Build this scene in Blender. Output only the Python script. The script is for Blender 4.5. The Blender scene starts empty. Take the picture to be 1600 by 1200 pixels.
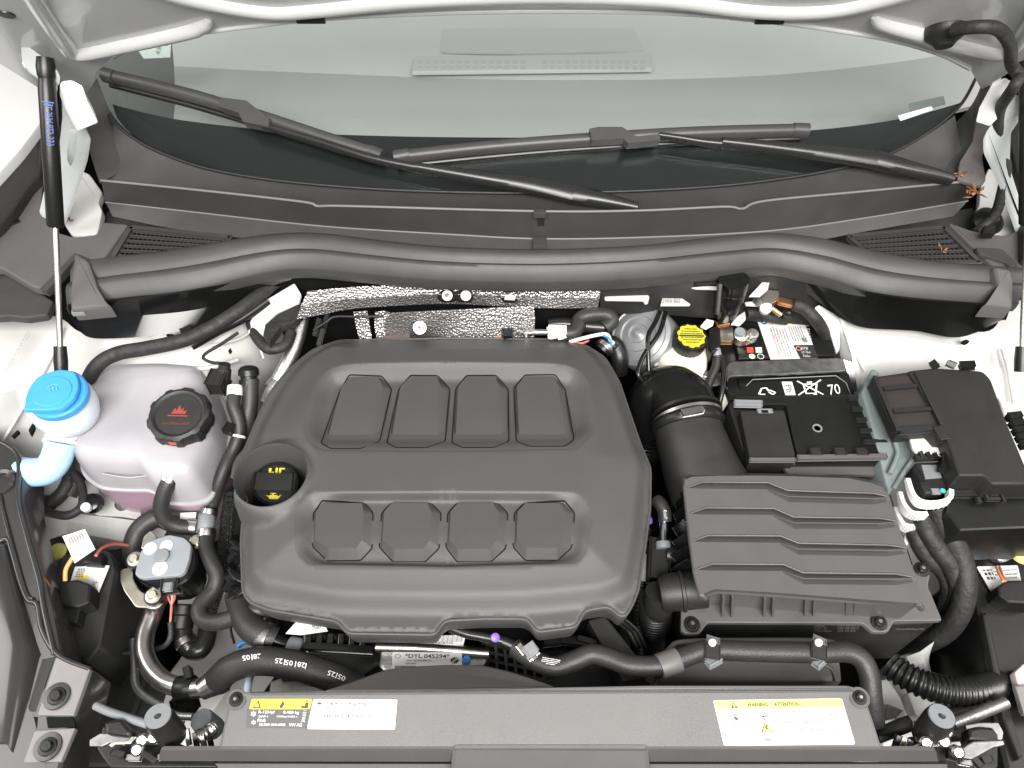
import bpy, bmesh, math, random
from mathutils import Vector, Matrix
from mathutils.geometry import delaunay_2d_cdt
random.seed(7)
R = math.radians
scene = bpy.context.scene
col = scene.collection

# ------------------------------------------------------------------ camera
PITCH = 52.0; FPX = 1150.0; DIST = 0.905
CP, SP = math.cos(R(PITCH)), math.sin(R(PITCH))
CAM = Vector((0, -DIST*CP, DIST*SP))
cd = bpy.data.cameras.new('camera'); cam = bpy.data.objects.new('camera', cd); col.objects.link(cam)
cam.location = CAM; cam.rotation_euler = (R(90-PITCH), 0, 0)
cd.sensor_width = 36; cd.lens = 36*FPX/1600; cd.clip_start = 0.02; cd.clip_end = 200
scene.camera = cam

# ------------------------------------------------------------------ light: bright white photo booth
w = bpy.data.worlds.new('World'); scene.world = w; w.use_nodes = True
bg = w.node_tree.nodes['Background']; bg.inputs[0].default_value = (1.0, 0.985, 0.965, 1); bg.inputs[1].default_value = 0.2
def area(name, loc, target, sx, sy, power, colr=(1, .98, .95)):
    l = bpy.data.lights.new(name, 'AREA'); l.shape = 'RECTANGLE'; l.size = sx; l.size_y = sy; l.energy = power; l.color = colr
    o = bpy.data.objects.new(name, l); col.objects.link(o); o.location = loc
    o.rotation_euler = (Vector(target)-Vector(loc)).to_track_quat('-Z', 'Y').to_euler()
    return o
area('booth_light_front', (0.1, -1.9, 2.2), (0, 0.1, 0), 2.4, 1.1, 145)
area('booth_light_left', (-2.2, -0.2, 1.7), (0, 0.1, 0), 1.0, 1.6, 24)
area('booth_light_right', (2.2, -0.2, 1.7), (0, 0.1, 0), 1.0, 1.6, 20)
vs = scene.view_settings
vs.view_transform = 'Standard'; vs.look = 'None'; vs.gamma = 1.0; vs.use_curve_mapping = False; vs.exposure = 0.52

# ------------------------------------------------------------------ pixel -> place
def ray(px, py):
    a, b = (px-800)/FPX, (600-py)/FPX
    return Vector((a, b*SP+CP, b*CP-SP))
def W(px, py, z):
    if callable(z): z = z(px, py)
    d = ray(px, py); t = (z-CAM.z)/d.z
    return CAM+d*t
def WY(px, py, y):          # the point on the upright plane y
    d = ray(px, py); return CAM+d*((y-CAM.y)/d.y)
def WP(px, py, p, n):       # the point on any plane
    d = ray(px, py); n = Vector(n); return CAM+d*((Vector(p)-CAM).dot(n)/d.dot(n))
def P3(p): return p if isinstance(p, Vector) else W(*p)

# ------------------------------------------------------------------ materials
MATS = {}
def mat(name, base, rough=.5, metal=0., bump=0., bscale=600., var=0., vscale=30., spec=.5, coat=0., emit=None, kind='noise', sss=0., det=2.):
    if name in MATS: return MATS[name]
    m = bpy.data.materials.new(name); m.use_nodes = True; MATS[name] = m
    nt = m.node_tree; b = nt.nodes['Principled BSDF']
    base = tuple(base)+(1,)
    b.inputs['Base Color'].default_value = base; b.inputs['Roughness'].default_value = rough
    b.inputs['Metallic'].default_value = metal; b.inputs['Specular IOR Level'].default_value = spec
    b.inputs['Coat Weight'].default_value = coat; b.inputs['Coat Roughness'].default_value = .06
    if sss:
        b.inputs['Subsurface Weight'].default_value = sss; b.inputs['Subsurface Scale'].default_value = .01
    tc = nt.nodes.new('ShaderNodeTexCoord')
    def noise(scale, detail):
        n = nt.nodes.new('ShaderNodeTexNoise'); n.inputs['Scale'].default_value = scale; n.inputs['Detail'].default_value = detail
        nt.links.new(tc.outputs['Object'], n.inputs['Vector']); return n
    if var:
        n = noise(vscale, 5); r = nt.nodes.new('ShaderNodeValToRGB')
        r.color_ramp.elements[0].position = .3; r.color_ramp.elements[1].position = .7
        r.color_ramp.elements[0].color = tuple(c*(1-var) for c in base[:3])+(1,)
        r.color_ramp.elements[1].color = tuple(min(1, c*(1+var)) for c in base[:3])+(1,)
        nt.links.new(n.outputs['Fac'], r.inputs['Fac']); nt.links.new(r.outputs['Color'], b.inputs['Base Color'])
        mr = nt.nodes.new('ShaderNodeMapRange'); n2 = noise(vscale*2.3, 3)
        mr.inputs['To Min'].default_value = max(.02, rough-.12*min(1, var*3)); mr.inputs['To Max'].default_value = min(1, rough+.12*min(1, var*3))
        nt.links.new(n2.outputs['Fac'], mr.inputs['Value']); nt.links.new(mr.outputs['Result'], b.inputs['Roughness'])
    if bump:
        if kind == 'noise': src = noise(bscale, det).outputs['Fac']
        else:
            v = nt.nodes.new('ShaderNodeTexVoronoi'); v.inputs['Scale'].default_value = bscale
            v.inputs['Randomness'].default_value = .75 if 'shield' in name else .15
            nt.links.new(tc.outputs['Object'], v.inputs['Vector']); src = v.outputs['Distance']
        bn = nt.nodes.new('ShaderNodeBump'); bn.inputs['Strength'].default_value = bump; bn.inputs['Distance'].default_value = .0015 if kind == 'noise' else .004
        nt.links.new(src, bn.inputs['Height']); nt.links.new(bn.outputs['Normal'], b.inputs['Normal'])
    if emit:
        b.inputs['Emission Color'].default_value = tuple(emit[:3])+(1,); b.inputs['Emission Strength'].default_value = emit[3]
    return m
COVER = mat('cover_plastic', (.062, .0608, .060), .46, bump=.25, bscale=1500, var=.06, vscale=14)
PAD = mat('pad_plastic', (.056, .0552, .0548), .44, bump=.25, bscale=1500, var=.06, vscale=14)
AIRBOX = mat('airbox_plastic', (.098, .0935, .091), .40, bump=.18, bscale=1300, var=.06, vscale=20)
RIDGE = mat('ridge_plastic', (.09, .0865, .0845), .30, bump=.05, bscale=1300, var=.05)
SHROUD = mat('shroud_plastic', (.092, .0875, .0855), .48, bump=.25, bscale=1200, var=.06, vscale=18)
COWL = mat('cowl_plastic', (.042, .0415, .041), .46, bump=.2, bscale=1100, var=.1, vscale=25)
LIP = mat('lip_highlight_plastic', (.15, .148, .145), .4)  # highlight along the cowl lips painted as paler plastic
SEAL = mat('seal_rubber', (.047, .046, .0455), .5, bump=.08, bscale=700, var=.12, vscale=25)
BLACK = mat('black_plastic', (.008, .008, .008), .34, bump=.12, bscale=900, var=.15, vscale=30)
BLACKM = mat('black_matt_plastic', (.0165, .0163, .016), .48, bump=.2, bscale=900, var=.15, vscale=30)
GLOSS = mat('black_gloss_plastic', (.006, .006, .006), .22, var=.1, vscale=20)
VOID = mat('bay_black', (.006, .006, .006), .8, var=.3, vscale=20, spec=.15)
HOSE = mat('hose_rubber', (.025, .0245, .024), .48, bump=.25, bscale=500, var=.15, vscale=40)
HOSEG = mat('hose_glossy_rubber', (.014, .014, .014), .28, bump=.08, bscale=300, var=.15, vscale=40)
TAPE = mat('harness_tape', (.02, .0198, .0195), .62, bump=1.0, bscale=140, var=.3, vscale=60)
WHITE = mat('white_car_paint', (.64, .645, .635), .28, coat=.6, var=.015, vscale=9)
PRIMER = mat('white_underbonnet_paint', (.56, .56, .54), .38, coat=.25, var=.05, vscale=22, bump=.03, bscale=120)
ALU = mat('cast_aluminium', (.55, .55, .54), .42, metal=1., bump=.25, bscale=350, var=.12, vscale=40)
STEEL = mat('bare_steel', (.6, .58, .55), .3, metal=1., bump=.06, bscale=250, var=.12, vscale=60)
ZINC = mat('zinc_plate', (.66, .62, .52), .32, metal=1., bump=.06, bscale=250, var=.14, vscale=50)
GALV = mat('galvanised_strap', (.36, .36, .36), .4, metal=1., bump=.1, bscale=200, var=.3, vscale=75)
SHIELD = mat('embossed_heat_shield', (.42, .41, .40), .42, metal=.9, bump=.5, bscale=300, kind='vor', var=.12, vscale=25)
GREYPL = mat('grey_plastic', (.2, .21, .22), .45, bump=.1, bscale=700, var=.06)
GREYGREEN = mat('grey_green_plastic', (.17, .2, .2), .42, bump=.1, bscale=700, var=.06)
BOOST = mat('booster_steel', (.27, .28, .285), .35, metal=.3, bump=.06, bscale=200, var=.08)
CREAM = mat('brake_reservoir_plastic', (.8, .76, .62), .35, var=.05, vscale=20, sss=.3)
BLUE = mat('blue_cap_plastic', (.06, .33, .74), .38, bump=.05, bscale=500, var=.05)
PALEBLUE = mat('blue_fluid_plastic', (.42, .66, .9), .35, sss=.2, var=.1, vscale=25)
MILK = mat('milky_plastic', (.74, .8, .86), .35, sss=.3, var=.04)
WHITEPL = mat('white_plastic', (.78, .78, .77), .4, var=.03)
PAPER = mat('white_label', (.66, .66, .655), .45)
YELLOW = mat('yellow_label', (.78, .58, .015), .45)
PALEYELLOW = mat('pale_yellow_label', (.66, .59, .13), .45)
YCAP = mat('yellow_print', (.52, .50, .02), .5)
INK = mat('black_ink', (.025, .025, .025), .5)
GREYINK = mat('grey_ink', (.2, .2, .2), .5)
REDINK = mat('red_ink', (.6, .05, .04), .45)
BLUEINK = mat('blue_ink', (.035, .085, .32), .45)
GREENINK = mat('green_ink', (.05, .4, .2), .45)
WINK = mat('white_ink', (.75, .75, .74), .5)
DARKLABEL = mat('dark_label', (.05, .048, .047), .45)
COPPER = mat('copper', (.72, .38, .2), .35, metal=1., var=.1)
REDWIRE = mat('red_wire', (.5, .14, .1), .45)
ORANGE = mat('orange_wire', (.75, .32, .1), .45)
LEAF = mat('dry_leaf', (.26, .12, .055), .8, var=.4, vscale=60)
GREEN = mat('green_plastic', (.02, .3, .14), .5)
CYAN = mat('blue_plastic', (.03, .25, .7), .45)
PURPLE = mat('purple_plastic', (.2, .12, .5), .45)
DASH = mat('dash_reflection_grey', (.345, .342, .34), .6, bump=.2, bscale=300, var=.03, vscale=6)  # white bonnet's reflection in the glass, painted into the dash colour
DASHTOP = mat('dash_reflection_pale', (.47, .477, .468), .6, bump=.15, bscale=300, var=.025, vscale=6)  # brighter zone of the same painted reflection
DASHDARK = mat('dash_unreflected_skin', (.12, .12, .12), .6, bump=.15, bscale=300, var=.05, vscale=6)  # dark end where the painted bonnet reflection stops
FRIT = mat('frit_print', (.012, .013, .014), .3)
PINK = mat('pink_coolant', (.55, .12, .32), .3)
BROWN = mat('earth_brown', (.1, .08, .07), .7, bump=.3, bscale=80, var=.3)

def glass_mat():
    m = bpy.data.materials.new('windscreen_glass'); m.use_nodes = True; nt = m.node_tree; nt.nodes.clear()
    out = nt.nodes.new('ShaderNodeOutputMaterial'); mix = nt.nodes.new('ShaderNodeMixShader'); fr = nt.nodes.new('ShaderNodeFresnel')
    fr.inputs['IOR'].default_value = 1.36
    tr = nt.nodes.new('ShaderNodeBsdfTransparent'); tr.inputs[0].default_value = (.95, .97, .96, 1)
    gl = nt.nodes.new('ShaderNodeBsdfGlossy'); gl.inputs['Roughness'].default_value = .01
    nt.links.new(fr.outputs[0], mix.inputs[0]); nt.links.new(tr.outputs[0], mix.inputs[1]); nt.links.new(gl.outputs[0], mix.inputs[2]); nt.links.new(mix.outputs[0], out.inputs[0])
    return m
GLASS = glass_mat()
def tank_mat():
    m = bpy.data.materials.new('translucent_tank'); m.use_nodes = True; nt = m.node_tree; b = nt.nodes['Principled BSDF']
    b.inputs['Base Color'].default_value = (.80, .75, .79, 1); b.inputs['Roughness'].default_value = .35
    out = nt.nodes['Material Output']; mix = nt.nodes.new('ShaderNodeMixShader'); tl = nt.nodes.new('ShaderNodeBsdfTransparent'); tl.inputs[0].default_value = (.95, .9, .94, 1)
    mix.inputs[0].default_value = .26
    tc = nt.nodes.new('ShaderNodeTexCoord'); n = nt.nodes.new('ShaderNodeTexNoise'); n.inputs['Scale'].default_value = 25; n.inputs['Detail'].default_value = 6
    nt.links.new(tc.outputs['Object'], n.inputs['Vector'])
    r = nt.nodes.new('ShaderNodeValToRGB'); r.color_ramp.elements[0].color = (.42, .405, .43, 1); r.color_ramp.elements[1].color = (.54, .52, .545, 1)
    nt.links.new(n.outputs['Fac'], r.inputs['Fac']); nt.links.new(r.outputs['Color'], b.inputs['Base Color'])
    nt.links.new(b.outputs[0], mix.inputs[1]); nt.links.new(tl.outputs[0], mix.inputs[2]); nt.links.new(mix.outputs[0], out.inputs[0])
    return m
TANK = tank_mat()
TANKLOW = TANK.copy(); TANKLOW.name = 'translucent_tank_foot'
for nd in TANKLOW.node_tree.nodes:
    if nd.type == 'MIX_SHADER': nd.inputs[0].default_value = .55

# ------------------------------------------------------------------ objects
WL = {}
def thing(name, label, cat, loc, group=None):
    o = bpy.data.objects.new(name, None); col.objects.link(o)
    o.empty_display_size = .02
    loc = P3(loc); o.location = loc; WL[o.name] = Vector(loc)
    o['label'] = label; o['category'] = cat
    if group: o['group'] = group
    return o
def link(name, me, m, parent=None, smooth=35):
    if smooth is not None and len(me.polygons):
        me.shade_smooth(); me.set_sharp_from_angle(angle=R(smooth))
    n = len(me.vertices)
    c = Vector((0, 0, 0))
    if n:
        lo = Vector((min(v.co[i] for v in me.vertices) for i in range(3))); hi = Vector((max(v.co[i] for v in me.vertices) for i in range(3)))
        c = (lo+hi)/2
        me.transform(Matrix.Translation(-c))
    if m: me.materials.append(m)
    o = bpy.data.objects.new(name, me); col.objects.link(o); WL[o.name] = c
    if parent: o.parent = parent; o.location = c-WL[parent.name]
    else: o.location = c
    return o
def tag(o, label, cat, group=None):
    o['label'] = label; o['category'] = cat
    if group: o['group'] = group
    return o
def struct(o): o['kind'] = 'structure'; return o
def mesh(name, v, f):
    me = bpy.data.meshes.new(name); me.from_pydata([tuple(x) for x in v], [], f); me.validate(); me.update(); return me
def fixn(me):
    bm = bmesh.new(); bm.from_mesh(me); bmesh.ops.recalc_face_normals(bm, faces=bm.faces); bm.to_mesh(me); bm.free(); return me

# ------------------------------------------------------------------ 2-D helpers
def rnd(pts, r, n=4):                    # rounded corners (pixels or metres); a point may carry its own radius as 3rd value
    out = []; L = len(pts)
    for i in range(L):
        p = Vector(pts[i][:2]); a = Vector(pts[i-1][:2]); b = Vector(pts[(i+1) % L][:2])
        rr = pts[i][2] if len(pts[i]) > 2 else r
        da, db = a-p, b-p
        k = min(rr, da.length*.45, db.length*.45)
        if k < 1e-6: out.append(tuple(p)); continue
        s = p+da.normalized()*k; e = p+db.normalized()*k
        for j in range(n+1):
            t = j/n; q = s*(1-t)**2+p*2*t*(1-t)+e*t*t
            out.append((q.x, q.y))
    return out
def ell(cx, cy, rx, ry, n=32, rot=0):
    c, s = math.cos(R(rot)), math.sin(R(rot))
    return [(cx+rx*math.cos(t)*c-ry*math.sin(t)*s, cy+rx*math.cos(t)*s+ry*math.sin(t)*c) for t in (2*math.pi*i/n for i in range(n))]
def sarea(P): return sum(P[i-1].x*P[i].y-P[i].x*P[i-1].y for i in range(len(P)))/2
def inset(P, d):                         # world outline (Vectors) moved inward by d in xy
    n = len(P); s = 1 if sarea(P) > 0 else -1; out = []
    for i in range(n):
        a, p, b = P[i-1], P[i], P[(i+1) % n]
        e1 = (p-a).to_2d(); e2 = (b-p).to_2d()
        if e1.length < 1e-9: e1 = e2
        if e2.length < 1e-9: e2 = e1
        e1.normalize(); e2.normalize()
        n1 = Vector((-e1.y, e1.x))*s; n2 = Vector((-e2.y, e2.x))*s
        m = n1+n2
        if m.length < .3: m = n1
        else: m = m/ max(.5, m.dot(n1)) if False else m.normalized()/max(.5, m.normalized().dot(n1))
        out.append(Vector((p.x+m.x*d, p.y+m.y*d, p.z)))
    for it in range(40):                 # collapse edges that turned round in tight corners
        bad = False
        for i in range(n):
            j = (i+1) % n; e0 = (P[j]-P[i]).to_2d()
            if e0.length > 1e-9 and (out[j]-out[i]).to_2d().dot(e0) < -1e-12:
                c = (out[i]+out[j])/2; out[i] = c.copy(); out[j] = c.copy(); bad = True
        if not bad: break
    return out
def out3(px, z): return [W(p[0], p[1], z) for p in px]
def stack(name, P, prof, m, parent=None, smooth=35, bottom=True):
    """outline P (world), prof = [(inset, dz)...] from the bottom ring up; closed with caps"""
    v = []; f = []; n = len(P); prof = list(prof)
    if len(prof) > 2: prof.append((prof[-1][0]+.0005, prof[-1][1]))
    gx = gy = 0.
    if max(q.z for q in P)-min(q.z for q in P) > 1e-6:      # tilted plate: inset rings stay in its plane
        mx, my, mz = (sum(q[k] for q in P)/n for k in range(3))
        sxx = sum((q.x-mx)**2 for q in P); syy = sum((q.y-my)**2 for q in P); sxy = sum((q.x-mx)*(q.y-my) for q in P)
        sxz = sum((q.x-mx)*(q.z-mz) for q in P); syz = sum((q.y-my)*(q.z-mz) for q in P); de = sxx*syy-sxy*sxy
        if de > 1e-14: gx, gy = (sxz*syy-syz*sxy)/de, (syz*sxx-sxz*sxy)/de
    for d, dz in prof:
        Q = inset(P, d) if abs(d) > 1e-9 else P
        if (gx or gy) and Q is not P: Q = [Vector((q.x, q.y, q.z+gx*(q.x-p.x)+gy*(q.y-p.y))) for q, p in zip(Q, P)]
        v += [q+Vector((0, 0, dz)) for q in Q]
    for k in range(len(prof)-1):
        for i in range(n):
            j = (i+1) % n; f.append((k*n+i, k*n+j, (k+1)*n+j, (k+1)*n+i))
    b = (len(prof)-1)*n
    if smooth is not None and max(q.z for q in P)-min(q.z for q in P) < 1e-6 or True:
        cap = []
        for i in range(b, b+n):
            if not cap or (v[i]-v[cap[-1]]).length > 2e-5: cap.append(i)
        if len(cap) > 3 and (v[cap[0]]-v[cap[-1]]).length < 2e-5: cap.pop()
        f.append(tuple(cap))
    if bottom: f.append(tuple(range(n-1, -1, -1)))
    return link(name, fixn(mesh(name, v, f)), m, parent, smooth)
def plate(name, px, z, th, m, parent=None, bev=.0015, rc=0, smooth=35):
    if rc: px = rnd(px, rc)
    P = out3(px, z)
    if bev: pr = [(0, -th), (0, -bev), (bev*.3, -bev*.3), (bev, 0)]
    else: pr = [(0, -th), (0, 0)]
    return stack(name, P, pr, m, parent, smooth)
def cmesh(name, loops, m, parent=None, holes=(), skirt=None, smooth=35):
    """contour surface: loops = [list of world points]; loop 0 is the outline; holes = indices of loops cut out"""
    co = []; ed = []; zz = []
    for L in loops:
        b = len(co)
        for i, p in enumerate(L):
            co.append(Vector((p.x, p.y))); zz.append(p.z); ed.append((b+i, b+(i+1) % len(L)))
    vo, eo, fo, ov, oe, of = delaunay_2d_cdt(co, ed, [], 1, 1e-7)
    Z = []
    for k, src in enumerate(ov):
        Z.append(zz[src[0]] if src else None)
    for k in range(len(Z)):
        if Z[k] is None:
            j = min(range(len(co)), key=lambda q: (co[q]-vo[k]).length_squared); Z[k] = zz[j]
    def inside(pt, L):
        c = False; n = len(L)
        for i in range(n):
            a, b = L[i-1], L[i]
            if (a.y > pt.y) != (b.y > pt.y) and pt.x < (b.x-a.x)*(pt.y-a.y)/(b.y-a.y)+a.x: c = not c
        return c
    faces = []
    for t in fo:
        c = sum((vo[i] for i in t), Vector((0, 0)))/len(t)
        if not inside(c, loops[0]): continue
        if any(inside(c, loops[h]) for h in holes): continue
        faces.append(tuple(t))
    v = [Vector((vo[i].x, vo[i].y, Z[i])) for i in range(len(vo))]
    if skirt is not None:
        b = len(v); L = loops[0]; n = len(L)
        v += list(L)+[Vector((p.x, p.y, skirt)) for p in L]
        faces += [(b+i, b+(i+1) % n, b+n+(i+1) % n, b+n+i) for i in range(n)]
    me = mesh(name, v, faces)
    bm = bmesh.new(); bm.from_mesh(me); bmesh.ops.remove_doubles(bm, verts=bm.verts, dist=1e-6)
    loose = [q for q in bm.verts if not q.link_faces]; bmesh.ops.delete(bm, geom=loose, context='VERTS')
    bmesh.ops.recalc_face_normals(bm, faces=bm.faces)
    up = sum(q.normal.z*q.calc_area() for q in bm.faces)
    if up < 0: bmesh.ops.reverse_faces(bm, faces=bm.faces)
    bm.to_mesh(me); bm.free()
    return link(name, me, m, parent, smooth)
def crom(P, n):                          # Catmull-Rom through world points, n steps per span
    out = []; L = len(P)
    for i in range(L-1):
        p0 = P[max(0, i-1)]; p1 = P[i]; p2 = P[i+1]; p3 = P[min(L-1, i+2)]
        for j in range(n):
            t = j/n
            out.append(.5*((2*p1)+(p2-p0)*t+(2*p0-5*p1+4*p2-p3)*t*t+(3*p1-p0-3*p2+p3)*t**3))
    out.append(P[-1].copy()); return out
def resample(P, n):
    d = [0]
    for i in range(1, len(P)): d.append(d[-1]+(P[i]-P[i-1]).length)
    out = []; k = 0
    for i in range(n):
        s = d[-1]*i/(n-1)
        while k < len(P)-2 and d[k+1] < s: k += 1
        t = (s-d[k])/max(1e-9, d[k+1]-d[k]); out.append(P[k].lerp(P[k+1], min(1, max(0, t))))
    return out
def loft(name, lines, m, parent=None, n=48, thick=0., smooth=40, smoothpath=True, sub=6):
    """sheet through polylines [(px,py,z) | Vector]; thick gives it a second face below"""
    rows = []
    for L in lines:
        P = [P3(p) for p in L]
        if smoothpath and len(P) > 2: P = crom(P, sub)
        rows.append(resample(P, n))
    v = [p for r in rows for p in r]; f = []
    for k in range(len(rows)-1):
        for i in range(n-1): f.append((k*n+i, k*n+i+1, (k+1)*n+i+1, (k+1)*n+i))
    me = mesh(name, v, f)
    bm = bmesh.new(); bm.from_mesh(me); bmesh.ops.recalc_face_normals(bm, faces=bm.faces)
    if sum(q.normal.dot(CAM-q.calc_center_median()) for q in bm.faces) < 0: bmesh.ops.reverse_faces(bm, faces=bm.faces)
    if thick:
        bm.normal_update()
        old = list(bm.faces); vm = {q: bm.verts.new(q.co-q.normal*thick) for q in list(bm.verts)}
        edges = [e for e in bm.edges if len(e.link_faces) == 1]
        for q in old: bm.faces.new([vm[x] for x in reversed(q.verts)])
        for e in edges: bm.faces.new([e.verts[0], e.verts[1], vm[e.verts[1]], vm[e.verts[0]]])
        bmesh.ops.recalc_face_normals(bm, faces=bm.faces)
    bm.to_mesh(me); bm.free()
    return link(name, me, m, parent, smooth)
def tube(name, path, r, m, parent=None, n=14, sub=8, ribs=None, smooth=60, flat=1.0, straight=False):
    P = [P3(p) for p in path]
    if not straight and len(P) > 2: P = crom(P, sub)
    L = sum((P[i]-P[i-1]).length for i in range(1, len(P)))
    if ribs: P = resample(P, max(8, int(L/ribs[0]*6)))
    rr = r if isinstance(r, (list, tuple)) else [r]
    v = []; f = []; N = len(P)
    up = Vector((0, 0, 1)); t0 = (P[1]-P[0]).normalized()
    if abs(t0.z) > .9: up = Vector((0, 1, 0))
    nrm = (up-t0*up.dot(t0)).normalized(); s = 0
    for i in range(N):
        t = (P[min(N-1, i+1)]-P[max(0, i-1)]).normalized()
        nrm = (nrm-t*nrm.dot(t)).normalized(); bi = t.cross(nrm)
        if i: s += (P[i]-P[i-1]).length
        q = i/(N-1)*(len(rr)-1); a = int(min(q, len(rr)-2)) if len(rr) > 1 else 0
        rad = rr[0] if len(rr) == 1 else rr[a]+(rr[a+1]-rr[a])*(q-a)
        if ribs: rad += ribs[1]*math.cos(2*math.pi*s/ribs[0])
        for k in range(n):
            an = 2*math.pi*k/n; v.append(P[i]+nrm*math.cos(an)*rad*flat+bi*math.sin(an)*rad)
    for i in range(N-1):
        for k in range(n): f.append((i*n+k, i*n+(k+1) % n, (i+1)*n+(k+1) % n, (i+1)*n+k))
    f.append(tuple(range(n-1, -1, -1))); f.append(tuple(range((N-1)*n, N*n)))
    return link(name, mesh(name, v, f), m, parent, smooth)
def frame(axis):
    a = Vector(axis).normalized(); u = Vector((1, 0, 0)) if abs(a.x) < .9 else Vector((0, 1, 0))
    u = (u-a*u.dot(a)).normalized(); return a, u, a.cross(u)
def lathe(name, org, axis, prof, m, parent=None, n=32, smooth=35, lobes=None):
    a, u, b = frame(axis); org = P3(org); v = []; f = []
    for r, h in prof:
        for k in range(n):
            an = 2*math.pi*k/n; rr = r
            if lobes and r > lobes[2]: rr = r+lobes[1]*(1 if math.cos(an*lobes[0]) > 0 else -1)*.5
            v.append(org+a*h+(u*math.cos(an)+b*math.sin(an))*rr)
    for i in range(len(prof)-1):
        for k in range(n): f.append((i*n+k, i*n+(k+1) % n, (i+1)*n+(k+1) % n, (i+1)*n+k))
    f.append(tuple(range(n-1, -1, -1))); f.append(tuple(range((len(prof)-1)*n, len(prof)*n)))
    return link(name, fixn(mesh(name, v, f)), m, parent, smooth)
def bar(name, a, b, wdt, hgt, m, parent=None, up=(0, 0, 1), bev=.001):
    a = P3(a); b = P3(b); t = (b-a); L = t.length; t.normalize(); up = Vector(up); s = t.cross(up).normalized(); up = s.cross(t)
    bm = bmesh.new(); bmesh.ops.create_cube(bm, size=1)
    for q in bm.verts: q.co = (a+b)/2+t*q.co.x*L+s*q.co.y*wdt+up*q.co.z*hgt
    if bev: bmesh.ops.bevel(bm, geom=bm.edges[:], offset=min(bev, wdt*.3, hgt*.3), segments=2, affect='EDGES', profile=.5)
    bmesh.ops.recalc_face_normals(bm, faces=bm.faces)
    me = bpy.data.meshes.new(name); bm.to_mesh(me); bm.free(); return link(name, me, m, parent)
def quadpt(q, u, v):                     # q = TL,TR,BR,BL world
    return (q[0]*(1-u)+q[1]*u)*(1-v)+(q[3]*(1-u)+q[2]*u)*v
def qworld(q, z): return [p if isinstance(p, Vector) else W(p[0], p[1], p[2] if len(p) > 2 else z) for p in q]
def qnorm(q):
    n = (q[1]-q[0]).cross(q[3]-q[0]).normalized()
    return n if n.dot(CAM-q[0]) > 0 else -n
def sub(q, u0, v0, u1, v1): return [quadpt(q, u0, v0), quadpt(q, u1, v0), quadpt(q, u1, v1), quadpt(q, u0, v1)]
def text(name, s, q, m, parent=None, off=.0006, z=0, res=2, bold=0.):
    q = qworld(q, z); nn = qnorm(q)
    cu = bpy.data.curves.new('text', 'FONT'); cu.body = s; cu.resolution_u = res; cu.offset = bold; cu.space_line = .9
    o = bpy.data.objects.new('text', cu); col.objects.link(o)
    dg = bpy.context.evaluated_depsgraph_get(); me = bpy.data.meshes.new_from_object(o.evaluated_get(dg))
    bpy.data.objects.remove(o); bpy.data.curves.remove(cu)
    if not len(me.vertices): return None
    xs = [v.co.x for v in me.vertices]; ys = [v.co.y for v in me.vertices]
    x0, x1, y0, y1 = min(xs), max(xs), min(ys), max(ys)
    for v in me.vertices: v.co = quadpt(q, (v.co.x-x0)/(x1-x0+1e-9), 1-(v.co.y-y0)/(y1-y0+1e-9))+nn*off
    me.materials.clear()
    return link(name, me, m, parent, None)
def poly2d(name, q, polys, m, parent=None, off=.0006, z=0):
    """flat print: polygons in (u,v) of the quad, joined"""
    q = qworld(q, z); nn = qnorm(q); v = []; f = []
    for pl in polys:
        b = len(v); v += [quadpt(q, a, c)+nn*off for a, c in pl]; f.append(tuple(range(b, b+len(pl))))
    return link(name, mesh(name, v, f), m, parent, None)
def greek(name, q, rows, m, parent=None, off=.0006, z=0, h=.04, seed=1):
    """small print too fine to read: word-long strokes on lines (u0,u1,v)"""
    rg = random.Random(seed); pol = []
    for u0, u1, vv in rows:
        u = u0
        while u < u1:
            e = min(u1, u+rg.uniform(.02, .07)); k = h*rg.uniform(.6, 1)
            pol.append([(u, vv-k/2), (e, vv-k/2), (e, vv+k/2), (u, vv+k/2)]); u = e+.013
    return poly2d(name, q, pol, m, parent, off, z)
def sticker(name, q, m, parent=None, z=0, th=.0006, rc=.0, lift=.0):
    q = qworld(q, z); nn = qnorm(q); n = 5; ring = []
    k = rc
    uv = rnd([(0, 0), (1, 0), (1, 1), (0, 1)], k, 3) if k else [(0, 0), (1, 0), (1, 1), (0, 1)]
    top = [quadpt(q, a, b)+nn*(th+lift) for a, b in uv]; bot = [quadpt(q, a, b)+nn*(lift-.0004) for a, b in uv]; L = len(uv)
    me = mesh(name, bot+top, [tuple(range(L, 2*L)), tuple(range(L-1, -1, -1))]+[(i, (i+1) % L, L+(i+1) % L, L+i) for i in range(L)])
    return link(name, fixn(me), m, parent, None), [p+nn*(th+lift) for p in q]
def screw(name, at, axis, r, m, parent=None, dark=BLACK):
    s = lathe(name, at, axis, [(r*1.6, 0), (r*1.6, r*.25), (r*1.5, r*.35), (r, r*.4), (r*.95, r*.85), (r*.8, r)], m, parent, n=20)
    a, u, b = frame(axis); lathe('drive_socket', P3(at)+a*r*.9, axis, [(r*.45, 0), (r*.4, r*.14)], dark, s, n=6)
    return s

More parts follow.
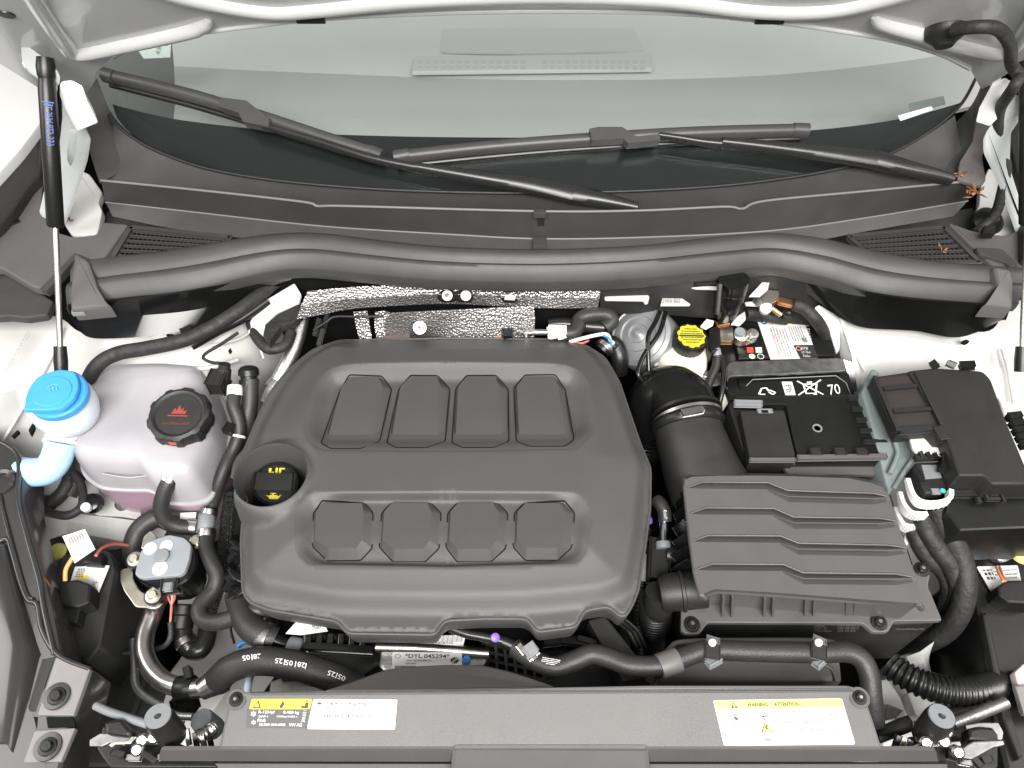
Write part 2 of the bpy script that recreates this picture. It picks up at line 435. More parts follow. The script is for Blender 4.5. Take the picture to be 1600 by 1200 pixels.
# =================================================================== SETTING
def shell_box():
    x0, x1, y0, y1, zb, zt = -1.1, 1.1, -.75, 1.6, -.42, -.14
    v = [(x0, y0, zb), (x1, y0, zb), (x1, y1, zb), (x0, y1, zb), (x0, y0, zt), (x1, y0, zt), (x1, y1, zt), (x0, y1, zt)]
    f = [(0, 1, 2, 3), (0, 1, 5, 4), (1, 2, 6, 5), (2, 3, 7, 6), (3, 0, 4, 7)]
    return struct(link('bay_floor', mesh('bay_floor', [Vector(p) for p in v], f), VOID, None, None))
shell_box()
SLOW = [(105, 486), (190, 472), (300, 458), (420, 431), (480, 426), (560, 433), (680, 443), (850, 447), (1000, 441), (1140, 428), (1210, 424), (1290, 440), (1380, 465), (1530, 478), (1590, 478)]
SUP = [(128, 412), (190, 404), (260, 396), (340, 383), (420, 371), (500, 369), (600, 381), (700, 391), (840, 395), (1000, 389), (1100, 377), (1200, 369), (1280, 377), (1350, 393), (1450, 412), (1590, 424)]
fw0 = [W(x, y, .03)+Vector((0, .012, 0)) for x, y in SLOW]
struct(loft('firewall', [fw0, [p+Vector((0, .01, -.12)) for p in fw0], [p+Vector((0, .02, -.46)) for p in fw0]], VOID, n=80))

# ------------------------------------------------------------------ white inner wings
def zt(a, b, y0, y1): return lambda px, py: a+(b-a)*max(0, min(1, (py-y0)/(y1-y0)))
L0 = [(-120, 470, -.02), (20, 488, -.03), (75, 492, -.035), (100, 500, -.035), (130, 520, -.03), (200, 520, -.03), (300, 505, -.03), (390, 470, -.03), (455, 430, -.02), (490, 452, -.02)]
L1 = [(-120, 560, -.03), (20, 545, -.035), (80, 545, -.05), (130, 548, -.055), (200, 550, -.05), (300, 535, -.05), (390, 500, -.05), (450, 465, -.05), (475, 480, -.05)]
L2 = [(-120, 640, -.04), (0, 615, -.04), (60, 600, -.07), (140, 590, -.075), (220, 570, -.06), (310, 565, -.065), (380, 545, -.07), (430, 520, -.09), (460, 510, -.11)]
L3 = [(-120, 740, -.06), (0, 680, -.09), (70, 680, -.12), (140, 660, -.12), (220, 640, -.1), (310, 620, -.1), (380, 600, -.11), (430, 590, -.16), (470, 570, -.2)]
L4 = [(-120, 860, -.1), (0, 760, -.14), (80, 760, -.17), (150, 745, -.17), (220, 745, -.17), (310, 740, -.17), (380, 720, -.18), (430, 690, -.25), (470, 660, -.3)]
L5 = [(-120, 960, -.16), (40, 860, -.19), (100, 835, -.2), (160, 815, -.19), (230, 800, -.19), (310, 800, -.19), (380, 790, -.22), (430, 760, -.3), (470, 740, -.36)]
L6 = [(-120, 1000, -.3), (60, 900, -.3), (110, 870, -.27), (170, 860, -.25), (240, 850, -.25), (310, 850, -.26), (390, 830, -.3), (430, 800, -.36), (470, 780, -.4)]
struct(loft('inner_wing_left', [L0, L1, L2, L3, L4, L5, L6], PRIMER, n=60, sub=8))
R0 = [(1280, 432, -.02), (1300, 470, -.02), (1340, 495, -.03), (1420, 506, -.03), (1500, 515, -.03), (1550, 515, -.03), (1590, 470, -.02), (1720, 460, -.02)]
R1 = [(1285, 470, -.05), (1310, 510, -.04), (1360, 525, -.035), (1430, 530, -.03), (1500, 540, -.03), (1550, 535, -.035), (1590, 520, -.04), (1720, 520, -.04)]
R2 = [(1300, 540, -.09), (1320, 560, -.075), (1370, 560, -.06), (1430, 565, -.05), (1500, 575, -.05), (1550, 580, -.06), (1590, 580, -.06), (1720, 580, -.06)]
R3 = [(1320, 660, -.16), (1350, 650, -.13), (1390, 640, -.12), (1440, 640, -.11), (1500, 640, -.11), (1550, 650, -.11), (1600, 650, -.11), (1720, 650, -.1)]
R4 = [(1340, 800, -.26), (1380, 790, -.24), (1420, 780, -.23), (1460, 780, -.22), (1510, 790, -.21), (1560, 800, -.2), (1620, 800, -.2), (1720, 800, -.2)]
R5 = [(1380, 980, -.4), (1400, 970, -.38), (1440, 950, -.36), (1480, 930, -.33), (1520, 900, -.29), (1560, 890, -.27), (1620, 880, -.26), (1720, 880, -.26)]
struct(loft('inner_wing_right', [R0, R1, R2, R3, R4, R5], PRIMER, n=60, sub=8))
# frame rails deep in the bay
struct(plate('frame_rail_left', [(270, 900), (400, 880), (420, 990), (370, 1060), (320, 1130), (290, 1170), (200, 1170), (240, 1080), (285, 1020)], -.26, .1, PRIMER, bev=.006, rc=8))
struct(plate('frame_rail_right', [(1398, 1025), (1450, 1010), (1475, 1130), (1440, 1160), (1380, 1170), (1366, 1100)], -.24, .1, PRIMER, bev=.006, rc=8))

# ------------------------------------------------------------------ wings (fenders) outside the bay
def fender(name, px, z, label):
    return tag(plate(name, px, z, .02, WHITE, bev=.004, rc=10), label, 'car panel')
fender('front_wing', [(-260, 20), (-60, 40), (66, 130), (66, 188), (30, 235), (0, 268), (-60, 330), (-260, 520)], .075, 'white front wing edge outside the strut carrying blue print')
fender('front_wing', [(1604, 60), (1850, 0), (1850, 480), (1640, 330), (1612, 250)], .075, 'white front wing edge outside the bare wire harness')
# black rubber gutter between wing and bay
def rubber(px, z, label):
    return tag(plate('wing_gutter_trim', px, z, .02, BLACKM, bev=.004, rc=4), label, 'trim')
rubber([(64, 186), (70, 240), (62, 275), (45, 292), (20, 330), (0, 352), (-80, 420), (-80, 360), (0, 268), (32, 232)], .06, 'black gutter trim beside the strut carrying blue print')
rubber([(1577, 215), (1590, 178), (1640, 170), (1660, 330), (1640, 420), (1600, 400), (1597, 300)], .06, 'black gutter trim beside the wire harness at the bonnet hinge')

# =================================================================== WINDSCREEN AND DASHBOARD
GA = 28.0
GN = Vector((0, -math.sin(R(GA)), math.cos(R(GA)))); G0 = Vector((0, .262, .088))
def GP(px, py, off=0.): return WP(px, py, G0+GN*off, GN)
ARC = [(150, 128), (160, 165), (180, 192), (215, 220), (270, 246), (340, 267), (450, 284), (600, 296), (750, 301), (850, 301), (1000, 298), (1150, 288), (1290, 268), (1380, 244), (1450, 207), (1500, 165), (1526, 120)]
ws = thing('windscreen', 'laminated windscreen glass rising behind the wipers', 'windscreen', GP(800, 301))
top = [GP(1660, -220), GP(1200, -260), GP(800, -270), GP(400, -260), GP(-60, -220)]
arcw = crom([GP(x, y) for x, y in ARC], 5)
P = arcw+top
v = P+[p-GN*.004 for p in P]; n = len(P)
link('glass_pane', fixn(mesh('glass_pane', v, [tuple(range(n)), tuple(range(2*n-1, n-1, -1))]+[(i, (i+1) % n, n+(i+1) % n, n+i) for i in range(n)])), GLASS, ws, None)
FT = [(176, 163), (230, 177), (300, 190), (450, 206), (620, 213), (850, 215), (1060, 212), (1250, 205), (1400, 187), (1503, 160)]
FB = [(176, 164), (190, 195), (240, 230), (330, 262), (450, 283), (600, 295), (850, 299), (1060, 294), (1290, 267), (1400, 234), (1470, 196), (1503, 161)]
loft('frit_band', [[GP(x, y, -.007) for x, y in FT], [GP(x, y, -.007) for x, y in FB]], FRIT, ws, n=60, thick=.001)
for k, (x, y) in enumerate([(203, 189), (1471, 186)]):
    lathe('locating_dot', GP(x, y, -.0055), GN, [(.003, 0), (.003, .0004)], BLACKM, ws, n=12)
# VIN window and sticker in the corner of the glass
s, q = sticker('vin_window', [GP(1420, 162, -.0055), GP(1474, 150, -.0055), GP(1477, 163, -.0055), GP(1423, 177, -.0055)], mat('vin_window_tint', (.20, .215, .21), .4), ws)
s, q = sticker('clear_sticker', [GP(1403, 181, .0002), GP(1455, 166, .0002), GP(1458, 172, .0002), GP(1407, 189, .0002)], mat('clear_sticker_film', (.6, .68, .66), .2), ws)
s, q = sticker('corner_sticker', [GP(207, 66, -.0055), GP(268, 56, -.0055), GP(266, 90, -.0055), GP(225, 92, -.0055)], mat('film_white', (.75, .8, .78), .3), ws)
text('sticker_print', 'E1 43\n00\nW', [GP(246, 64, -.004), GP(264, 66, -.004), GP(258, 88, -.004), GP(243, 84, -.004)], GREYINK, ws, .0005)

da = thing('dashboard', 'dashboard behind the windscreen with bonnet reflection painted pale grey', 'dashboard', (800, 215, .1))
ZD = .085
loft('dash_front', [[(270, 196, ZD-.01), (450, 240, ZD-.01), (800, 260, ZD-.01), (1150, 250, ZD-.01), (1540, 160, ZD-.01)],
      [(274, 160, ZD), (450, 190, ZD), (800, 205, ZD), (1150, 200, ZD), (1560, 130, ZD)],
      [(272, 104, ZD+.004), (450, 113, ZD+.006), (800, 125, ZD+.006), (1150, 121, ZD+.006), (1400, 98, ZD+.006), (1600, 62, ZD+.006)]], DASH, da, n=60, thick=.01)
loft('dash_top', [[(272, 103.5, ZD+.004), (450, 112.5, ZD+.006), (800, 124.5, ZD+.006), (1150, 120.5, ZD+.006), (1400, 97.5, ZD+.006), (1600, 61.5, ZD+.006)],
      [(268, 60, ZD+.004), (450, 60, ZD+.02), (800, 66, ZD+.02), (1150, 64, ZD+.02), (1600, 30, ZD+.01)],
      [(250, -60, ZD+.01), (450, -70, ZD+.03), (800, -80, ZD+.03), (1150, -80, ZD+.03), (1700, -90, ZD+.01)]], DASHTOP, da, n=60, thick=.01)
loft('dash_unreflected', [[(110, 150, ZD-.015), (200, 200, ZD-.015), (292, 212, ZD-.015)], [(120, 80, ZD-.012), (200, 110, ZD-.012), (276, 110, ZD-.012)],
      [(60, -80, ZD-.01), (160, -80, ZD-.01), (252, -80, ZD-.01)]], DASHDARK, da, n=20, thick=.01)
vent = plate('defroster_vent', [(648, 88), (1017, 82), (1021, 107), (642, 112)], ZD+.019, .006, DASHTOP, da, bev=.002, rc=3)
VSL = mat('vent_slot', (.425, .432, .424), .7)  # slots kept pale under the painted reflection veil
for x0, x1 in ((652, 826), (848, 1012)):
    N = 14
    for r_, (ya, yb) in enumerate(((94, 100), (102.5, 107.5))):
        for i in range(N):
            a = x0+(x1-x0)*i/N; b = a+(x1-x0)/N*.62
            plate('vent_slot', [(a, ya), (b, ya), (b, yb), (a, yb)], ZD+.0196, .001, VSL, vent, bev=0, smooth=None)
loft('dash_panel', [[(690, 80, ZD+.021), (830, 82, ZD+.021), (1005, 78, ZD+.021)], [(690, 45, ZD+.0235), (830, 44, ZD+.0235), (990, 44, ZD+.0235)]], mat('dash_panel_reflection', (.45, .457, .449), .6), da, n=20, thick=.004)

# =================================================================== COWL
cw = thing('cowl', 'black plastic cowl panel with leaf grilles below the windscreen', 'cowl', (840, 375, .03))
WT = [(158, 282, .1), (300, 296, .1), (470, 315, .1), (497, 322, .097), (545, 322, .1), (840, 330, .1), (1000, 329, .1), (1130, 323, .1), (1160, 326, .097), (1195, 314, .1), (1350, 299, .1), (1526, 282, .1)]
shelf0 = [(178, 187, .13), (215, 221, .115), (270, 247, .105), (340, 268, .1), (450, 285, .097), (600, 297, .095), (750, 302, .095), (850, 302, .095), (1000, 299, .095), (1150, 289, .097), (1290, 269, .1), (1380, 245, .105), (1450, 208, .115), (1492, 178, .13)]
shelf0 = [GP(p[0], p[1]+2, -.002) for p in shelf0]
shelf1 = [P3(p)+Vector((0, .004, -.008)) for p in WT]
mid = [(a+b)/2+Vector((0, 0, -.006)) for a, b in zip(resample(crom(shelf0, 6), 13), resample(crom(shelf1, 6), 13))]
loft('shelf', [shelf0, mid, shelf1], COWL, cw, n=70, thick=.002)
tube('glass_edge_seal', [GP(x, y, .001) for x, y in ARC], .0022, BLACKM, cw, n=8)
wl1 = [(165, 316, .055), (300, 331, .055), (500, 353, .055), (700, 366, .055), (840, 373, .055), (1000, 371, .055), (1200, 361, .055), (1350, 341, .055), (1512, 314, .055)]
loft('front_wall', [WT, wl1], COWL, cw, n=70, thick=.0025)
tube('top_lip', WT, .0018, LIP, cw, n=8)
tube('fold_lip', wl1, .0014, LIP, cw, n=8)
wl2 = [(176, 338, .045), (300, 362, .045), (500, 384, .045), (700, 400, .045), (840, 404, .045), (1000, 400, .045), (1200, 388, .045), (1350, 362, .045), (1490, 338, .045)]
loft('lower_wall', [wl1, wl2], COWL, cw, n=70, thick=.0025)
loft('base', [[(170, 330, .006), (400, 365, .006), (840, 385, .006), (1200, 375, .006), (1520, 325, .006)], [(100, 420, .006), (400, 420, .006), (840, 430, .006), (1200, 410, .006), (1600, 420, .006)]], COWL, cw, n=30, thick=.002)
c = plate('centre_clip', [(834, 326), (853, 326), (853, 333), (834, 333)], .104, .008, COWL, cw, bev=.001)
plate('centre_clip', [(832, 370), (854, 370), (853, 384), (833, 384)], .06, .008, COWL, cw, bev=.001)
plate('clip_slot', [(840, 335), (851, 335), (850, 363), (841, 363)], zt(.098, .063, 335, 363), .004, BLACKM, cw, bev=.0005)
# grilles: frame, each slat and each cross bar a piece of its own
def grille(corners, n, m, zb=.044):
    q = qworld(corners, zb)
    fr = thing_part = None
    P = q
    rim = plate('grille_tray', [c[:2] for c in corners], zb-.028, .003, VOID, cw, bev=0)
    for k in range(4):
        a, b = q[k], q[(k+1) % 4]; bar('grille_frame', a, b, .005, .006, COWL, cw)
    for i in range(n):
        t = (i+.5)/n; a = quadpt(q, .03, t); b = quadpt(q, .97, t); bar('slat', a, b, .0019, .003, COWL, cw, bev=.0004)
    bm = None; v = []; f = []
    for j in range(m):
        t = (j+.5)/m; a = quadpt(q, t, .02)-Vector((0, 0, .0035)); b = quadpt(q, t, .98)-Vector((0, 0, .0035))
        bar('cross_bar', a, b, .0011, .002, COWL, cw, bev=0)
grille([(205, 357), (361, 372), (328, 412), (172, 412)], 7, 22)
grille([(1326, 371), (1474, 357), (1530, 412), (1372, 412)], 7, 22)
# corner aprons between wing and grille
def apron(px, label, bend):
    t = thing('cowl_corner_cover', label, 'trim', (px[0][0], px[0][1], .04))
    plate('cover_plate', px, .046, .012, SHROUD, t, bev=.003, rc=5); return t
t = apron([(-70, 420), (0, 360), (46, 290), (66, 268), (72, 330), (88, 362), (116, 370), (150, 366), (160, 346), (201, 350), (157, 412), (118, 394), (74, 452), (50, 448), (0, 418)], 'dark grey corner cover beside the strut carrying blue print', 1)
plate('flange', [(-70, 425), (0, 419), (50, 449), (84, 470), (73, 492), (40, 497), (14, 494), (-70, 500)], .03, .01, COWL, t, bev=.003, rc=4)
plate('raised_pad', [(62, 450), (118, 394), (120, 402), (72, 455)], .052, .01, SEAL, t, bev=.001)
plate('slot', [(10, 343), (26, 340), (32, 345), (16, 352)], .048, .003, BLACK, t, bev=.0005, rc=3)
t = apron([(1482, 347), (1520, 360), (1535, 362), (1570, 368), (1600, 355), (1720, 330), (1720, 480), (1596, 430), (1548, 412)], 'dark grey corner cover beside the wire harness grommet', -1)
plate('raised_pad', [(1524, 386), (1566, 388), (1590, 412), (1592, 440), (1572, 410), (1530, 396)], .05, .006, SEAL, t, bev=.0015, rc=4)
# pillar-side trims
tag(loft('pillar_trim', [[(131, 150, .17), (135, 190, .15), (142, 240, .12), (156, 286, .098)], [(142, 138, .175), (156, 176, .15), (178, 208, .125), (204, 260, .098)], [(152, 122, .18), (166, 160, .155), (184, 190, .13), (224, 230, .11)]], COWL, None, n=24, thick=.004), 'black pillar trim sweeping down beside the wiper tip', 'trim')
tag(loft('pillar_trim', [[(1540, 112, .18), (1526, 150, .16), (1505, 180, .13), (1462, 218, .11)], [(1546, 130, .18), (1534, 165, .155), (1515, 200, .125), (1482, 270, .1)], [(1548, 150, .17), (1531, 180, .15), (1520, 220, .12), (1498, 284, .098)]], COWL, None, n=24, thick=.004), 'black pillar trim sweeping down beside the dead leaves', 'trim')
tag(plate('rubber_flap', [(1541, 155), (1555, 182), (1541, 207), (1535, 247), (1541, 281), (1532, 291), (1496, 281), (1500, 252), (1520, 220), (1527, 180)], zt(.165, .1, 155, 290), .004, mat('flap_rubber', (.075, .064, .062), .6, bump=.3, bscale=300, var=.25, vscale=50), bev=.001, rc=4), 'brown black rubber flap above the dead leaves', 'trim')
# dead leaves
def leaf(px, py, z, s, lab):
    c_ = W(px, py, z); rg = random.Random(int(px*7+py)); v = []; f = []
    for k in range(9):
        a = rg.uniform(0, 6.28); d = Vector((math.cos(a), math.sin(a)*.7, rg.uniform(-.2, .9))).normalized(); u = d.cross(Vector((rg.uniform(-1, 1), rg.uniform(-1, 1), rg.uniform(-1, 1)))).normalized()
        o_ = c_+Vector((rg.uniform(-1, 1), rg.uniform(-1, 1), rg.uniform(-.4, .8)))*s*.45; L = s*rg.uniform(.6, 1.1); b = len(v)
        nn = d.cross(u)
        v += [o_, o_+d*L*.5+u*L*.2, o_+d*L+nn*L*.15, o_+d*L*.5-u*L*.2, o_+d*L*.5+nn*L*.12]
        f += [(b, b+1, b+4), (b+1, b+2, b+4), (b+2, b+3, b+4), (b+3, b, b+4)]
    return tag(link('dead_leaf', mesh('dead_leaf', v, f), LEAF, None, None), lab, 'leaf')
leaf(1523, 300, .095, .018, 'curled brown dead leaf hanging off the cowl end')
leaf(1500, 274, .105, .012, 'crumbs of brown leaf litter under the rubber flap')
leaf(1473, 390, .052, .008, 'tiny orange brown leaf scrap on the leaf grille')
leaf(108, 345, .03, .008, 'brown leaf scrap beside the strut foot of the hinge')

# ------------------------------------------------------------------ bulkhead seal
sl = thing('bulkhead_seal', 'long wavy black rubber bulkhead seal across the bay', 'seal', (840, 447, .03))
up_ = resample(crom([W(x, y, .045) for x, y in SUP], 6), 60); lo_ = resample(crom([W(x, y, .03) for x, y in SLOW], 6), 60)
def sline(f_, dz): return [a.lerp(b, f_)+Vector((0, 0, dz)) for a, b in zip(up_, lo_)]
loft('seal_strip', [sline(-.03, -.015), sline(0, .002), sline(.1, .012), sline(.22, .0165), sline(.36, .017), sline(.46, .0135), sline(.52, .011), sline(.58, .0135), sline(.66, .0165), sline(.74, .015), sline(.84, .009), sline(.92, .0045), sline(.94, .0015), sline(.98, .0045), sline(1.0, -.004), sline(.97, -.012)], SEAL, sl, n=110, smooth=60)
plate('end_cap', [(116, 392), (139, 408), (158, 462), (174, 478), (110, 484), (109, 470), (112, 425)], zt(.066, .045, 392, 484), .02, SHROUD, sl, bev=.004, rc=4)
plate('end_cap', [(1552, 416), (1578, 420), (1584, 435), (1583, 480), (1534, 478), (1562, 454)], zt(.066, .045, 416, 480), .02, SHROUD, sl, bev=.004, rc=4)
plate('cap_clip', [(111, 482), (131, 481), (131, 488), (111, 489)], .04, .006, GREYPL, sl, bev=.001)
# shiny black side panels under the seal
def sidepanel(lines, label):
    t = thing('bulkhead_side_panel', label, 'panel', lines[-1][2]); loft('panel_sheet', lines, GLOSS, t, n=40, thick=.003, sub=6); return t
sidepanel([[(106, 478, .045), (190, 468, .04), (300, 455, .035), (420, 428, .03), (470, 425, .03)], [(112, 500, .02), (190, 495, .01), (300, 485, .0), (390, 462, .0), (450, 440, .005)],
           [(122, 515, .005), (150, 529, -.01), (250, 523, -.015), (330, 505, -.02), (400, 470, -.02)]], 'glossy black bulkhead side panel above the coolant tank')
sidepanel([[(1240, 425, .03), (1290, 436, .03), (1380, 462, .035), (1530, 476, .04), (1580, 478, .045)], [(1250, 450, .0), (1320, 478, .0), (1400, 495, .0), (1520, 502, .01), (1572, 500, .02)],
           [(1310, 495, -.02), (1350, 512, -.02), (1430, 517, -.015), (1500, 527, -.01), (1566, 500, .005)]], 'glossy black bulkhead side panel above the fuse box')

# =================================================================== WIPERS
def strip3(name, px, wid, hgt, off, m, parent, nseg=30):
    """slim moulded bar lying along px on the glass: rounded roof section"""
    P = resample(crom([GP(x, y, off) for x, y in px], 6), nseg); v = []; f = []; S = 7
    for i, p in enumerate(P):
        t = (P[min(nseg-1, i+1)]-P[max(0, i-1)]).normalized(); s_ = t.cross(GN).normalized()
        w_ = wid[0]+(wid[1]-wid[0])*i/(nseg-1) if isinstance(wid, tuple) else wid
        for k in range(S):
            a = math.pi*k/(S-1); v.append(p+s_*math.cos(a)*w_/2+GN*(math.sin(a)**.7*hgt if 0 < k < S-1 else 0))
        v.append(p+s_*w_*.4-GN*.002); v[-1] = p-s_*w_*.5-GN*.003; v.append(p+s_*w_*.5-GN*.003)
    M = S+2
    for i in range(nseg-1):
        for k in range(M): f.append((i*M+k, i*M+(k+1) % M, (i+1)*M+(k+1) % M, (i+1)*M+k))
    f.append(tuple(range(M))); f.append(tuple(range((nseg-1)*M, nseg*M)))
    return link(name, fixn(mesh(name, v, f)), m, parent, 40)
WPL = mat('wiper_plastic', (.05, .049, .048), .42, bump=.1, bscale=900, var=.08)
WARM = mat('wiper_arm_paint', (.02, .02, .02), .28, bump=.05, bscale=800, var=.1)
def wiper(label, blade, rub, endcaps, arm1, arm2, head, clip, base):
    t = thing('wiper', label, 'wiper', GP(*base))
    strip3('spoiler', blade, .0165, .010, .012, WPL, t)
    strip3('rubber_blade', rub, .008, .003, .003, BLACK, t)
    for px in endcaps: strip3('end_cap', px, .018, .0115, .012, WPL, t, 6)
    strip3('arm_rod', arm1, (.008, .011), .006, .022, WARM, t, 16)
    strip3('arm', arm2, (.012, .024), .009, .022, WARM, t, 16)
    strip3('arm_head', head, (.026, .014), .011, .02, WARM, t, 12)
    for k, px in enumerate(clip):
        plate_ = [GP(x, y, .03) for x, y in px]; v = plate_+[p-GN*.016 for p in plate_]; n = len(px)
        bmf = [tuple(range(n)), tuple(range(2*n-1, n-1, -1))]+[(i, (i+1) % n, n+(i+1) % n, n+i) for i in range(n)]
        link('blade_clip', fixn(mesh('blade_clip', v, bmf)), WPL, t, None)
    return t
wiper('black wiper whose long blade reaches the pillar trim', [(170, 119), (300, 150), (420, 187), (520, 220), (592, 242)], [(172, 131), (300, 164), (420, 200), (520, 231), (588, 250)],
      [[(163, 117), (180, 122)], [(578, 237), (597, 245)]], [(410, 196), (500, 222), (580, 247), (655, 262)], [(650, 262), (740, 276), (830, 290), (896, 304)], [(893, 303), (940, 313), (995, 326)],
      [[(345, 152), (385, 157), (420, 185), (420, 198), (380, 190), (372, 176), (342, 166)]], (960, 325))
wiper('black wiper with blade resting over the dark frit band', [(620, 246), (760, 231), (900, 220), (1080, 209), (1256, 204)], [(624, 258), (760, 244), (900, 232), (1080, 221), (1250, 215)],
      [[(616, 247), (640, 243)], [(1238, 204), (1262, 205)]], [(1030, 212), (1060, 216), (1100, 222), (1135, 225)], [(1127, 223), (1200, 230), (1290, 240), (1368, 250)], [(1364, 249), (1410, 262), (1470, 277), (1486, 282)],
      [[(921, 201), (935, 198), (972, 198), (995, 213), (1030, 209), (1032, 218), (982, 224), (974, 216), (925, 219)]], (1460, 282))

# =================================================================== BONNET (open, seen from below) AND ITS STRUTS
HA = 48.0
HN = Vector((0, math.sin(R(HA)), math.cos(R(HA)))); H0 = Vector((0, .24, .325))
def HP(px, py, off=0.): return WP(px, py, H0-HN*off, HN)
bo = thing('bonnet', 'white bonnet standing open above the windscreen', 'bonnet', HP(800, 15))
HE = [(-420, -190), (-200, -40), (-60, 62), (20, 112), (66, 141), (98, 127), (120, 130), (138, 150), (150, 112), (176, 88), (215, 71), (300, 52), (420, 36), (500, 28), (650, 20), (840, 16), (1050, 19), (1200, 32), (1300, 45), (1400, 63), (1470, 84), (1515, 106), (1538, 148), (1552, 128), (1570, 118), (1600, 96), (1700, 50), (1900, -120)]
he = [HP(x, y) for x, y in HE]
P = []
for i in range(len(he)-1):
    for k in range(4): P.append(he[i].lerp(he[i+1], k/4))
P.append(he[-1]); top = [HP(1500, -520), HP(1000, -560), HP(600, -560), HP(100, -520)]
P = P+top; n = len(P); v = P+[p+HN*.012 for p in P]
link('inner_panel', fixn(mesh('inner_panel', v, [tuple(range(n)), tuple(range(2*n-1, n-1, -1))]+[(i, (i+1) % n, n+(i+1) % n, n+i) for i in range(n)])), WHITE, bo, 30)
edge = [HP(x, y+1) for x, y in HE[9:22]]
tube('hem', edge, .003, WHITE, bo, n=10)
tube('bead', [HP(x, y, .0) for x, y in [(20, -60), (62, 10), (98, 62), (122, 82), (200, 68), (290, 48), (318, 38), (326, 30)]], [.010]*7+[.008, .003], WHITE, bo, n=14)
tube('bead', [HP(x, y, .0) for x, y in [(1366, 26), (1380, 36), (1440, 52), (1500, 70), (1560, 82), (1585, 70), (1620, 20), (1650, -50)]], [.003, .008]+[.010]*7, WHITE, bo, n=14)
tube('crossbar', [HP(x, y, -.004) for x, y in [(140, -80), (230, -30), (320, -4), (420, 12), (500, 8), (640, -6), (840, -14), (1030, -8), (1180, 10), (1290, 10), (1380, -8), (1460, -36), (1560, -90)]], .012, WHITE, bo, n=18)
for x, y in ((486, 30), (1202, 31)):
    a, u, b = frame(-HN); tube('rubber_buffer', [HP(x-22, y+1, .002), HP(x+22, y+1, .002)], .004, BLACK, bo, n=10)
lathe('drain_hole', HP(10, 22, .0), -HN, [(.009, -.002), (.008, .0015)], BLACK, bo, n=18)
# hinge brackets and hinges
hb = thing('hinge_assembly', 'pale painted bonnet hinge behind the strut with blue print', 'hinge', (110, 340, .03))
HPAINT = mat('hinge_paint', (.42, .44, .44), .35, coat=.3, var=.05, vscale=30)
def hingeplate(px, zf, m=HPAINT, th=.004, nm='hinge_plate', rc=6): return plate(nm, px, zf, th, m, hb, bev=.001, rc=rc)
hingeplate([(31, 62), (34, 95), (42, 108), (66, 124), (90, 130), (92, 112), (66, 88)], zt(.285, .24, 62, 130))
hingeplate([(82, 106), (96, 126), (100, 166), (107, 180), (127, 187), (139, 210), (134, 243), (126, 268), (116, 300), (102, 337), (98, 346), (60, 333), (64, 322), (82, 312), (92, 260), (97, 212), (87, 190), (82, 130)], zt(.24, .05, 106, 346), th=.006)
hingeplate([(108, 200), (118, 200), (114, 240), (106, 256), (104, 240)], zt(.212, .15, 200, 256), th=.006, nm='hinge_rib')
lathe('rivet', (105, 267, .107), (0, -.5, .8), [(.009, -.002), (.009, .001), (.005, .002)], PRIMER, hb, n=16)
lathe('ball_stud', (52, 100, .245), (1, -.2, .1), [(.006, -.01), (.006, .012)], WHITEPL, hb, n=14)
hingeplate([(93, 130), (97, 126), (110, 124), (128, 133), (136, 157), (102, 171), (93, 148)], zt(.243, .21, 124, 171), m=WHITE, th=.03, nm='added_bonnet_corner_block', rc=3)  # white block added for the brightly lit underside of the bonnet corner
hb = thing('hinge_assembly', 'pale painted bonnet hinge carrying the taped wire harness', 'hinge', (1570, 340, .03))
hingeplate([(1550, 131), (1571, 120), (1588, 131), (1586, 143), (1566, 163), (1544, 156)], zt(.243, .21, 120, 163), m=WHITE, th=.03, nm='added_bonnet_corner_block', rc=3)  # block added for the bright bonnet corner on this side
hingeplate([(1566, 165), (1586, 146), (1600, 150), (1600, 176), (1580, 206), (1578, 260), (1600, 330), (1606, 372), (1592, 362), (1565, 284), (1540, 232), (1540, 208), (1556, 184)], zt(.21, .04, 150, 370), th=.006)
tag(plate('hinge_pocket', [(118, 262), (140, 272), (160, 300), (154, 316), (160, 330), (152, 366), (112, 368), (100, 350), (116, 300)], .03, .01, PRIMER, bev=.002, rc=4), 'white sheet metal pocket behind the hinge with brown crumbs', 'car panel')
tag(plate('hinge_pocket', [(1532, 292), (1545, 262), (1560, 270), (1585, 340), (1592, 366), (1566, 368), (1530, 362), (1520, 340), (1530, 320)], .03, .01, PRIMER, bev=.002, rc=4), 'white sheet metal pocket below the wire harness', 'car panel')

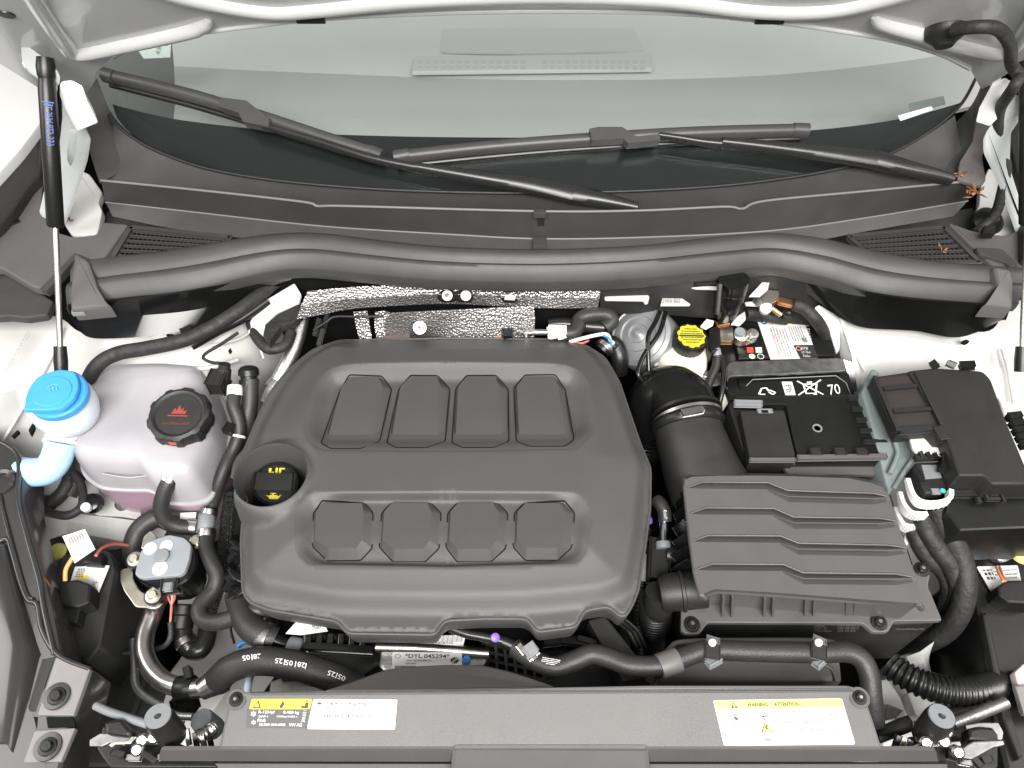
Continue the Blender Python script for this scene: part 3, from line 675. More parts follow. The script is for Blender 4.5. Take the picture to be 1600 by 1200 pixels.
def strut(label, top, knee, bot, r, prt=None):
    t = thing('gas_strut', label, 'gas strut', bot)
    a, k, b = P3(top), P3(knee), P3(bot); d = (k-a).normalized()
    tube('end_fitting', [a-d*.004, a+d*.006, a+d*.016, a+d*.022], [r*.95, r*1.08, r*1.0, r*.8], BLACK, t, n=18, straight=True)
    cyl = tube('cylinder', [a+d*.02, a+d*.03, k-d*.003, k], [r*.85, r, r, r, r, r, r*.7], BLACK, t, n=24, straight=True)
    e = (b-k).normalized()
    tube('piston_rod', [k-e*.002, b-e*.012], r*.36, STEEL, t, n=16, straight=True)
    tube('rod_end', [b-e*.02, b-e*.002, b+e*.012], [r*.75, r*.85, r*.8], BLACK, t, n=16, straight=True)
    if prt:
        up = e; side = Vector((1, 0, 0)); c0 = a.lerp(k, .27); c1 = a.lerp(k, .5)
        nrm = (CAM-c0); nrm = (nrm-d*nrm.dot(d)).normalized(); s_ = nrm.cross(d).normalized()
        o_ = nrm*(r*.94)
        text('part_number', prt, [c0+o_-s_*.004, c1+o_-s_*.004, c1+o_+s_*.004, c0+o_+s_*.004], BLUEINK, cyl, .0008, bold=.01)
        poly2d('print_mark', [c0+o_-s_*.006-d*.006, c0+o_+s_*.006-d*.006, c0+o_+s_*.006, c0+o_-s_*.006], [[(0, 0), (1, 0), (1, .25), (0, .25)], [(0.1, .5), (.9, .5), (.9, .8), (.1, .8)]], BLUEINK, cyl, .0012)
    return t
strut('black gas strut with blue print and bare steel rod', (71, 96, .262), (87, 356, .115), (95, 566, .0), .0098, 'L 5FA 823 359')
strut('black gas strut whose rod foot stands behind the fuse box', (1606, 60, .262), (1606, 352, .115), (1596, 566, .0), .0098)
# harness to the bonnet
wh = thing('bonnet_wire_harness', 'black taped wire harness looping from bonnet grommet to cowl', 'harness', (1545, 350, .04))
lathe('grommet', HP(1476, 44, .0), -HN, [(.021, -.004), (.022, .004), (.019, .010), (.012, .016), (.009, .02)], BLACKM, wh, n=28)
tube('taped_wire', [HP(1490, 46, .014), HP(1530, 42, .02), HP(1560, 46, .02), HP(1578, 70, .02), HP(1580, 100, .02), W(1592, 118, .255), W(1584, 136, .25), W(1562, 172, .2), W(1560, 210, .16), W(1572, 262, .12), W(1566, 300, .09), W(1555, 335, .06), W(1538, 352, .045), W(1524, 364, .04)], .0068, TAPE, wh, n=12, sub=10)
lathe('boot', (1545, 345, .04), (0, -.4, .9), [(.02, -.012), (.021, 0), (.016, .006), (.008, .012)], BLACK, wh, n=24)
tag(plate('ground_bracket', [(1538, 352), (1556, 353), (1555, 364), (1536, 363)], .062, .01, BLACK, bev=.001), 'small black bracket with bolt under the harness boot', 'bracket')

# pressed seams, beads and holes of the inner wings
wl_ = bpy.data.objects['inner_wing_left']; wr_ = bpy.data.objects['inner_wing_right']
for pth, r_ in (([(176, 598, -.058), (200, 586, -.056), (260, 580, -.056), (330, 574, -.062), (372, 562, -.066)], .0035), ([(96, 512, -.032), (84, 548, -.048), (62, 592, -.062), (34, 640, -.075), (4, 690, -.09)], .0022), ([(148, 640, -.085), (160, 625, -.08), (182, 618, -.078)], .003), ([(392, 500, -.045), (402, 530, -.06), (412, 560, -.078)], .002), ([(330, 540, -.045), (372, 530, -.05), (402, 512, -.052)], .002)):
    tube('pressed_bead', pth, r_, PRIMER, wl_, n=10)
for px, z in (([(258, 523), (266, 521), (273, 523), (266, 527)], -.03), ([(44, 672), (52, 659), (54, 668), (48, 681)], -.098), ([(17, 681), (28, 671), (30, 675), (20, 684)], -.088), ([(356, 548), (360, 543), (362, 547), (358, 551)], -.045)):
    plate('panel_hole', px, z+.012, .004, VOID, wl_, bev=.0003, rc=2)
text('stamped_number', 'TMBJR7NX4SY021', [W(10, 585, -.03), W(46, 522, -.025), W(54, 527, -.025), W(18, 590, -.03)], mat('stamp_grey', (.36, .36, .35), .5), wl_, .006)
for pth, r_ in (([(1566, 545, -.034), (1576, 580, -.052), (1584, 630, -.085)], .0025), ([(1548, 618, -.085), (1562, 622, -.088), (1572, 650, -.1)], .003), ([(1318, 505, -.04), (1332, 540, -.055), (1350, 580, -.08)], .0022)):
    tube('pressed_bead', pth, r_, PRIMER, wr_, n=10)
plate('panel_hole', [(1502, 533), (1510, 530), (1516, 533), (1509, 537)], -.018, .004, VOID, wr_, bev=.0003, rc=2)

# =================================================================== ENGINE COVER
ec = thing('engine_cover', 'large dark grey engine cover with eight moulded pads', 'engine cover', (700, 985, -.07))
OUT = [(385, 700), (400, 663), (420, 620), (440, 593), (466, 568), (490, 549), (530, 535), (700, 531), (870, 533), (915, 542), (946, 562), (968, 600), (985, 650), (1002, 700), (1017, 735), (1016, 800), (1008, 860), (998, 925), (988, 950), (978, 966), (967, 967), (950, 952), (914, 958), (901, 984), (838, 992), (822, 971), (760, 971), (696, 974), (682, 996), (543, 994), (528, 975), (420, 957), (390, 945), (380, 928), (377, 850), (380, 812), (384, 790)]
# the oil filler ring interrupts the left flank
ring = [(424+60*math.cos(R(a)), 743+51*math.sin(R(a))) for a in range(128, 232, 8)]
OUTL = OUT+ring
OUTL = [p for p in OUT]+ring
EZ = -.042
P0_ = out3(rnd(OUTL, 9, 3), EZ)
def dens(P, step):
    out = []
    for i in range(len(P)):
        a, b = P[i-1], P[i]; k = max(1, int((b-a).length/step))
        for j in range(k): out.append(a.lerp(b, (j+1)/k))
    return out
P0_ = dens(P0_, .012)
loops = [P0_]
def lift(P, d, z): return [Vector((q.x, q.y, z)) for q in inset(P, d)]
# a height field gives the crowned top: used for every contour
OUTF = [(p.x, p.y) for p in P0_]
import numpy as np
def polyarr(poly):
    A = np.array(poly); return np.roll(A, 1, 0), A
_pc = {}
def sdist(x, y, poly=None):
    poly = poly if poly is not None else OUTF
    k = id(poly)
    if k not in _pc: _pc[k] = polyarr(poly)
    A, B = _pc[k]; dx = B[:, 0]-A[:, 0]; dy = B[:, 1]-A[:, 1]; L = dx*dx+dy*dy+1e-18
    t = np.clip(((x-A[:, 0])*dx+(y-A[:, 1])*dy)/L, 0, 1); e = (x-A[:, 0]-t*dx)**2+(y-A[:, 1]-t*dy)**2
    c = ((A[:, 1] > y) != (B[:, 1] > y)) & (x < dx*(y-A[:, 1])/np.where(dy == 0, 1e-18, dy)+A[:, 0])
    return math.sqrt(float(e.min()))*(1 if c.sum() % 2 else -1)
def sm(a, b, x):
    t = max(0, min(1, (x-a)/(b-a))); return t*t*(3-2*t)
UP = rnd([(472, 664), (490, 600), (512, 574, 20), (560, 567), (700, 565), (868, 567), (903, 572, 24), (920, 592), (932, 658), (928, 674), (904, 704), (700, 708), (500, 706), (478, 690)], 14, 4)
LO = rnd([(459, 800), (480, 770, 20), (700, 769), (905, 770, 20), (926, 800), (920, 858, 22), (905, 876, 14), (700, 882), (478, 878, 14), (459, 860, 16)], 14, 4)
upw = [(p.x, p.y) for p in out3(UP, -.004)]; low = [(p.x, p.y) for p in out3(LO, -.004)]
WELL = W(423, 742, 0.); WR = .0405
# back edge falls away, front lip flares
SMO = [(p.x, p.y) for p in dens(out3(rnd([(420, 640), (470, 568), (530, 535), (700, 531), (870, 533), (930, 550), (968, 600), (1002, 700), (1017, 735), (1008, 860), (992, 935), (950, 955), (822, 968), (700, 970), (528, 968), (400, 945), (377, 920), (379, 800), (390, 700)], 40, 6), EZ), .01)]
def hz(x, y):
    d = sdist(x, y); s_ = sdist(x, y, SMO)
    z = EZ+.008*sm(0, .003, d)+.014*sm(.0, .022, max(0, s_))+.018*sm(.008, .085, max(0, s_))
    zb_ = .0-(y-.047)*.62
    if y > .03: z = min(z, max(EZ+.006*sm(0, .003, d), zb_))
    u = sdist(x, y, upw)
    if u > -.001: z -= .015*sm(0, .024-.020*sm(.02, .05, y), u)*sm(-.125, -.03, y)+.0009*sm(0, .002, u)
    l = sdist(x, y, low)
    if l > -.001: z -= .011*sm(0, .008+.012*sm(.11, .15, abs(x+.075)), l)*sm(-.09, -.135, y)+.0009*sm(0, .002, l)
    r_ = math.hypot(x-WELL.x, y-WELL.y)
    k = 1-sm(WR+.005, WR+.015, r_); z = z*(1-k)+k*(.001-.004*sm(WR+.001, WR+.006, r_))
    return z
pts = []
step = .0036
xs = [p.x for p in P0_]; ys = [p.y for p in P0_]
extra = []
def addloop(P):
    L = [Vector((p.x, p.y, 0)) for p in P]; L = [p for p in L if sdist(p.x, p.y) > .0008]; extra.extend(L)
for poly in (upw, low):
    Pv = dens([Vector((a, b, 0)) for a, b in poly], .003)
    for d in (-.0006, .001, .002, .0035, .005, .0065): addloop(inset(Pv, d))
for d in (.0008, .0016, .0024, .0034, .006, .009): addloop(inset(P0_, d))
for r_ in (WR, WR+.0015, WR+.004, WR+.007, WR+.010, WR+.013):
    addloop([Vector((WELL.x+r_*math.cos(2*math.pi*i/64), WELL.y+r_*math.sin(2*math.pi*i/64), 0)) for i in range(64)])
near = {}
for p in extra+P0_: near[(round(p.x/.003), round(p.y/.003))] = 1
y = min(ys)+step/2; row = 0
while y < max(ys):
    x = min(xs)+(step/2 if row % 2 else 0)
    while x < max(xs):
        if (round(x/.003), round(y/.003)) not in near and sdist(x, y) > .002 and math.hypot(x-WELL.x, y-WELL.y) > WR: extra.append(Vector((x, y, 0)))
        x += step
    y += step; row += 1
co = [Vector((p.x, p.y)) for p in P0_]+[Vector((p.x, p.y)) for p in extra]
n0 = len(P0_)
vo, eo, fo, ov, oe, of = delaunay_2d_cdt(co, [(i, (i+1) % n0) for i in range(n0)], [], 1, 1e-7)
vv = [Vector((p.x, p.y, hz(p.x, p.y))) for p in vo]; ff = []
for t in fo:
    c = sum((vo[i] for i in t), Vector((0, 0)))/3
    if math.hypot(c.x-WELL.x, c.y-WELL.y) < WR-.0004 or sdist(c.x, c.y) < 0: continue
    ff.append(tuple(t))
b = len(vv); vv += [Vector((p.x, p.y, EZ)) for p in P0_]+[Vector((p.x, p.y, EZ-.012)) for p in inset(P0_, .001)]+[Vector((p.x, p.y, EZ-.03)) for p in inset(P0_, .004)]
for k in range(2): ff += [(b+k*n0+i, b+k*n0+(i+1) % n0, b+(k+1)*n0+(i+1) % n0, b+(k+1)*n0+i) for i in range(n0)]
me = mesh('cover_shell', vv, ff)
bm = bmesh.new(); bm.from_mesh(me); bmesh.ops.remove_doubles(bm, verts=bm.verts, dist=1e-6); bmesh.ops.recalc_face_normals(bm, faces=bm.faces)
bmesh.ops.delete(bm, geom=[q for q in bm.verts if not q.link_faces], context='VERTS'); bm.to_mesh(me); bm.free()
link('cover_shell', me, COVER, ec, 60)
tube('edge_bead', [Vector((p.x, p.y, EZ+.0045)) for p in inset(P0_, .0012)]+[Vector((p.x, p.y, EZ+.0045)) for p in inset(P0_, .0012)[:1]], .0018, COVER, ec, n=8, straight=True)
def wellpt(r_, z): return [Vector((WELL.x+r_*math.cos(2*math.pi*i/48), WELL.y+r_*math.sin(2*math.pi*i/48), z)) for i in range(49)]
loft('filler_well', [wellpt(WR+.0003, .0021), wellpt(WR-.0015, -.002), wellpt(WR-.003, -.06)], COVER, ec, n=49, smoothpath=False)
lathe('well_floor', Vector((WELL.x, WELL.y, -.06)), (0, 0, 1), [(WR, 0), (WR, .001)], VOID, ec, n=32)
# pads
PADS = [
 [(530, 600), (545, 583), (595, 583), (609, 599), (591, 687), (564, 702), (518, 702), (503, 692)],
 [(622, 600), (640, 582), (683, 582), (701, 599), (694, 686), (667, 700), (619, 700), (605, 690)],
 [(712, 599), (728, 582), (775, 582), (793, 599), (794, 687), (772, 700), (723, 700), (707, 690)],
 [(804, 597), (820, 582), (868, 582), (883, 599), (896, 685), (882, 698), (827, 698), (808, 687)],
 [(489, 797), (503, 782), (568, 782), (580, 797), (578, 850), (560, 866), (508, 866), (486, 846)],
 [(596, 797), (610, 782), (672, 782), (687, 797), (684, 850), (662, 868), (612, 868), (592, 848)],
 [(700, 797), (714, 782), (777, 782), (792, 797), (789, 850), (766, 868), (713, 868), (697, 848)],
 [(805, 797), (820, 782), (882, 782), (897, 797), (893, 848), (872, 866), (822, 866), (803, 848)]]
for i, px in enumerate(PADS):
    zr = -.006
    P = out3(rnd(px, 3, 2), zr); zs = [hz(p.x, p.y) for p in P]
    cx_ = sum(p.x for p in P)/len(P); cy_ = sum(p.y for p in P)/len(P)
    zc = hz(cx_, cy_)+.0058
    base = [Vector((p.x, p.y, zq-.003)) for p, zq in zip(P, zs)]
    rim = [Vector((p.x, p.y, min(zq, zc-.003)+.0005)) for p, zq in zip(inset(P, .0004), zs)]
    x0_, x1_ = min(p.x for p in P), max(p.x for p in P); y0_, y1_ = min(p.y for p in P), max(p.y for p in P)
    cr = []
    for p, q in zip(P, inset(P, .0015)):
        fx = (q.x-cx_)/((x1_-x0_)/2); fy = (q.y-cy_)/((y1_-y0_)/2)
        dx_ = -.0075*sm(.45, .9, fx)+.0015*sm(.5, 1, -fx); dy_ = .0072*sm(.3, .85, -fy)-.001*sm(.5, 1, fy)
        cr.append(Vector((q.x+dx_, q.y+dy_, zc+(q.y-cy_)*.03)))
    # flat black ring painting the shade round the pad edge
    v = base+rim+cr; n = len(P); f = []
    for k in range(2): f += [(k*n+a, k*n+(a+1) % n, (k+1)*n+(a+1) % n, (k+1)*n+a) for a in range(n)]
    f.append(tuple(range(2*n, 3*n)))
    link('pad', fixn(mesh('pad', v, f)), PAD, ec, 25)
    g0 = inset(P, -.0002); g1 = inset(P, -.0016)
    gl = [Vector((p.x, p.y, hz(p.x, p.y)+.0003)) for p in g0]; gl2 = [Vector((p.x, p.y, hz(p.x, p.y)+.0003)) for p in g1]
    link('pad_groove_shade', mesh('pad_groove_shade', gl+gl2, [(a, (a+1) % n, n+(a+1) % n, n+a) for a in range(n)]), VOID, ec, None)
# oil filler cap down in the well
oc = thing('oil_filler_cap', 'black oil filler cap with yellow symbols sunk in the cover', 'cap', (430, 760, -.05))
CA = Vector((.12, -.25, .95)).normalized(); CO = W(431, 757, -.038)
lathe('cap_body', CO, CA, [(.026, -.016), (.0265, 0), (.0258, .0035), (.023, .005), (.0225, .0042)], BLACK, oc, n=40)
a_, u_, b_ = frame(CA)
gp_ = bar('grip_bar', CO+CA*.008-u_*.021, CO+CA*.008+u_*.021, .014, .011, BLACK, oc, up=CA, bev=.003)
qo = [CO-u_*.009+b_*.0195+CA*.0046, CO+u_*.009+b_*.0195+CA*.0046, CO+u_*.009+b_*.0115+CA*.0046, CO-u_*.009+b_*.0115+CA*.0046]
OILCAN = [[(.0, .35), (.2, .45), (.3, .3), (.7, .3), (.8, .45), (1, .2), (.8, .9), (.25, .9), (.2, .6)], [(.42, .3), (.42, .1), (.3, .1), (.3, 0), (.65, 0), (.65, .1), (.52, .1), (.52, .3)]]
poly2d('oil_symbol', [p-b_*.031 for p in qo], OILCAN, YCAP, oc, .0006)
poly2d('oil_print', qo, [[(.0, .2), (.16, .2), (.16, .9), (.0, .9)], [(.16, .7), (.34, .7), (.34, .9), (.16, .9)], [(.42, .1), (.56, .1), (.56, .9), (.42, .9)], [(.64, .1), (.78, .1), (.78, .9), (.64, .9)], [(.78, .1), (1, .1), (1, .3), (.78, .3)]], YCAP, oc, .0006)

# =================================================================== AIR FILTER BOX
ab = thing('air_filter_box', 'dark grey air filter box with four stepped ridges', 'air filter box', (1270, 985, -.12))
AZ = -.03
lid = [(1067, 750), (1081, 741, 4), (1210, 739), (1340, 744, 10), (1383, 757, 10), (1405, 830), (1429, 905), (1446, 945, 3), (1339, 940), (1210, 930), (1120, 924), (1099, 931, 4), (1092, 925), (1085, 900), (1075, 830)]
Pl = out3(rnd(lid, 6, 3), AZ-.006)
stack('lid', Pl, [(.006, -.06), (.004, -.008), (0, -.006), (0, -.004), (.001, -.002)], AIRBOX, ab)
def ZL(off): return AZ+off
def zpt(x, y): return (1000+x/3.3333, 700+y/3.3333)
rdat = [
 # left start, left shoulder, jog start, jog end, right shoulder, tip
 [(247, 206), (322, 178), (665, 180), (770, 222), (1215, 236), (1284, 252)],
 [(260, 342), (340, 312), (695, 314), (800, 360), (1245, 366), (1330, 380)],
 [(272, 486), (352, 456), (730, 458), (825, 496), (1290, 506), (1385, 520)],
 [(290, 634), (374, 604), (745, 606), (850, 650), (1330, 656), (1418, 672)]]
Z0 = .006
def lidrow(L, dys, dz):
    """one cross line of the lid: lid edge, six groove points, lid edge"""
    pts = [(x, y+d) for (x, y), d in zip(L, dys)]
    yl = pts[0][1]; yr = pts[-1][1]
    xl = 224+(yl-160)*.118+3; xr = 1283+(yr-200)*.325-2
    P = [W(*zpt(xl, yl), ZL(Z0))]+[W(*zpt(x, y), ZL(Z0+z_)) for (x, y), z_ in zip(pts, dz)]+[W(*zpt(max(xr, pts[-1][0]+6), yr), ZL(Z0))]
    return P
rows = [[W(*zpt(x, y), ZL(-.006)) for x, y in ((224, 158), (262, 138), (400, 133), (640, 132), (760, 134), (1100, 146), (1220, 172), (1274, 192))],
        [W(*zpt(x, y), ZL(Z0)) for x, y in ((234, 166), (270, 150), (400, 145), (640, 144), (760, 146), (1090, 158), (1205, 182), (1262, 204))]]
for L in rdat:
    L = [list(p) for p in L]
    rows.append(lidrow(L, [0]*6, [0]*6))
    rows.append(lidrow(L, [1, 6, 6, 6, 6, 2], [0, -.007, -.007, -.0065, -.0065, 0]))
    rows.append(lidrow(L, [2, 34, 35, 27, 24, 4], [0]*6))
    rows.append(lidrow(L, [3, 35, 37, 33, 31, 6], [0]*6))
    rows.append(lidrow(L, [4, 36, 40, 38, 36, 16], [0, 0, 0, -.004, -.004, -.001]))
    rows.append(lidrow(L, [5, 38, 44, 60, 58, 30], [0]*6))
rows.append([W(*zpt(x, y), ZL(Z0)) for x, y in ((316, 762), (386, 736), (520, 742), (745, 756), (900, 768), (1330, 800), (1430, 806), (1470, 812))])
rows.append([W(*zpt(x, y), ZL(-.006)) for x, y in ((330, 772), (396, 748), (520, 753), (745, 768), (900, 780), (1330, 818), (1440, 826), (1484, 828))])
v = [p for r_ in rows for p in r_]; n = 8
link('lid_top', mesh('lid_top', v, [(k*n+i, k*n+i+1, (k+1)*n+i+1, (k+1)*n+i) for k in range(len(rows)-1) for i in range(n-1)]), RIDGE, ab, 12)
for L in rdat: tube('crest_bead', [W(*zpt(x, y-1), ZL(Z0)) for x, y in L], .0011, RIDGE, ab, n=8, straight=True)
tube('lid_side', [rows[k][0]+Vector((.002, 0, -.0038)) for k in range(len(rows))], .0035, AIRBOX, ab, n=10, straight=True)
tube('lid_side', [rows[k][7]+Vector((-.002, 0, -.0038)) for k in range(len(rows))], .0035, AIRBOX, ab, n=10, straight=True)
FZ = -.088
fl = [(1064, 962), (1064, 985, 3), (1072, 991), (1093, 991), (1106, 973), (1348, 974), (1364, 988), (1388, 988), (1397, 971), (1473, 970), (1450, 915), (1454, 898), (1446, 880), (1432, 884), (1420, 880), (1390, 760), (1070, 760)]
plate('flange', fl, FZ, .006, AIRBOX, ab, bev=.0015, rc=5)
plate('lower_housing', [(1069, 975), (1110, 976), (1350, 978), (1462, 974), (1440, 920), (1390, 770), (1074, 770)], FZ-.008, .12, BLACKM, ab, bev=.002, rc=4)
for gx in (436, 484, 652, 697, 866, 910, 1080, 1123, 1292, 1338):
    t_ = (gx-436)/(1338-436); ytop = 778+t_*38; ybot = 884-t_*14
    a = W(*zpt(gx, ytop), AZ-.016); b2 = W(*zpt(gx-4, ybot), FZ+.001)
    v = [a+Vector((s*.0012, 0, 0)) for s in (-1, 1)]+[b2+Vector((s*.0012, 0, 0)) for s in (-1, 1)]
    v += [p+Vector((0, .02, -.002)) for p in v[:2]]+[p+Vector((0, .02, 0)) for p in v[2:]]
    link('rib', fixn(mesh('rib', v, [(0, 1, 3, 2), (4, 5, 7, 6), (0, 2, 6, 4), (1, 3, 7, 5), (0, 1, 5, 4), (2, 3, 7, 6)])), AIRBOX, ab, None)
for x, y in ((1081, 976), (1373, 973), (1440, 890)):
    screw('screw', (x, y, FZ+.0005), (0, 0, 1), .0055, BLACK, ab, STEEL)
for k in range(7):
    y = 775+k*21; bar('side_rib', (1056-(k > 3)*2, y+14, -.085), (1070+k*2, y, -.045), .002, .012, BLACK, ab, bev=.0005)
q = [W(1270, 962, -.1)] and None
def front_print(name, s, x0, y0, x1, y1, m): text(name, s, [WY(x0, y0, FY), WY(x1, y0, FY), WY(x1, y1, FY), WY(x0, y1, FY)], m, ab, .001)
FY = W(1270, 976, FZ-.008).y-.0008
GREYP = mat('mould_print', (.22, .21, .2), .6)
front_print('mould_text', 'VARIAS\n2QM 183\nZSB6008005', 1271, 975, 1299, 986, GREYP)
front_print('mould_text', '5WA 129 607 F\n2GV 129 620 C\n2GV 129 624', 1308, 974, 1342, 986, GREYP)
front_print('mould_text', '>Element 30% Mineral 10%<', 1399, 980, 1444, 983, GREYP)
# valve cylinder on its corner
lathe('valve_body', (1062, 924, -.075), (1, .05, .15), [(.005, -.024), (.019, -.022), (.021, -.016), (.021, .0), (.023, .001), (.023, .004), (.021, .005), (.021, .028), (.0, .029)], BLACKM, ab, n=28)
tube('valve_neck', [(1032, 925, -.08), (1028, 945, -.1), (1026, 955, -.13)], .017, BLACKM, ab, n=18)
tag(tube('corrugated_hose', [(1026, 938, -.1), (1022, 975, -.15), (1016, 1010, -.2), (1012, 1040, -.24)], .0185, BLACK, None, n=20, ribs=(.0052, .0012)), 'black corrugated hose dropping beside the air filter box', 'hose')
# duct from box to turbo
du = thing('intake_duct', 'black intake duct bending from the air filter box to the engine', 'duct', (1095, 745, -.1))
tube('duct_pipe', [(1110, 768, -.075), (1096, 735, -.068), (1086, 705, -.06), (1078, 680, -.055), (1073, 655, -.05)], [.050, .047, .044, .0425, .042], BLACKM, du, n=40)
tube('duct_rim', [(1075, 672, -.053), (1074, 667, -.052), (1073, 662, -.051), (1072, 657, -.05)], [.0435, .046, .046, .0435], BLACK, du, n=40)
el = [(1072, 652, -.05), (1066, 634, -.05), (1052, 622, -.056), (1035, 624, -.066), (1022, 640, -.085), (1010, 665, -.115), (1000, 690, -.15)]
tube('elbow', el, [.041, .0425, .043, .042, .040, .038, .037], GLOSS, du, n=40, sub=10)
tube('elbow_bellows', [(1018, 650, -.1), (1008, 672, -.128), (1000, 690, -.15)], .0405, BLACK, du, n=36, ribs=(.009, .0018))
ctr = W(1070, 645, -.0495)
for k, off in enumerate((0, .008)):
    c_ = W(1073-k*2, 655-k*10, -.051+k*.001)
    lathe('clamp', c_, (-.14, .95, .18), [(.0438, -.0025), (.0452, -.002), (.0452, .002), (.0438, .0025)], STEEL if k == 0 else BLACK, du, n=44)
bar('clamp_screw', (1066, 646, -.0), (1098, 640, -.004), .006, .006, STEEL, du)

# =================================================================== FRONT SHROUD
sh = thing('radiator_shroud', 'wide dark grey shroud panel over the radiator with labels', 'shroud', (840, 1190, -.06))
_a, _b = W(800, 1070, -.03), W(800, 1172, -.05); SN = (_a-_b).cross(Vector((1, 0, 0))).normalized()
SZ = lambda px, py: WP(px, py, _a, SN).z
front = [(341, 1172), (350, 1128), (359, 1094), (366, 1083, 6), (385, 1080), (514, 1078), (700, 1078), (864, 1073), (1015, 1070), (1328, 1070, 10), (1347, 1078, 8), (1353, 1090), (1366, 1128), (1380, 1172)]
plate('panel', front, SZ, .02, SHROUD, sh, bev=.0025, rc=4)
hump = [(505, 1079.5), (560, 1061), (595, 1048), (632, 1041), (700, 1038), (756, 1039), (798, 1049), (838, 1062), (866, 1072), (860, 1076), (700, 1079.5)]
plate('hump', hump, lambda px, py: -.031-.0008*max(0, 1078-py), .03, SHROUD, sh, bev=.002, rc=6)
loft('front_lip', [[(255, 1172.5, -.050), (600, 1171, -.050), (1000, 1171, -.050), (1460, 1172.5, -.050)], [(250, 1175, -.053), (600, 1174, -.053), (1000, 1174, -.053), (1463, 1175, -.053)], [(248, 1189, -.072), (600, 1190, -.072), (1000, 1190, -.072), (1466, 1190, -.072)]], SHROUD, sh, n=30, thick=.004)
plate('centre_plate', [(706, 1165), (712, 1162), (1008, 1162), (1014, 1165), (1018, 1230), (702, 1230)], lambda px, py: -.046-.03*max(0, (py-1162)/60), .02, SHROUD, sh, bev=.003, rc=3)
loft('lower_edge', [[(240, 1193, -.085), (800, 1194, -.085), (1480, 1194, -.085)], [(240, 1230, -.1), (800, 1230, -.1), (1480, 1230, -.1)]], SHROUD, sh, n=10, thick=.004)
plate('bump_strip', [(390, 1082), (1330, 1075), (1336, 1078), (1334, 1081), (392, 1086)], lambda px, py: SZ(px, py)+.0012, .002, SHROUD, sh, bev=.0008) 
for x, y in ((369, 1093), (1343, 1090)):
    lathe('screw_seat', (x, y, SZ(x, y)), (0, -.1, 1), [(.010, 0), (.0095, .0008)], SHROUD, sh, n=24)
    screw('screw', (x, y, SZ(x, y)+.0008), (0, -.1, 1), .0042, BLACK, sh, STEEL)
# the left twin label: black with a yellow header
lb = thing('refrigerant_label', 'black refrigerant label with yellow warning header on the shroud', 'label', (435, 1110, -.034))
s, q = sticker('label_base', [(386, 1108, SZ(800, 1108)), (482, 1109, SZ(800, 1109)), (477, 1138, SZ(800, 1138)), (385, 1137, SZ(800, 1137))], DARKLABEL, lb)
s2, q2 = sticker('header', [(394, 1092, SZ(800, 1092)), (488, 1092, SZ(800, 1092)), (484, 1108, SZ(800, 1108)), (390, 1108, SZ(800, 1108))], YELLOW, lb, rc=.06)
TRI = [[(.5, 0), (1, 1), (0, 1)]]; TRIIN = [[(.5, .28), (.76, .84), (.24, .84)]]
FLAME = [[(.45, 0), (.62, .25), (.9, .2), (1, .6), (.75, 1), (.3, 1), (.1, .7), (.3, .5)]]
BOOK = [[(0, .75), (.3, .7), (.5, .75), (.5, .3), (.9, .3), (1, 1), (.2, 1)], [(.55, 0), (.75, 0), (.75, .22), (.55, .22)]]
poly2d('warning_triangle', sub(q2, .05, .15, .19, .9), TRI, INK, s2); poly2d('triangle_inside', sub(q2, .05, .15, .19, .9), TRIIN, YELLOW, s2, .0009)
poly2d('flame', sub(q2, .48, .15, .56, .9), FLAME, INK, s2); poly2d('manual_symbol', sub(q2, .84, .12, .97, .9), BOOK, INK, s2)
STAR = [[(.5+.5*math.cos(R(a*30))*(1 if a % 2 else .5), .5+.5*math.sin(R(a*30))*(1 if a % 2 else .5)) for a in range(12)]]
poly2d('snowflake', sub(q, .06, .05, .17, .42), STAR, WINK, s); poly2d('compressor_symbol', sub(q, .08, .55, .17, .85), STAR, WINK, s)
for st, bx in (('R-1234yf', (.2, .06, .46, .26)), ('0.460 kg', (.6, .06, .86, .26)), ('GWP 4', (.2, .32, .36, .44)), ('CO2eq 0.002 t', (.5, .32, .84, .44)), ('PAG', (.19, .5, .32, .68)), ('50.000 044.4000', (.22, .74, .66, .88)), ('VW AG', (.72, .72, .94, .9))):
    text('print', st, sub(q, *bx), WINK, s, bold=.01)
text('print', '5WA 010 1', [quadpt(q, .92, .66), quadpt(q, .92, .04), quadpt(q, .98, .04), quadpt(q, .98, .66)], WINK, s)
lb = thing('engine_oil_label', 'white engine oil label beside the yellow headed label', 'label', (550, 1115, -.034))
s, q = sticker('label_base', [(490, 1092, SZ(800, 1092)), (621, 1093, SZ(800, 1093)), (617, 1140, SZ(800, 1140)), (480, 1139, SZ(800, 1139))], PAPER, lb, rc=.035)
text('print', 'Engine Oil', sub(q, .17, .08, .37, .22), INK, s, bold=.01); text('print', 'Huile moteur', sub(q, .43, .08, .68, .22), INK, s, bold=.01)
poly2d('oil_symbol', sub(q, .04, .09, .12, .2), OILCAN, INK, s)
poly2d('manual_symbol', sub(q, .9, .08, .98, .24), [[(0, 0), (1, 0), (1, .12), (0, .12)], [(0, .88), (1, .88), (1, 1), (0, 1)], [(0, 0), (.1, 0), (.1, 1), (0, 1)], [(.9, 0), (1, 0), (1, 1), (.9, 1)], [(.35, .3), (.45, .3), (.45, .8), (.35, .8)], [(.6, .3), (.7, .3), (.7, .8), (.6, .8)]], GREYINK, s)
LGREY = mat('pale_ink', (.24, .24, .24), .5)
greek('small_print', q, [(.17, .36, .3), (.42, .85, .3), (.42, .8, .37), (.75, .92, .74)], LGREY, s, h=.03, seed=3)
text('print', 'SAE 0W-20 & 5W-30 C5', sub(q, .16, .5, .72, .62), INK, s, bold=.015)
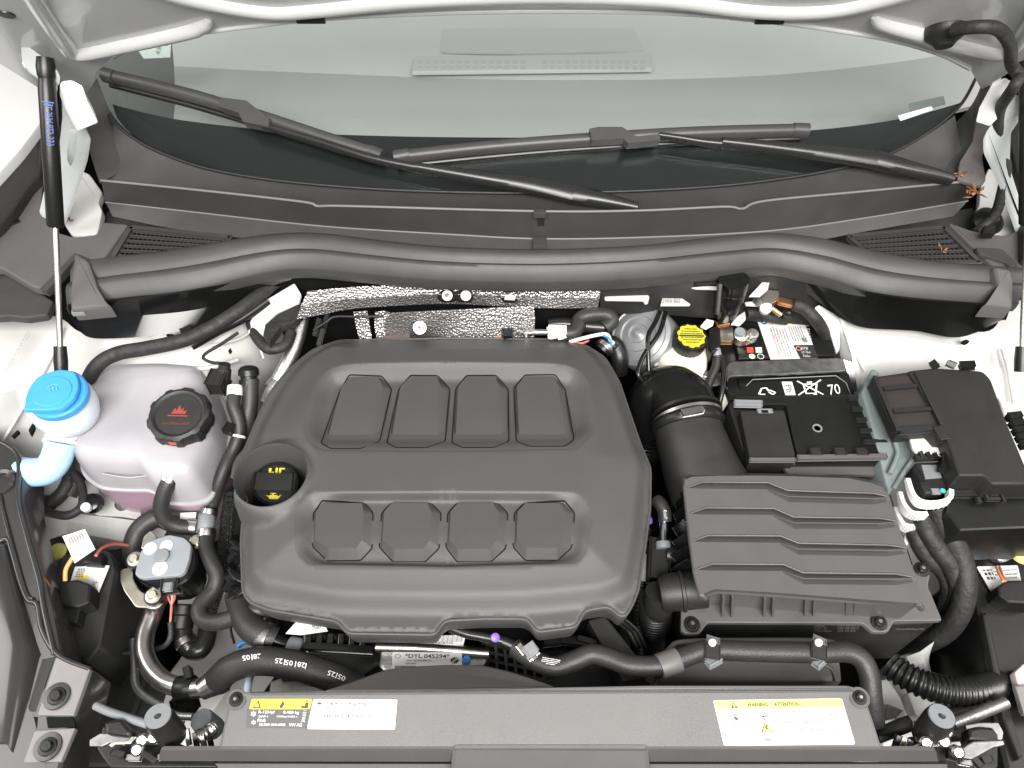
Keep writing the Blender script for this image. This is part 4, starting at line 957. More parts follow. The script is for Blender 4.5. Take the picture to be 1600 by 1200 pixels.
# the right warning label
lb = thing('fan_warning_label', 'white fan warning label with pale yellow header on the shroud', 'label', (1230, 1128, -.034))
C4 = [(1114, 1094), (1315, 1091), (1336, 1163), (1131, 1165)]
s, q = sticker('label_base', [(x, y, SZ(x, y)) for x, y in C4], PAPER, lb, rc=.03)
hq = [quadpt(q, 0.006, .01), quadpt(q, .994, .01), quadpt(q, .996, .2), quadpt(q, .003, .2)]
s2, q2 = sticker('header', hq, PALEYELLOW, lb, rc=.03, th=.0004)
OLIVE = mat('olive_ink', (.05, .042, .004), .5)
text('print', 'WARNING', sub(q2, .25, .3, .41, .75), OLIVE, s2, bold=.03); text('print', 'ATTENTION', sub(q2, .46, .3, .655, .75), OLIVE, s2, bold=.03)
poly2d('warning_triangle', sub(q2, .12, .2, .175, .9), TRI, OLIVE, s2); poly2d('mark', sub(q2, .142, .4, .153, .8), [[(0, 0), (1, 0), (1, 1), (0, 1)]], PALEYELLOW, s2, .0009)
def ringp(n=20, w_=.12): 
    o = [(.5+.5*math.cos(2*math.pi*i/n), .5+.5*math.sin(2*math.pi*i/n)) for i in range(n)]; k = .5-w_
    i_ = [(.5+k*math.cos(2*math.pi*i/n), .5+k*math.sin(2*math.pi*i/n)) for i in range(n)]
    return [[o[i], o[(i+1) % n], i_[(i+1) % n], i_[i]] for i in range(n)]
PINKINK = mat('faded_red_ink', (.75, .42, .38), .5)
poly2d('no_touch_ring', sub(q, .09, .25, .18, .48), ringp(w_=.05)+[[(.16, .12), (.2, .08), (.86, .88), (.82, .92)]], PINKINK, s)
poly2d('hand', sub(q, .11, .29, .165, .45), [[(.2, .5), (.55, .45), (.9, .75), (.75, 1), (.45, .95)], [(.3, .1), (.42, .08), (.5, .35), (.4, .38)], [(.5, .05), (.62, .1), (.62, .4), (.52, .36)], [(.7, .2), (.8, .24), (.74, .46), (.66, .42)]], INK, s)
def triout(w_=.07): return [[(.5, 0), (1, 1), (1-w_*2, 1-w_), (.5, w_*2)], [(1, 1), (0, 1), (w_*2, 1-w_), (1-w_*2, 1-w_)], [(0, 1), (.5, 0), (.5, w_*2), (w_*2, 1-w_)]]
poly2d('fan_triangle', sub(q, .31, .25, .4, .47), triout(), PINKINK, s)
poly2d('fan_symbol', sub(q, .33, .28, .395, .46), [[(.2, .4), (.5, .45), (.45, .65), (.2, .6)], [(.55, .45), (.7, .5), (.65, .7), (.5, .65)], [(.3, .7), (.5, .75), (.45, .95), (.3, .9)], [(.5, .0), (.8, .2), (1, .6), (.9, .65), (.7, .3), (.5, .1)]], INK, s)
poly2d('volt_triangle', sub(q, .31, .5, .4, .71), TRI, PALEYELLOW, s); poly2d('volt_outline', sub(q, .31, .5, .4, .71), triout(.06), OLIVE, s, .0009)
poly2d('bolt', sub(q, .335, .56, .375, .69), [[(.5, 0), (.8, 0), (.6, .45), (.9, .45), (.4, 1), (.5, .6), (.2, .6)]], INK, s, .0011)
poly2d('oil_symbol', sub(q, .305, .82, .38, .92), OILCAN, GREYINK, s)
greek('small_print', q, [(.02, .24, .55), (.03, .17, .62), (.02, .17, .69), (.02, .3, .78), (.02, .2, .86), (.4, .78, .275), (.4, .93, .355), (.4, .5, .43), (.4, .92, .52), (.4, .58, .59), (.4, .9, .67), (.4, .5, .74), (.92, .97, .82)], LGREY, s, h=.04, seed=5)
poly2d('divider', sub(q, .27, .26, .275, .74), [[(0, 0), (1, 0), (1, 1), (0, 1)]], LGREY, s)

# =================================================================== LEFT SIDE
# ------------------------------------------------------------------ coolant tank
ct = thing('coolant_tank', 'milky coolant tank with pink coolant and black screw cap', 'coolant tank', (245, 780, -.16))
TK = [(122, 690), (122, 665, 20), (140, 637), (172, 604, 8), (200, 600), (277, 597), (333, 602, 10), (350, 630), (362, 667), (356, 712), (345, 745), (330, 783, 16), (300, 790), (262, 788, 8), (240, 768), (200, 768), (160, 765, 18), (133, 745, 14)]
TKP = dens(out3(rnd(TK, 12, 4), -.105), .012)
cen = Vector((sum(p.x for p in TKP)/len(TKP), sum(p.y for p in TKP)/len(TKP), 0))
def scaled(k, dz): return [Vector((cen.x+(p.x-cen.x)*k, cen.y+(p.y-cen.y)*k, p.z+dz)) for p in TKP]
def rings(name, prof, m, parent):
    v = []; n = len(TKP)
    for k, dz in prof: v += scaled(k, dz)
    f = [(r_*n+i, r_*n+(i+1) % n, (r_+1)*n+(i+1) % n, (r_+1)*n+i) for r_ in range(len(prof)-1) for i in range(n)]
    f += [tuple(range((len(prof)-1)*n, len(prof)*n)), tuple(range(n-1, -1, -1))]
    return link(name, fixn(mesh(name, v, f)), m, parent, 40)
rings('tank_foot', [(.93, -.07), (.97, -.05), (.985, -.03), (.985, -.0005)], TANKLOW, ct)
body = rings('tank_body', [(.985, 0), (1.025, 0), (1.025, .0035), (.985, .0045), (.975, .02), (.95, .04), (.91, .053), (.84, .061), (.72, .0645), (.4, .066)], TANK, ct)
rings('coolant_level', [(.9, -.066), (.95, -.048), (.96, -.008), (.5, -.007)], PINK, body)
SEAM = mat('tank_seam', (.42, .38, .44), .4)
for pth in ([(152, 668), (205, 650), (258, 634)], [(178, 708), (212, 690), (248, 668)], [(200, 728), (214, 680), (226, 612)], [(302, 604), (304, 612), (306, 618)], [(160, 740), (200, 746), (238, 742)]):
    tube('moulding_rib', [(x, y, -.043 if y < 720 else -.062) for x, y in pth], .0009, SEAM, body, n=6)
plate('port_boss', [(234, 722), (290, 718), (298, 730), (286, 764), (246, 768), (240, 758)], zt(-.062, -.085, 718, 768), .02, TANK, body, bev=.004, rc=6)
CAPA = Vector((.06, -.18, 1)).normalized(); CC = W(283, 653, -.03)
cap = lathe('screw_cap', CC, CAPA, [(.036, -.012), (.0375, -.004), (.0375, .006), (.0355, .0115), (.031, .0135), (.0285, .0125), (.027, .0105), (.012, .0105)], BLACKM, ct, n=72, lobes=(9, .0022, .034))
a_, u_, b_ = frame(CAPA); cq = [CC+CAPA*.0108+u_*sx*.012+b_*sy*.013 for sx, sy in ((-1, 1), (1, 1), (1, -.25), (-1, -.25))]
poly2d('hot_symbol', cq, [[(0, .9), (1, .9), (1, 1), (0, 1)], [(.15, .8), (.3, .3), (.4, .5), (.5, 0), (.62, .45), (.75, .2), (.72, .55), (.92, .5), (.85, .8)]], mat('cap_red', (.26, .04, .03), .55), cap, .0006)
text('cap_print', 'CAUTION HOT', [p-b_*.0085 for p in (cq[3]-u_*.004, cq[2]+u_*.004)]+[p-b_*.011 for p in (cq[2]+u_*.004, cq[3]-u_*.004)], mat('cap_red', (.26, .04, .03), .55), cap, .0006)
poly2d('red_mark', [CC+CAPA*.006+Vector((-.004, -.037, 0)), CC+CAPA*.006+Vector((.006, -.037, 0)), CC+Vector((.006, -.038, -.002)), CC+Vector((-.004, -.038, -.002))], [[(0, 0), (1, .2), (.9, .9), (.1, 1)]], mat('red_paint_mark', (.5, .07, .05), .4), cap, .001)
sn = thing('level_sensor_plug', 'small black sensor plug behind the coolant tank', 'plug', (342, 600, -.05))
bar('plug_body', (330, 596, -.035), (352, 598, -.035), .022, .022, BLACKM, sn, bev=.002)
lathe('plug_neck', (350, 582, -.03), (.2, .5, .8), [(.009, -.01), (.009, .004), (.0075, .006), (.0075, .012)], BLACKM, sn, n=18)
tube('plug_wire', [(354, 572, -.02), (345, 568, -.025), (330, 566, -.03), (318, 560, -.03), (322, 552, -.03), (345, 538, -.03), (372, 520, -.03)], .0022, TAPE, sn, n=8)

# ------------------------------------------------------------------ washer filler
wf = thing('washer_filler', 'bright blue washer filler cap on milky elbow neck', 'washer filler', (70, 730, -.06))
LID = [(36, 641, 3), (42, 610, 10), (58, 587, 12), (92, 576, 12), (118, 580, 12), (124, 600, 10), (116, 622, 8), (96, 639, 6), (70, 641)]
lidp = plate('cap_lid', LID, .03, .005, BLUE, wf, bev=.0018, rc=6)
plate('lid_dish', ell(80, 611, 33, 22, 32, -18), .0312, .0025, BLUE, lidp, bev=.0008)
poly2d('screen_symbol', [(72, 602, .0318), (92, 598, .0318), (94, 610, .0318), (74, 615, .0318)], [[(0, .3), (.5, 0), (1, .3), (.9, .38), (.5, .12), (.1, .38)], [(.45, .3), (.55, .3), (.55, .9), (.45, .9)], [(.2, .5), (.28, .5), (.28, .9), (.2, .9)], [(.72, .5), (.8, .5), (.8, .9), (.72, .9)]], mat('pale_blue_mark', (.15, .42, .82), .5), lidp, .0004)
cc = W(93, 618, .012)
lathe('cap_skirt', W(92, 618, .018), (.1, -.1, 1), [(.031, -.006), (.033, -.004), (.033, .004), (.031, .006)], BLUE, wf, n=36)
lathe('funnel', W(98, 632, -.005), (.1, -.1, 1), [(.012, -.045), (.02, -.04), (.033, -.026), (.037, -.012), (.0375, .004), (.036, .012)], MILK, wf, n=36)
tube('neck_collar', [(104, 660, -.035), (99, 676, -.04), (94, 692, -.045)], [.0185, .0188, .0182], WHITEPL, wf, n=24)
tube('collar_ring', [(96, 690, -.044), (95, 694, -.045)], [.0205, .0205], WHITEPL, wf, n=24)
tube('elbow', [(95, 692, -.045), (88, 716, -.055), (74, 734, -.065), (52, 738, -.07), (30, 736, -.075)], .0178, PALEBLUE, wf, n=24, sub=8)

# ------------------------------------------------------------------ slots in the wing
def slot(px, z, label): return tag(plate('panel_hole', px, z, .003, VOID, bev=.0003, rc=2), label, 'hole')
# harness along the tower
hl = thing('tower_wire_harness', 'thick black taped harness running over the tower behind the tank', 'harness', (300, 530, -.03))
tube('taped_bundle', [(455, 430, .0), (430, 442, .0), (404, 462, -.0), (375, 484, -.0), (330, 512, -.005), (285, 532, -.01), (230, 544, -.015), (185, 552, -.02), (155, 568, -.025), (138, 595, -.04), (132, 630, -.07), (133, 690, -.12), (124, 740, -.14), (108, 775, -.15)], .0095, TAPE, hl, n=14)
tube('taped_branch', [(418, 470, -.01), (380, 496, -.015), (340, 516, -.018), (298, 540, -.02)], .0075, BLACK, hl, n=12)
tube('taped_branch', [(392, 505, -.03), (402, 528, -.03), (420, 545, -.03), (445, 540, -.03), (455, 520, -.03)], .0075, TAPE, hl, n=12)
bar('harness_clip', (285, 522, -.005), (300, 516, -.005), .012, .008, BLACK, hl)
tag(plate('bulkhead_bracket', [(390, 503), (413, 470), (460, 442), (471, 460), (467, 473), (433, 488), (414, 506), (415, 522), (403, 534), (386, 517), (392, 512)], zt(.0, -.03, 440, 535), .004, PRIMER, bev=.001, rc=3), 'white jagged sheet metal bracket beside the heat shield', 'bracket')
tag(plate('foam_pad', [(467, 474), (472, 488), (462, 501), (440, 508), (428, 524), (420, 536), (410, 524), (414, 507), (433, 490)], -.012, .012, TAPE, bev=.002, rc=3), 'dark foam pad under the white jagged bracket', 'foam pad')
ap = thing('aluminium_pipe', 'dull aluminium pipe entering behind the engine cover corner', 'pipe', (430, 620, -.09))
tube('pipe', [(474, 478, -.03), (466, 520, -.045), (452, 562, -.06), (432, 600, -.075), (418, 630, -.09)], .0105, ALU, ap, n=20)
lathe('collar', (430, 604, -.077), (.5, .8, .2), [(.0125, -.006), (.013, 0), (.0125, .006)], ALU, ap, n=20)
# hoses right of the tank
h1 = thing('heater_hose', 'black hose with ribbed quick coupling behind the engine cover', 'hose', (388, 700, -.12))
tube('hose', [(391, 592, -.03), (391, 620, -.045), (388, 650, -.06), (384, 680, -.08), (372, 712, -.1)], .0105, HOSE, h1, n=18)
lathe('coupling', (389, 590, -.03), (0, .6, .6), [(.009, -.012), (.0125, -.009), (.0125, -.003), (.0105, -.002), (.0105, .002), (.013, .003), (.013, .01), (.010, .014), (.004, .016)], BLACK, h1, n=24)
h2 = thing('vent_hose', 'slim black hose with white collar beside the coolant tank', 'hose', (350, 740, -.1))
tube('hose', [(366, 618, -.035), (365, 635, -.04), (372, 655, -.05), (374, 675, -.06), (366, 700, -.07), (354, 725, -.085), (342, 755, -.1), (333, 785, -.12), (325, 806, -.13)], .0085, HOSE, h2, n=16)
lathe('white_collar', (367, 610, -.033), (-.05, .8, .4), [(.0095, -.007), (.0098, 0), (.0092, .006)], WHITEPL, h2, n=20)
lathe('paint_band', (373, 682, -.063), (.15, .8, .4), [(.0089, -.0015), (.0089, .0015)], WHITEPL, h2, n=18)
bar('hose_clip', (353, 668, -.05), (364, 672, -.05), .012, .008, BLACK, h2)
h3 = thing('tank_outlet_hose', 'black hose dropping from the tank front to the tee', 'hose', (268, 745, -.1))
tube('hose', [(270, 742, -.06), (262, 757, -.065), (255, 775, -.075), (252, 797, -.09), (262, 815, -.105), (282, 823, -.115), (304, 824, -.12)], .0095, HOSE, h3, n=18)
lathe('spring_clamp', (266, 748, -.062), (.4, .85, .3), [(.0108, -.005), (.011, 0), (.0108, .005)], STEEL, h3, n=20)
lathe('crimp', (301, 824, -.12), (1, -.05, -.1), [(.0105, -.006), (.0107, 0), (.0105, .006)], STEEL, h3, n=20)
h4 = thing('thick_pump_hose', 'thick black hose with white mark curving behind the pump', 'hose', (208, 850, -.15))
tube('hose', [(322, 806, -.135), (290, 806, -.135), (262, 806, -.135), (238, 812, -.135), (218, 828, -.14), (209, 850, -.15), (208, 880, -.17)], .0125, HOSE, h4, n=18)
poly2d('white_mark', [W(282, 802, -.122), W(307, 801, -.122), W(306, 815, -.122), W(281, 817, -.122)], [[(0, 0), (1, 0), (1, 1), (0, 1)]], WINK, h4, .001)
te = thing('hose_tee', 'small tee joint joining three hoses beside the cover', 'tee', (318, 822, -.12))
lathe('tee_body', (322, 820, -.12), (0, .8, .3), [(.008, -.014), (.0105, -.01), (.0105, .01), (.008, .014)], GREYPL, te, n=18)
for p, ax in (((326, 803, -.118), (.1, .8, .3)), ((323, 835, -.12), (-.05, .8, .3))):
    lathe('crimp_ring', p, ax, [(.0108, -.006), (.0112, 0), (.0108, .006)], STEEL, te, n=20)
h5 = tag(tube('s_bend_hose', [(322, 838, -.12), (323, 858, -.12), (332, 880, -.12), (339, 900, -.125), (334, 920, -.13), (320, 936, -.13), (312, 952, -.13), (318, 968, -.13), (340, 972, -.125), (368, 964, -.12), (400, 954, -.115), (430, 950, -.12)], .0098, HOSE, None, n=18), 'black s shaped hose running under the engine cover edge', 'hose')
h6 = tag(tube('braided_hose', [(362, 770, -.13), (356, 810, -.14), (351, 860, -.16), (346, 900, -.18), (330, 950, -.2), (322, 990, -.22)], .0085, mat('braided_rubber', (.02, .02, .02), .45, bump=1., bscale=420, kind='vor'), None, n=16, ribs=(.004, .0004)), 'black braided hose beside the ribbed bellows', 'hose')
for k, (x, y, s_) in enumerate(((384, 868, 1.), (381, 912, 1.05))):
    tag(tube('rubber_bellows', [(x+6, y-22, -.11), (x-2, y, -.12), (x+6, y+20, -.125)], .019*s_, BLACK, None, n=20, ribs=(.0065, .0022)), ('black ribbed bellows upper one at the cover flank', 'black ribbed bellows lower one at the cover flank')[k], 'bellows')
tag(plate('white_tag', [(334, 768), (372, 772), (372, 792), (352, 800), (338, 795)], -.15, .002, WHITEPL, bev=.0005), 'small white tag beside the oil filler ring', 'tag')
# bracket plate below the tank
br = thing('tank_bracket', 'pale painted bracket plate with bolt below the coolant tank', 'bracket', (190, 800, -.17))
plate('bracket_plate', [(126, 735), (150, 755), (158, 775), (180, 772), (205, 775, 8), (218, 790), (222, 812, 6), (190, 806), (150, 804), (120, 780)], -.172, .004, PRIMER, br, bev=.001, rc=5)
screw('bolt', (194, 786, -.171), (0, -.1, 1), .0075, GALV, br, STEEL)
loft('lower_ledge', [[(100, 800, -.178), (150, 806, -.176), (220, 815, -.176), (260, 830, -.18)], [(105, 815, -.18), (150, 822, -.178), (215, 834, -.178), (250, 850, -.18)], [(105, 832, -.2), (150, 838, -.19), (205, 850, -.19), (240, 868, -.2)]], PRIMER, br, n=20, thick=.003)
for k, pth in enumerate(([(130, 640, -.1), (122, 700, -.13), (104, 760, -.14), (78, 788, -.15), (60, 800, -.15)], [(122, 690, -.13), (115, 740, -.14), (98, 772, -.145), (76, 782, -.15), (50, 776, -.15)], [(116, 740, -.13), (128, 762, -.13), (128, 790, -.13), (108, 805, -.13), (84, 803, -.135), (64, 796, -.14)])):
    tag(tube('wire_loom', pth, (.009, .007, .0055)[k], TAPE, None, n=12), ('thick wire loom beside the washer elbow', 'middle wire loom ducking under the washer elbow', 'thin wire loom looping round by the black clip')[k], 'wire loom')
cl = thing('loom_clip', 'black clip with white stud beside the bracket plate', 'clip', (140, 790, -.14))
lathe('clip_body', (144, 786, -.138), (.2, -.3, 1), [(.013, -.006), (.0135, 0), (.011, .007), (.006, .009)], GLOSS, cl, n=18)
lathe('white_stud', (135, 793, -.128), (.2, -.3, 1), [(.006, -.004), (.006, .004), (.004, .006)], WHITEPL, cl, n=14)
tag(plate('green_connector', [(55, 772), (74, 772), (76, 780), (56, 783)], -.145, .01, GREEN, bev=.001), 'small green connector beside the headlamp housing', 'connector')

# ------------------------------------------------------------------ coolant pump with grey lid
pu = thing('coolant_pump', 'grey lidded auxiliary pump on zinc bracket', 'pump', (255, 900, -.16))
PLID = [(238, 843), (264, 835), (288, 840), (299, 851), (296, 873), (289, 893), (281, 899), (221, 904), (210, 898), (213, 884), (220, 860)]
lidg = plate('lid', PLID, -.098, .006, mat('pump_lid', (.24, .26, .28), .45, bump=.1, bscale=600, var=.06), pu, bev=.0015, rc=5)
stack('pump_housing', out3(rnd([(236, 842), (264, 834), (292, 840), (306, 856), (308, 880), (296, 904), (276, 916), (240, 918), (214, 906), (210, 888)], 8), -.105), [(.004, -.05), (0, -.03), (0, -.002), (.002, 0)], GLOSS, pu)
for x, y, r_ in ((234.5, 857, .0078), (260, 853, .0075), (250, 888, .0088)): lathe('paint_dot', (x, y, -.0975), (0, 0, 1), [(r_, -.0005), (r_, .0004)], PAPER, lidg, n=20)
poly2d('dot_print', [(245, 883, -.0968), (255, 883, -.0968), (255, 893, -.0968), (245, 893, -.0968)], [[(.2, .3), (.6, .1), (.8, .5), (.5, .9), (.2, .7)]], mat('faded_blue', (.3, .4, .7), .5), lidg, .0004)
lathe('knob', (254, 869, -.0975), (0, 0, 1), [(.0085, -.001), (.0085, .003), (.0075, .004)], GREYPL, lidg, n=20)
for x, y in ((211, 874), (240, 931), (307, 847)):
    lathe('mount_bush', (x, y, -.118), (0, -.1, 1), [(.0115, -.016), (.0115, 0), (.006, .001)], BLACK, pu, n=18); screw('bolt', (x, y, -.116), (0, -.1, 1), .0058, ZINC, pu, STEEL)
plate('zinc_bracket', [(188, 890), (206, 886), (208, 905), (217, 922), (240, 935), (256, 942), (248, 950), (212, 949), (194, 924), (187, 906)], -.125, .003, ZINC, pu, bev=.0008, rc=5)
plate('zinc_bracket', [(224, 838), (236, 828), (246, 840), (236, 856), (220, 858)], -.125, .003, ZINC, pu, bev=.0008, rc=4)
bar('plug', (258, 912, -.112), (280, 908, -.112), .02, .018, BLACKM, pu, bev=.002); bar('plug_latch', (257, 918, -.1), (268, 917, -.1), .008, .004, GREYPL, pu)
wr = thing('pump_wires', 'pink and red pump wires merging into a taped loom', 'wires', (266, 950, -.15))
for k, (x, m_) in enumerate(((261, REDWIRE), (267, mat('pink_wire', (.7, .4, .36), .5)), (271, REDWIRE))): tube('wire', [(x, 922, -.12), (x+2, 934, -.13), (268, 946, -.14), (267, 962, -.15), (266, 974, -.155)], .0014, m_, wr, n=8)
tube('taped_loom', [(266, 972, -.155), (267, 990, -.16), (262, 1004, -.165), (250, 1012, -.17), (225, 1016, -.17), (188, 1022, -.17)], .0032, TAPE, wr, n=10)
# elbow connector hose
eh = thing('elbow_coupling_hose', 'black u bend coolant hose with chunky coupling', 'hose', (300, 1020, -.22))
tube('hose', [(288, 950, -.17), (286, 975, -.18), (286, 995, -.19), (297, 1014, -.2), (312, 1016, -.2), (322, 1000, -.2), (326, 975, -.2)], .0115, HOSEG, eh, n=18)
lathe('coupling', (287, 955, -.168), (0, .9, .3), [(.012, -.022), (.0135, -.02), (.0135, -.006), (.0155, -.004), (.0155, .006), (.013, .008)], BLACK, eh, n=20)
lathe('clamp', (290, 1003, -.192), (-.5, .8, .2), [(.0128, -.004), (.0132, 0), (.0128, .004)], STEEL, eh, n=20)
mp = thing('coolant_metal_pipe', 'bent bare steel coolant pipe below the pump', 'pipe', (240, 1050, -.16))
tube('pipe', [(243, 945, -.15), (236, 965, -.15), (227, 990, -.15), (225, 1018, -.15), (236, 1045, -.15), (258, 1066, -.148), (290, 1075, -.145), (318, 1074, -.14), (345, 1062, -.135)], .0108, STEEL, mp, n=20)
lathe('pipe_flare', (340, 1063, -.136), (.8, .5, .1), [(.011, -.02), (.0145, -.006), (.0165, .0), (.0165, .006)], STEEL, mp, n=24)
lathe('rubber_clamp', (290, 1075, -.145), (1, .05, .1), [(.0125, -.01), (.0135, -.008), (.0135, .008), (.0125, .01)], BLACK, mp, n=20)
bar('clamp_foot', (287, 1092, -.15), (292, 1108, -.17), .022, .016, BLACK, mp, bev=.002); bar('clamp_tab', (290, 1054, -.135), (299, 1050, -.135), .012, .01, BLACK, mp)
dh = thing('radiator_hose', 'fat black radiator hose printed with date figures', 'hose', (575, 1090, -.12))
hose_path = [(341, 1063, -.13), (358, 1046, -.115), (388, 1035, -.105), (420, 1033, -.1), (460, 1039, -.1), (500, 1051, -.1), (540, 1067, -.105), (580, 1090, -.115)]
tube('hose', hose_path, .0152, HOSE, dh, n=24)
for s_, x, y, a in (('28', 471, 1042, 10), ('|', 462, 1041, 9), ('05', 452, 1039, 8), ('|', 445, 1038, 8), ('25', 436, 1036, 6), ('05', 534, 1062, 24), ('|', 526, 1059, 22), ('25', 518, 1056, 20), ('|', 478, 1044, 12), ('28', 402, 1029, -5), ('|', 394, 1030, -6), ('05', 385, 1031, -10)):
    w2, h2 = (6, 4) if s_ != '|' else (.8, 4.5); c_, n_ = math.cos(R(a)), math.sin(R(a))
    Q = [(x+dx*c_-dy*n_, y+dx*n_+dy*c_-3) for dx, dy in ((w2, h2), (-w2, h2), (-w2, -h2), (w2, -h2))]
    text('date_print', s_, [W(px, py, -.0865 if x < 410 else -.0835 if x < 505 else -.0865) for px, py in Q], WINK, dh, .0008, bold=.01)
tp = thing('thin_alloy_pipe', 'thin dull alloy pipe with service cap beside the latch', 'pipe', (300, 1122, -.15))
tube('pipe', [(208, 1000, -.17), (210, 1040, -.165), (212, 1070, -.16), (225, 1087, -.155), (252, 1104, -.15), (274, 1117, -.145), (302, 1120, -.14)], .0042, ALU, tp, n=14)
lathe('service_cap', (314, 1124, -.13), (-.2, .1, 1), [(.012, -.03), (.0125, -.004), (.0118, 0), (.003, .002)], GREYPL, tp, n=12)

# ------------------------------------------------------------------ headlamp housings and front corners
HLM = mat('lamp_housing', (.03, .029, .028), .24, coat=.3, var=.15, vscale=12)
BRK = mat('painted_bracket', (.2, .19, .19), .4, metal=.2, bump=.05, bscale=400, var=.06)
hd = thing('headlamp_housing', 'dark headlamp housing with two bolted tabs beside washer elbow', 'headlamp', (50, 1190, -.1))
HB = [(-60, 640), (0, 688), (26, 702), (37, 722), (36, 780), (50, 836), (66, 890), (82, 945), (96, 1020), (142, 1043), (132, 1080), (112, 1140), (98, 1200), (90, 1260), (-80, 1260), (-80, 700)]
plate('housing', HB, zt(-.055, -.075, 690, 1200), .05, HLM, hd, bev=.005, rc=8)
zb = zt(-.055, -.075, 690, 1200)
def zo(o): return lambda px, py: zb(px, py)+o
tube('rim', [(x, y, zb(x, y)+.001) for x, y in [(0, 690), (24, 706), (30, 730), (28, 780), (42, 840), (60, 905), (70, 960), (85, 1022)]], .003, HLM, hd, n=10)
tube('rim', [(x, y, zb(x, y)+.001) for x, y in [(0, 845), (12, 843), (18, 860), (32, 910), (44, 938), (58, 945), (66, 985), (92, 1025), (140, 1046)]], .0028, HLM, hd, n=10)
tube('rim', [(x, y, zb(x, y)+.001) for x, y in [(0, 775), (5, 800), (18, 850), (40, 925), (52, 936)]], .0022, HLM, hd, n=10)
tube('rim', [(x, y, zb(x, y)+.001) for x, y in [(-4, 1000), (6, 1060), (14, 1090), (0, 1098)]], .0028, HLM, hd, n=10)
loft('lens_bulge', [[(-60, 850, -.062), (0, 850, -.055), (14, 854, -.068)], [(-60, 930, -.06), (8, 930, -.05), (46, 948, -.071)], [(-60, 1010, -.062), (24, 1010, -.052), (72, 1026, -.073)], [(-60, 1090, -.066), (14, 1090, -.058), (44, 1112, -.074)], [(-60, 1165, -.072), (4, 1160, -.066), (26, 1186, -.077)]], HLM, hd, n=20, thick=.002)
plate('tab', [(88, 1026), (141, 1045), (115, 1118), (58, 1118)], zo(.003), .006, BRK, hd, bev=.001, rc=3)
plate('tab', [(54, 1141), (118, 1137), (95, 1190), (36, 1192)], zo(.003), .006, BRK, hd, bev=.001, rc=3)
for x, y in ((89, 1088), (75, 1167)):
    lathe('washer', (x, y, zb(x, y)+.0035), (0, 0, 1), [(.0135, 0), (.013, .0018), (.006, .002)], HLM, hd, n=28); screw('bolt', (x, y, zb(x, y)+.005), (0, 0, 1), .0055, BLACK, hd, BLACKM)
plate('recess', [(50, 1120), (114, 1120), (118, 1136), (50, 1139), (42, 1130)], zo(.0005), .002, VOID, hd, bev=.0003)
plate('recess', [(66, 1030), (86, 1026), (56, 1112), (42, 1112)], zo(.0006), .002, BLACKM, hd, bev=.0003)
lathe('mount_eye', (2, 752, zb(0, 752)+.002), (0, 0, 1), [(.016, -.004), (.017, 0), (.0145, .004), (.010, .003), (.009, -.001)], HLM, hd, n=28)
# dark liner and connector beside it
cr_ = thing('lamp_connector_block', 'black connector block with white label beside the headlamp', 'connector', (130, 950, -.12))
plate('block', [(96, 868), (135, 852), (172, 862), (180, 890), (170, 940), (158, 1010), (135, 1040), (100, 1010), (84, 930)], -.115, .12, BLACKM, cr_, bev=.004, rc=6)
s, q = sticker('white_label', [(118, 886, -.112), (172, 884, -.112), (150, 938, -.112), (104, 930, -.112)], PAPER, cr_, rc=.03, lift=.0006)
poly2d('code_square', sub(q, .1, .08, .35, .4), [[(.1*i, .2*j), (.1*i+.07, .2*j), (.1*i+.07, .2*j+.14), (.1*i, .2*j+.14)] for i in range(10) for j in range(5) if (i*7+j*5) % 3], INK, s)
text('print', 'EC', sub(q, .72, .5, .86, .68), INK, s); poly2d('yellow_stripe', sub(q, .2, .3, .5, .42), [[(0, 0), (1, 0), (1, 1), (0, 1)]], YELLOW, s, .0004)
plate('plug_body', [(92, 910), (120, 904), (143, 912), (140, 942), (120, 950), (90, 944)], -.092, .03, BLACK, cr_, bev=.003, rc=4)
plate('plug_tail', [(98, 940), (128, 945), (120, 975), (100, 970)], -.1, .03, BLACK, cr_, bev=.003, rc=4)
plate('socket', [(130, 858), (160, 862), (158, 882), (128, 880)], -.1, .02, BLACK, cr_, bev=.002, rc=3)
tube('orange_wire', [(102, 908, -.09), (103, 890, -.085), (112, 874, -.082), (118, 866, -.08)], .0025, ORANGE, cr_, n=8)
wt = thing('wire_tag', 'white barcode paper tag flagged on a wire', 'tag', (122, 870, -.09))
s, q = sticker('tag_paper', [(98, 838, -.075), (133, 827, -.07), (149, 858, -.075), (117, 880, -.08)], PAPER, wt)
poly2d('barcode', sub(q, .18, .12, .9, .38), [[(i/18, 0), (i/18+.018+.02*(i % 3 == 0), 0), (i/18+.018+.02*(i % 3 == 0), 1), (i/18, 1)] for i in range(18)], GREYINK, s)
greek('small_print', q, [(.3, .8, .5), (.2, .9, .6), (.2, .9, .7), (.2, .9, .8)], GREYINK, s, h=.05, seed=9)
tube('tag_wire', [(150, 868, -.09), (160, 856, -.1), (180, 850, -.12), (200, 852, -.14)], .002, REDWIRE, wt, n=8)
tag(lathe('yellow_grommet', (89, 862, -.16), (0, 0, 1), [(.011, -.003), (.012, 0), (.010, .003), (.003, .002)], mat('yellow_rubber', (.5, .48, .12), .5), None, n=20), 'dull yellow round grommet beside the headlamp rim', 'grommet')
tag(plate('splash_guard', [(60, 810), (110, 850), (92, 900), (100, 1000), (150, 1050), (165, 960), (200, 960), (235, 1050), (215, 1110), (170, 1200), (120, 1200), (80, 1030)], -.2, .2, BLACKM, bev=.006, rc=8), 'black splash guard behind the headlamp housing tabs', 'splash guard')

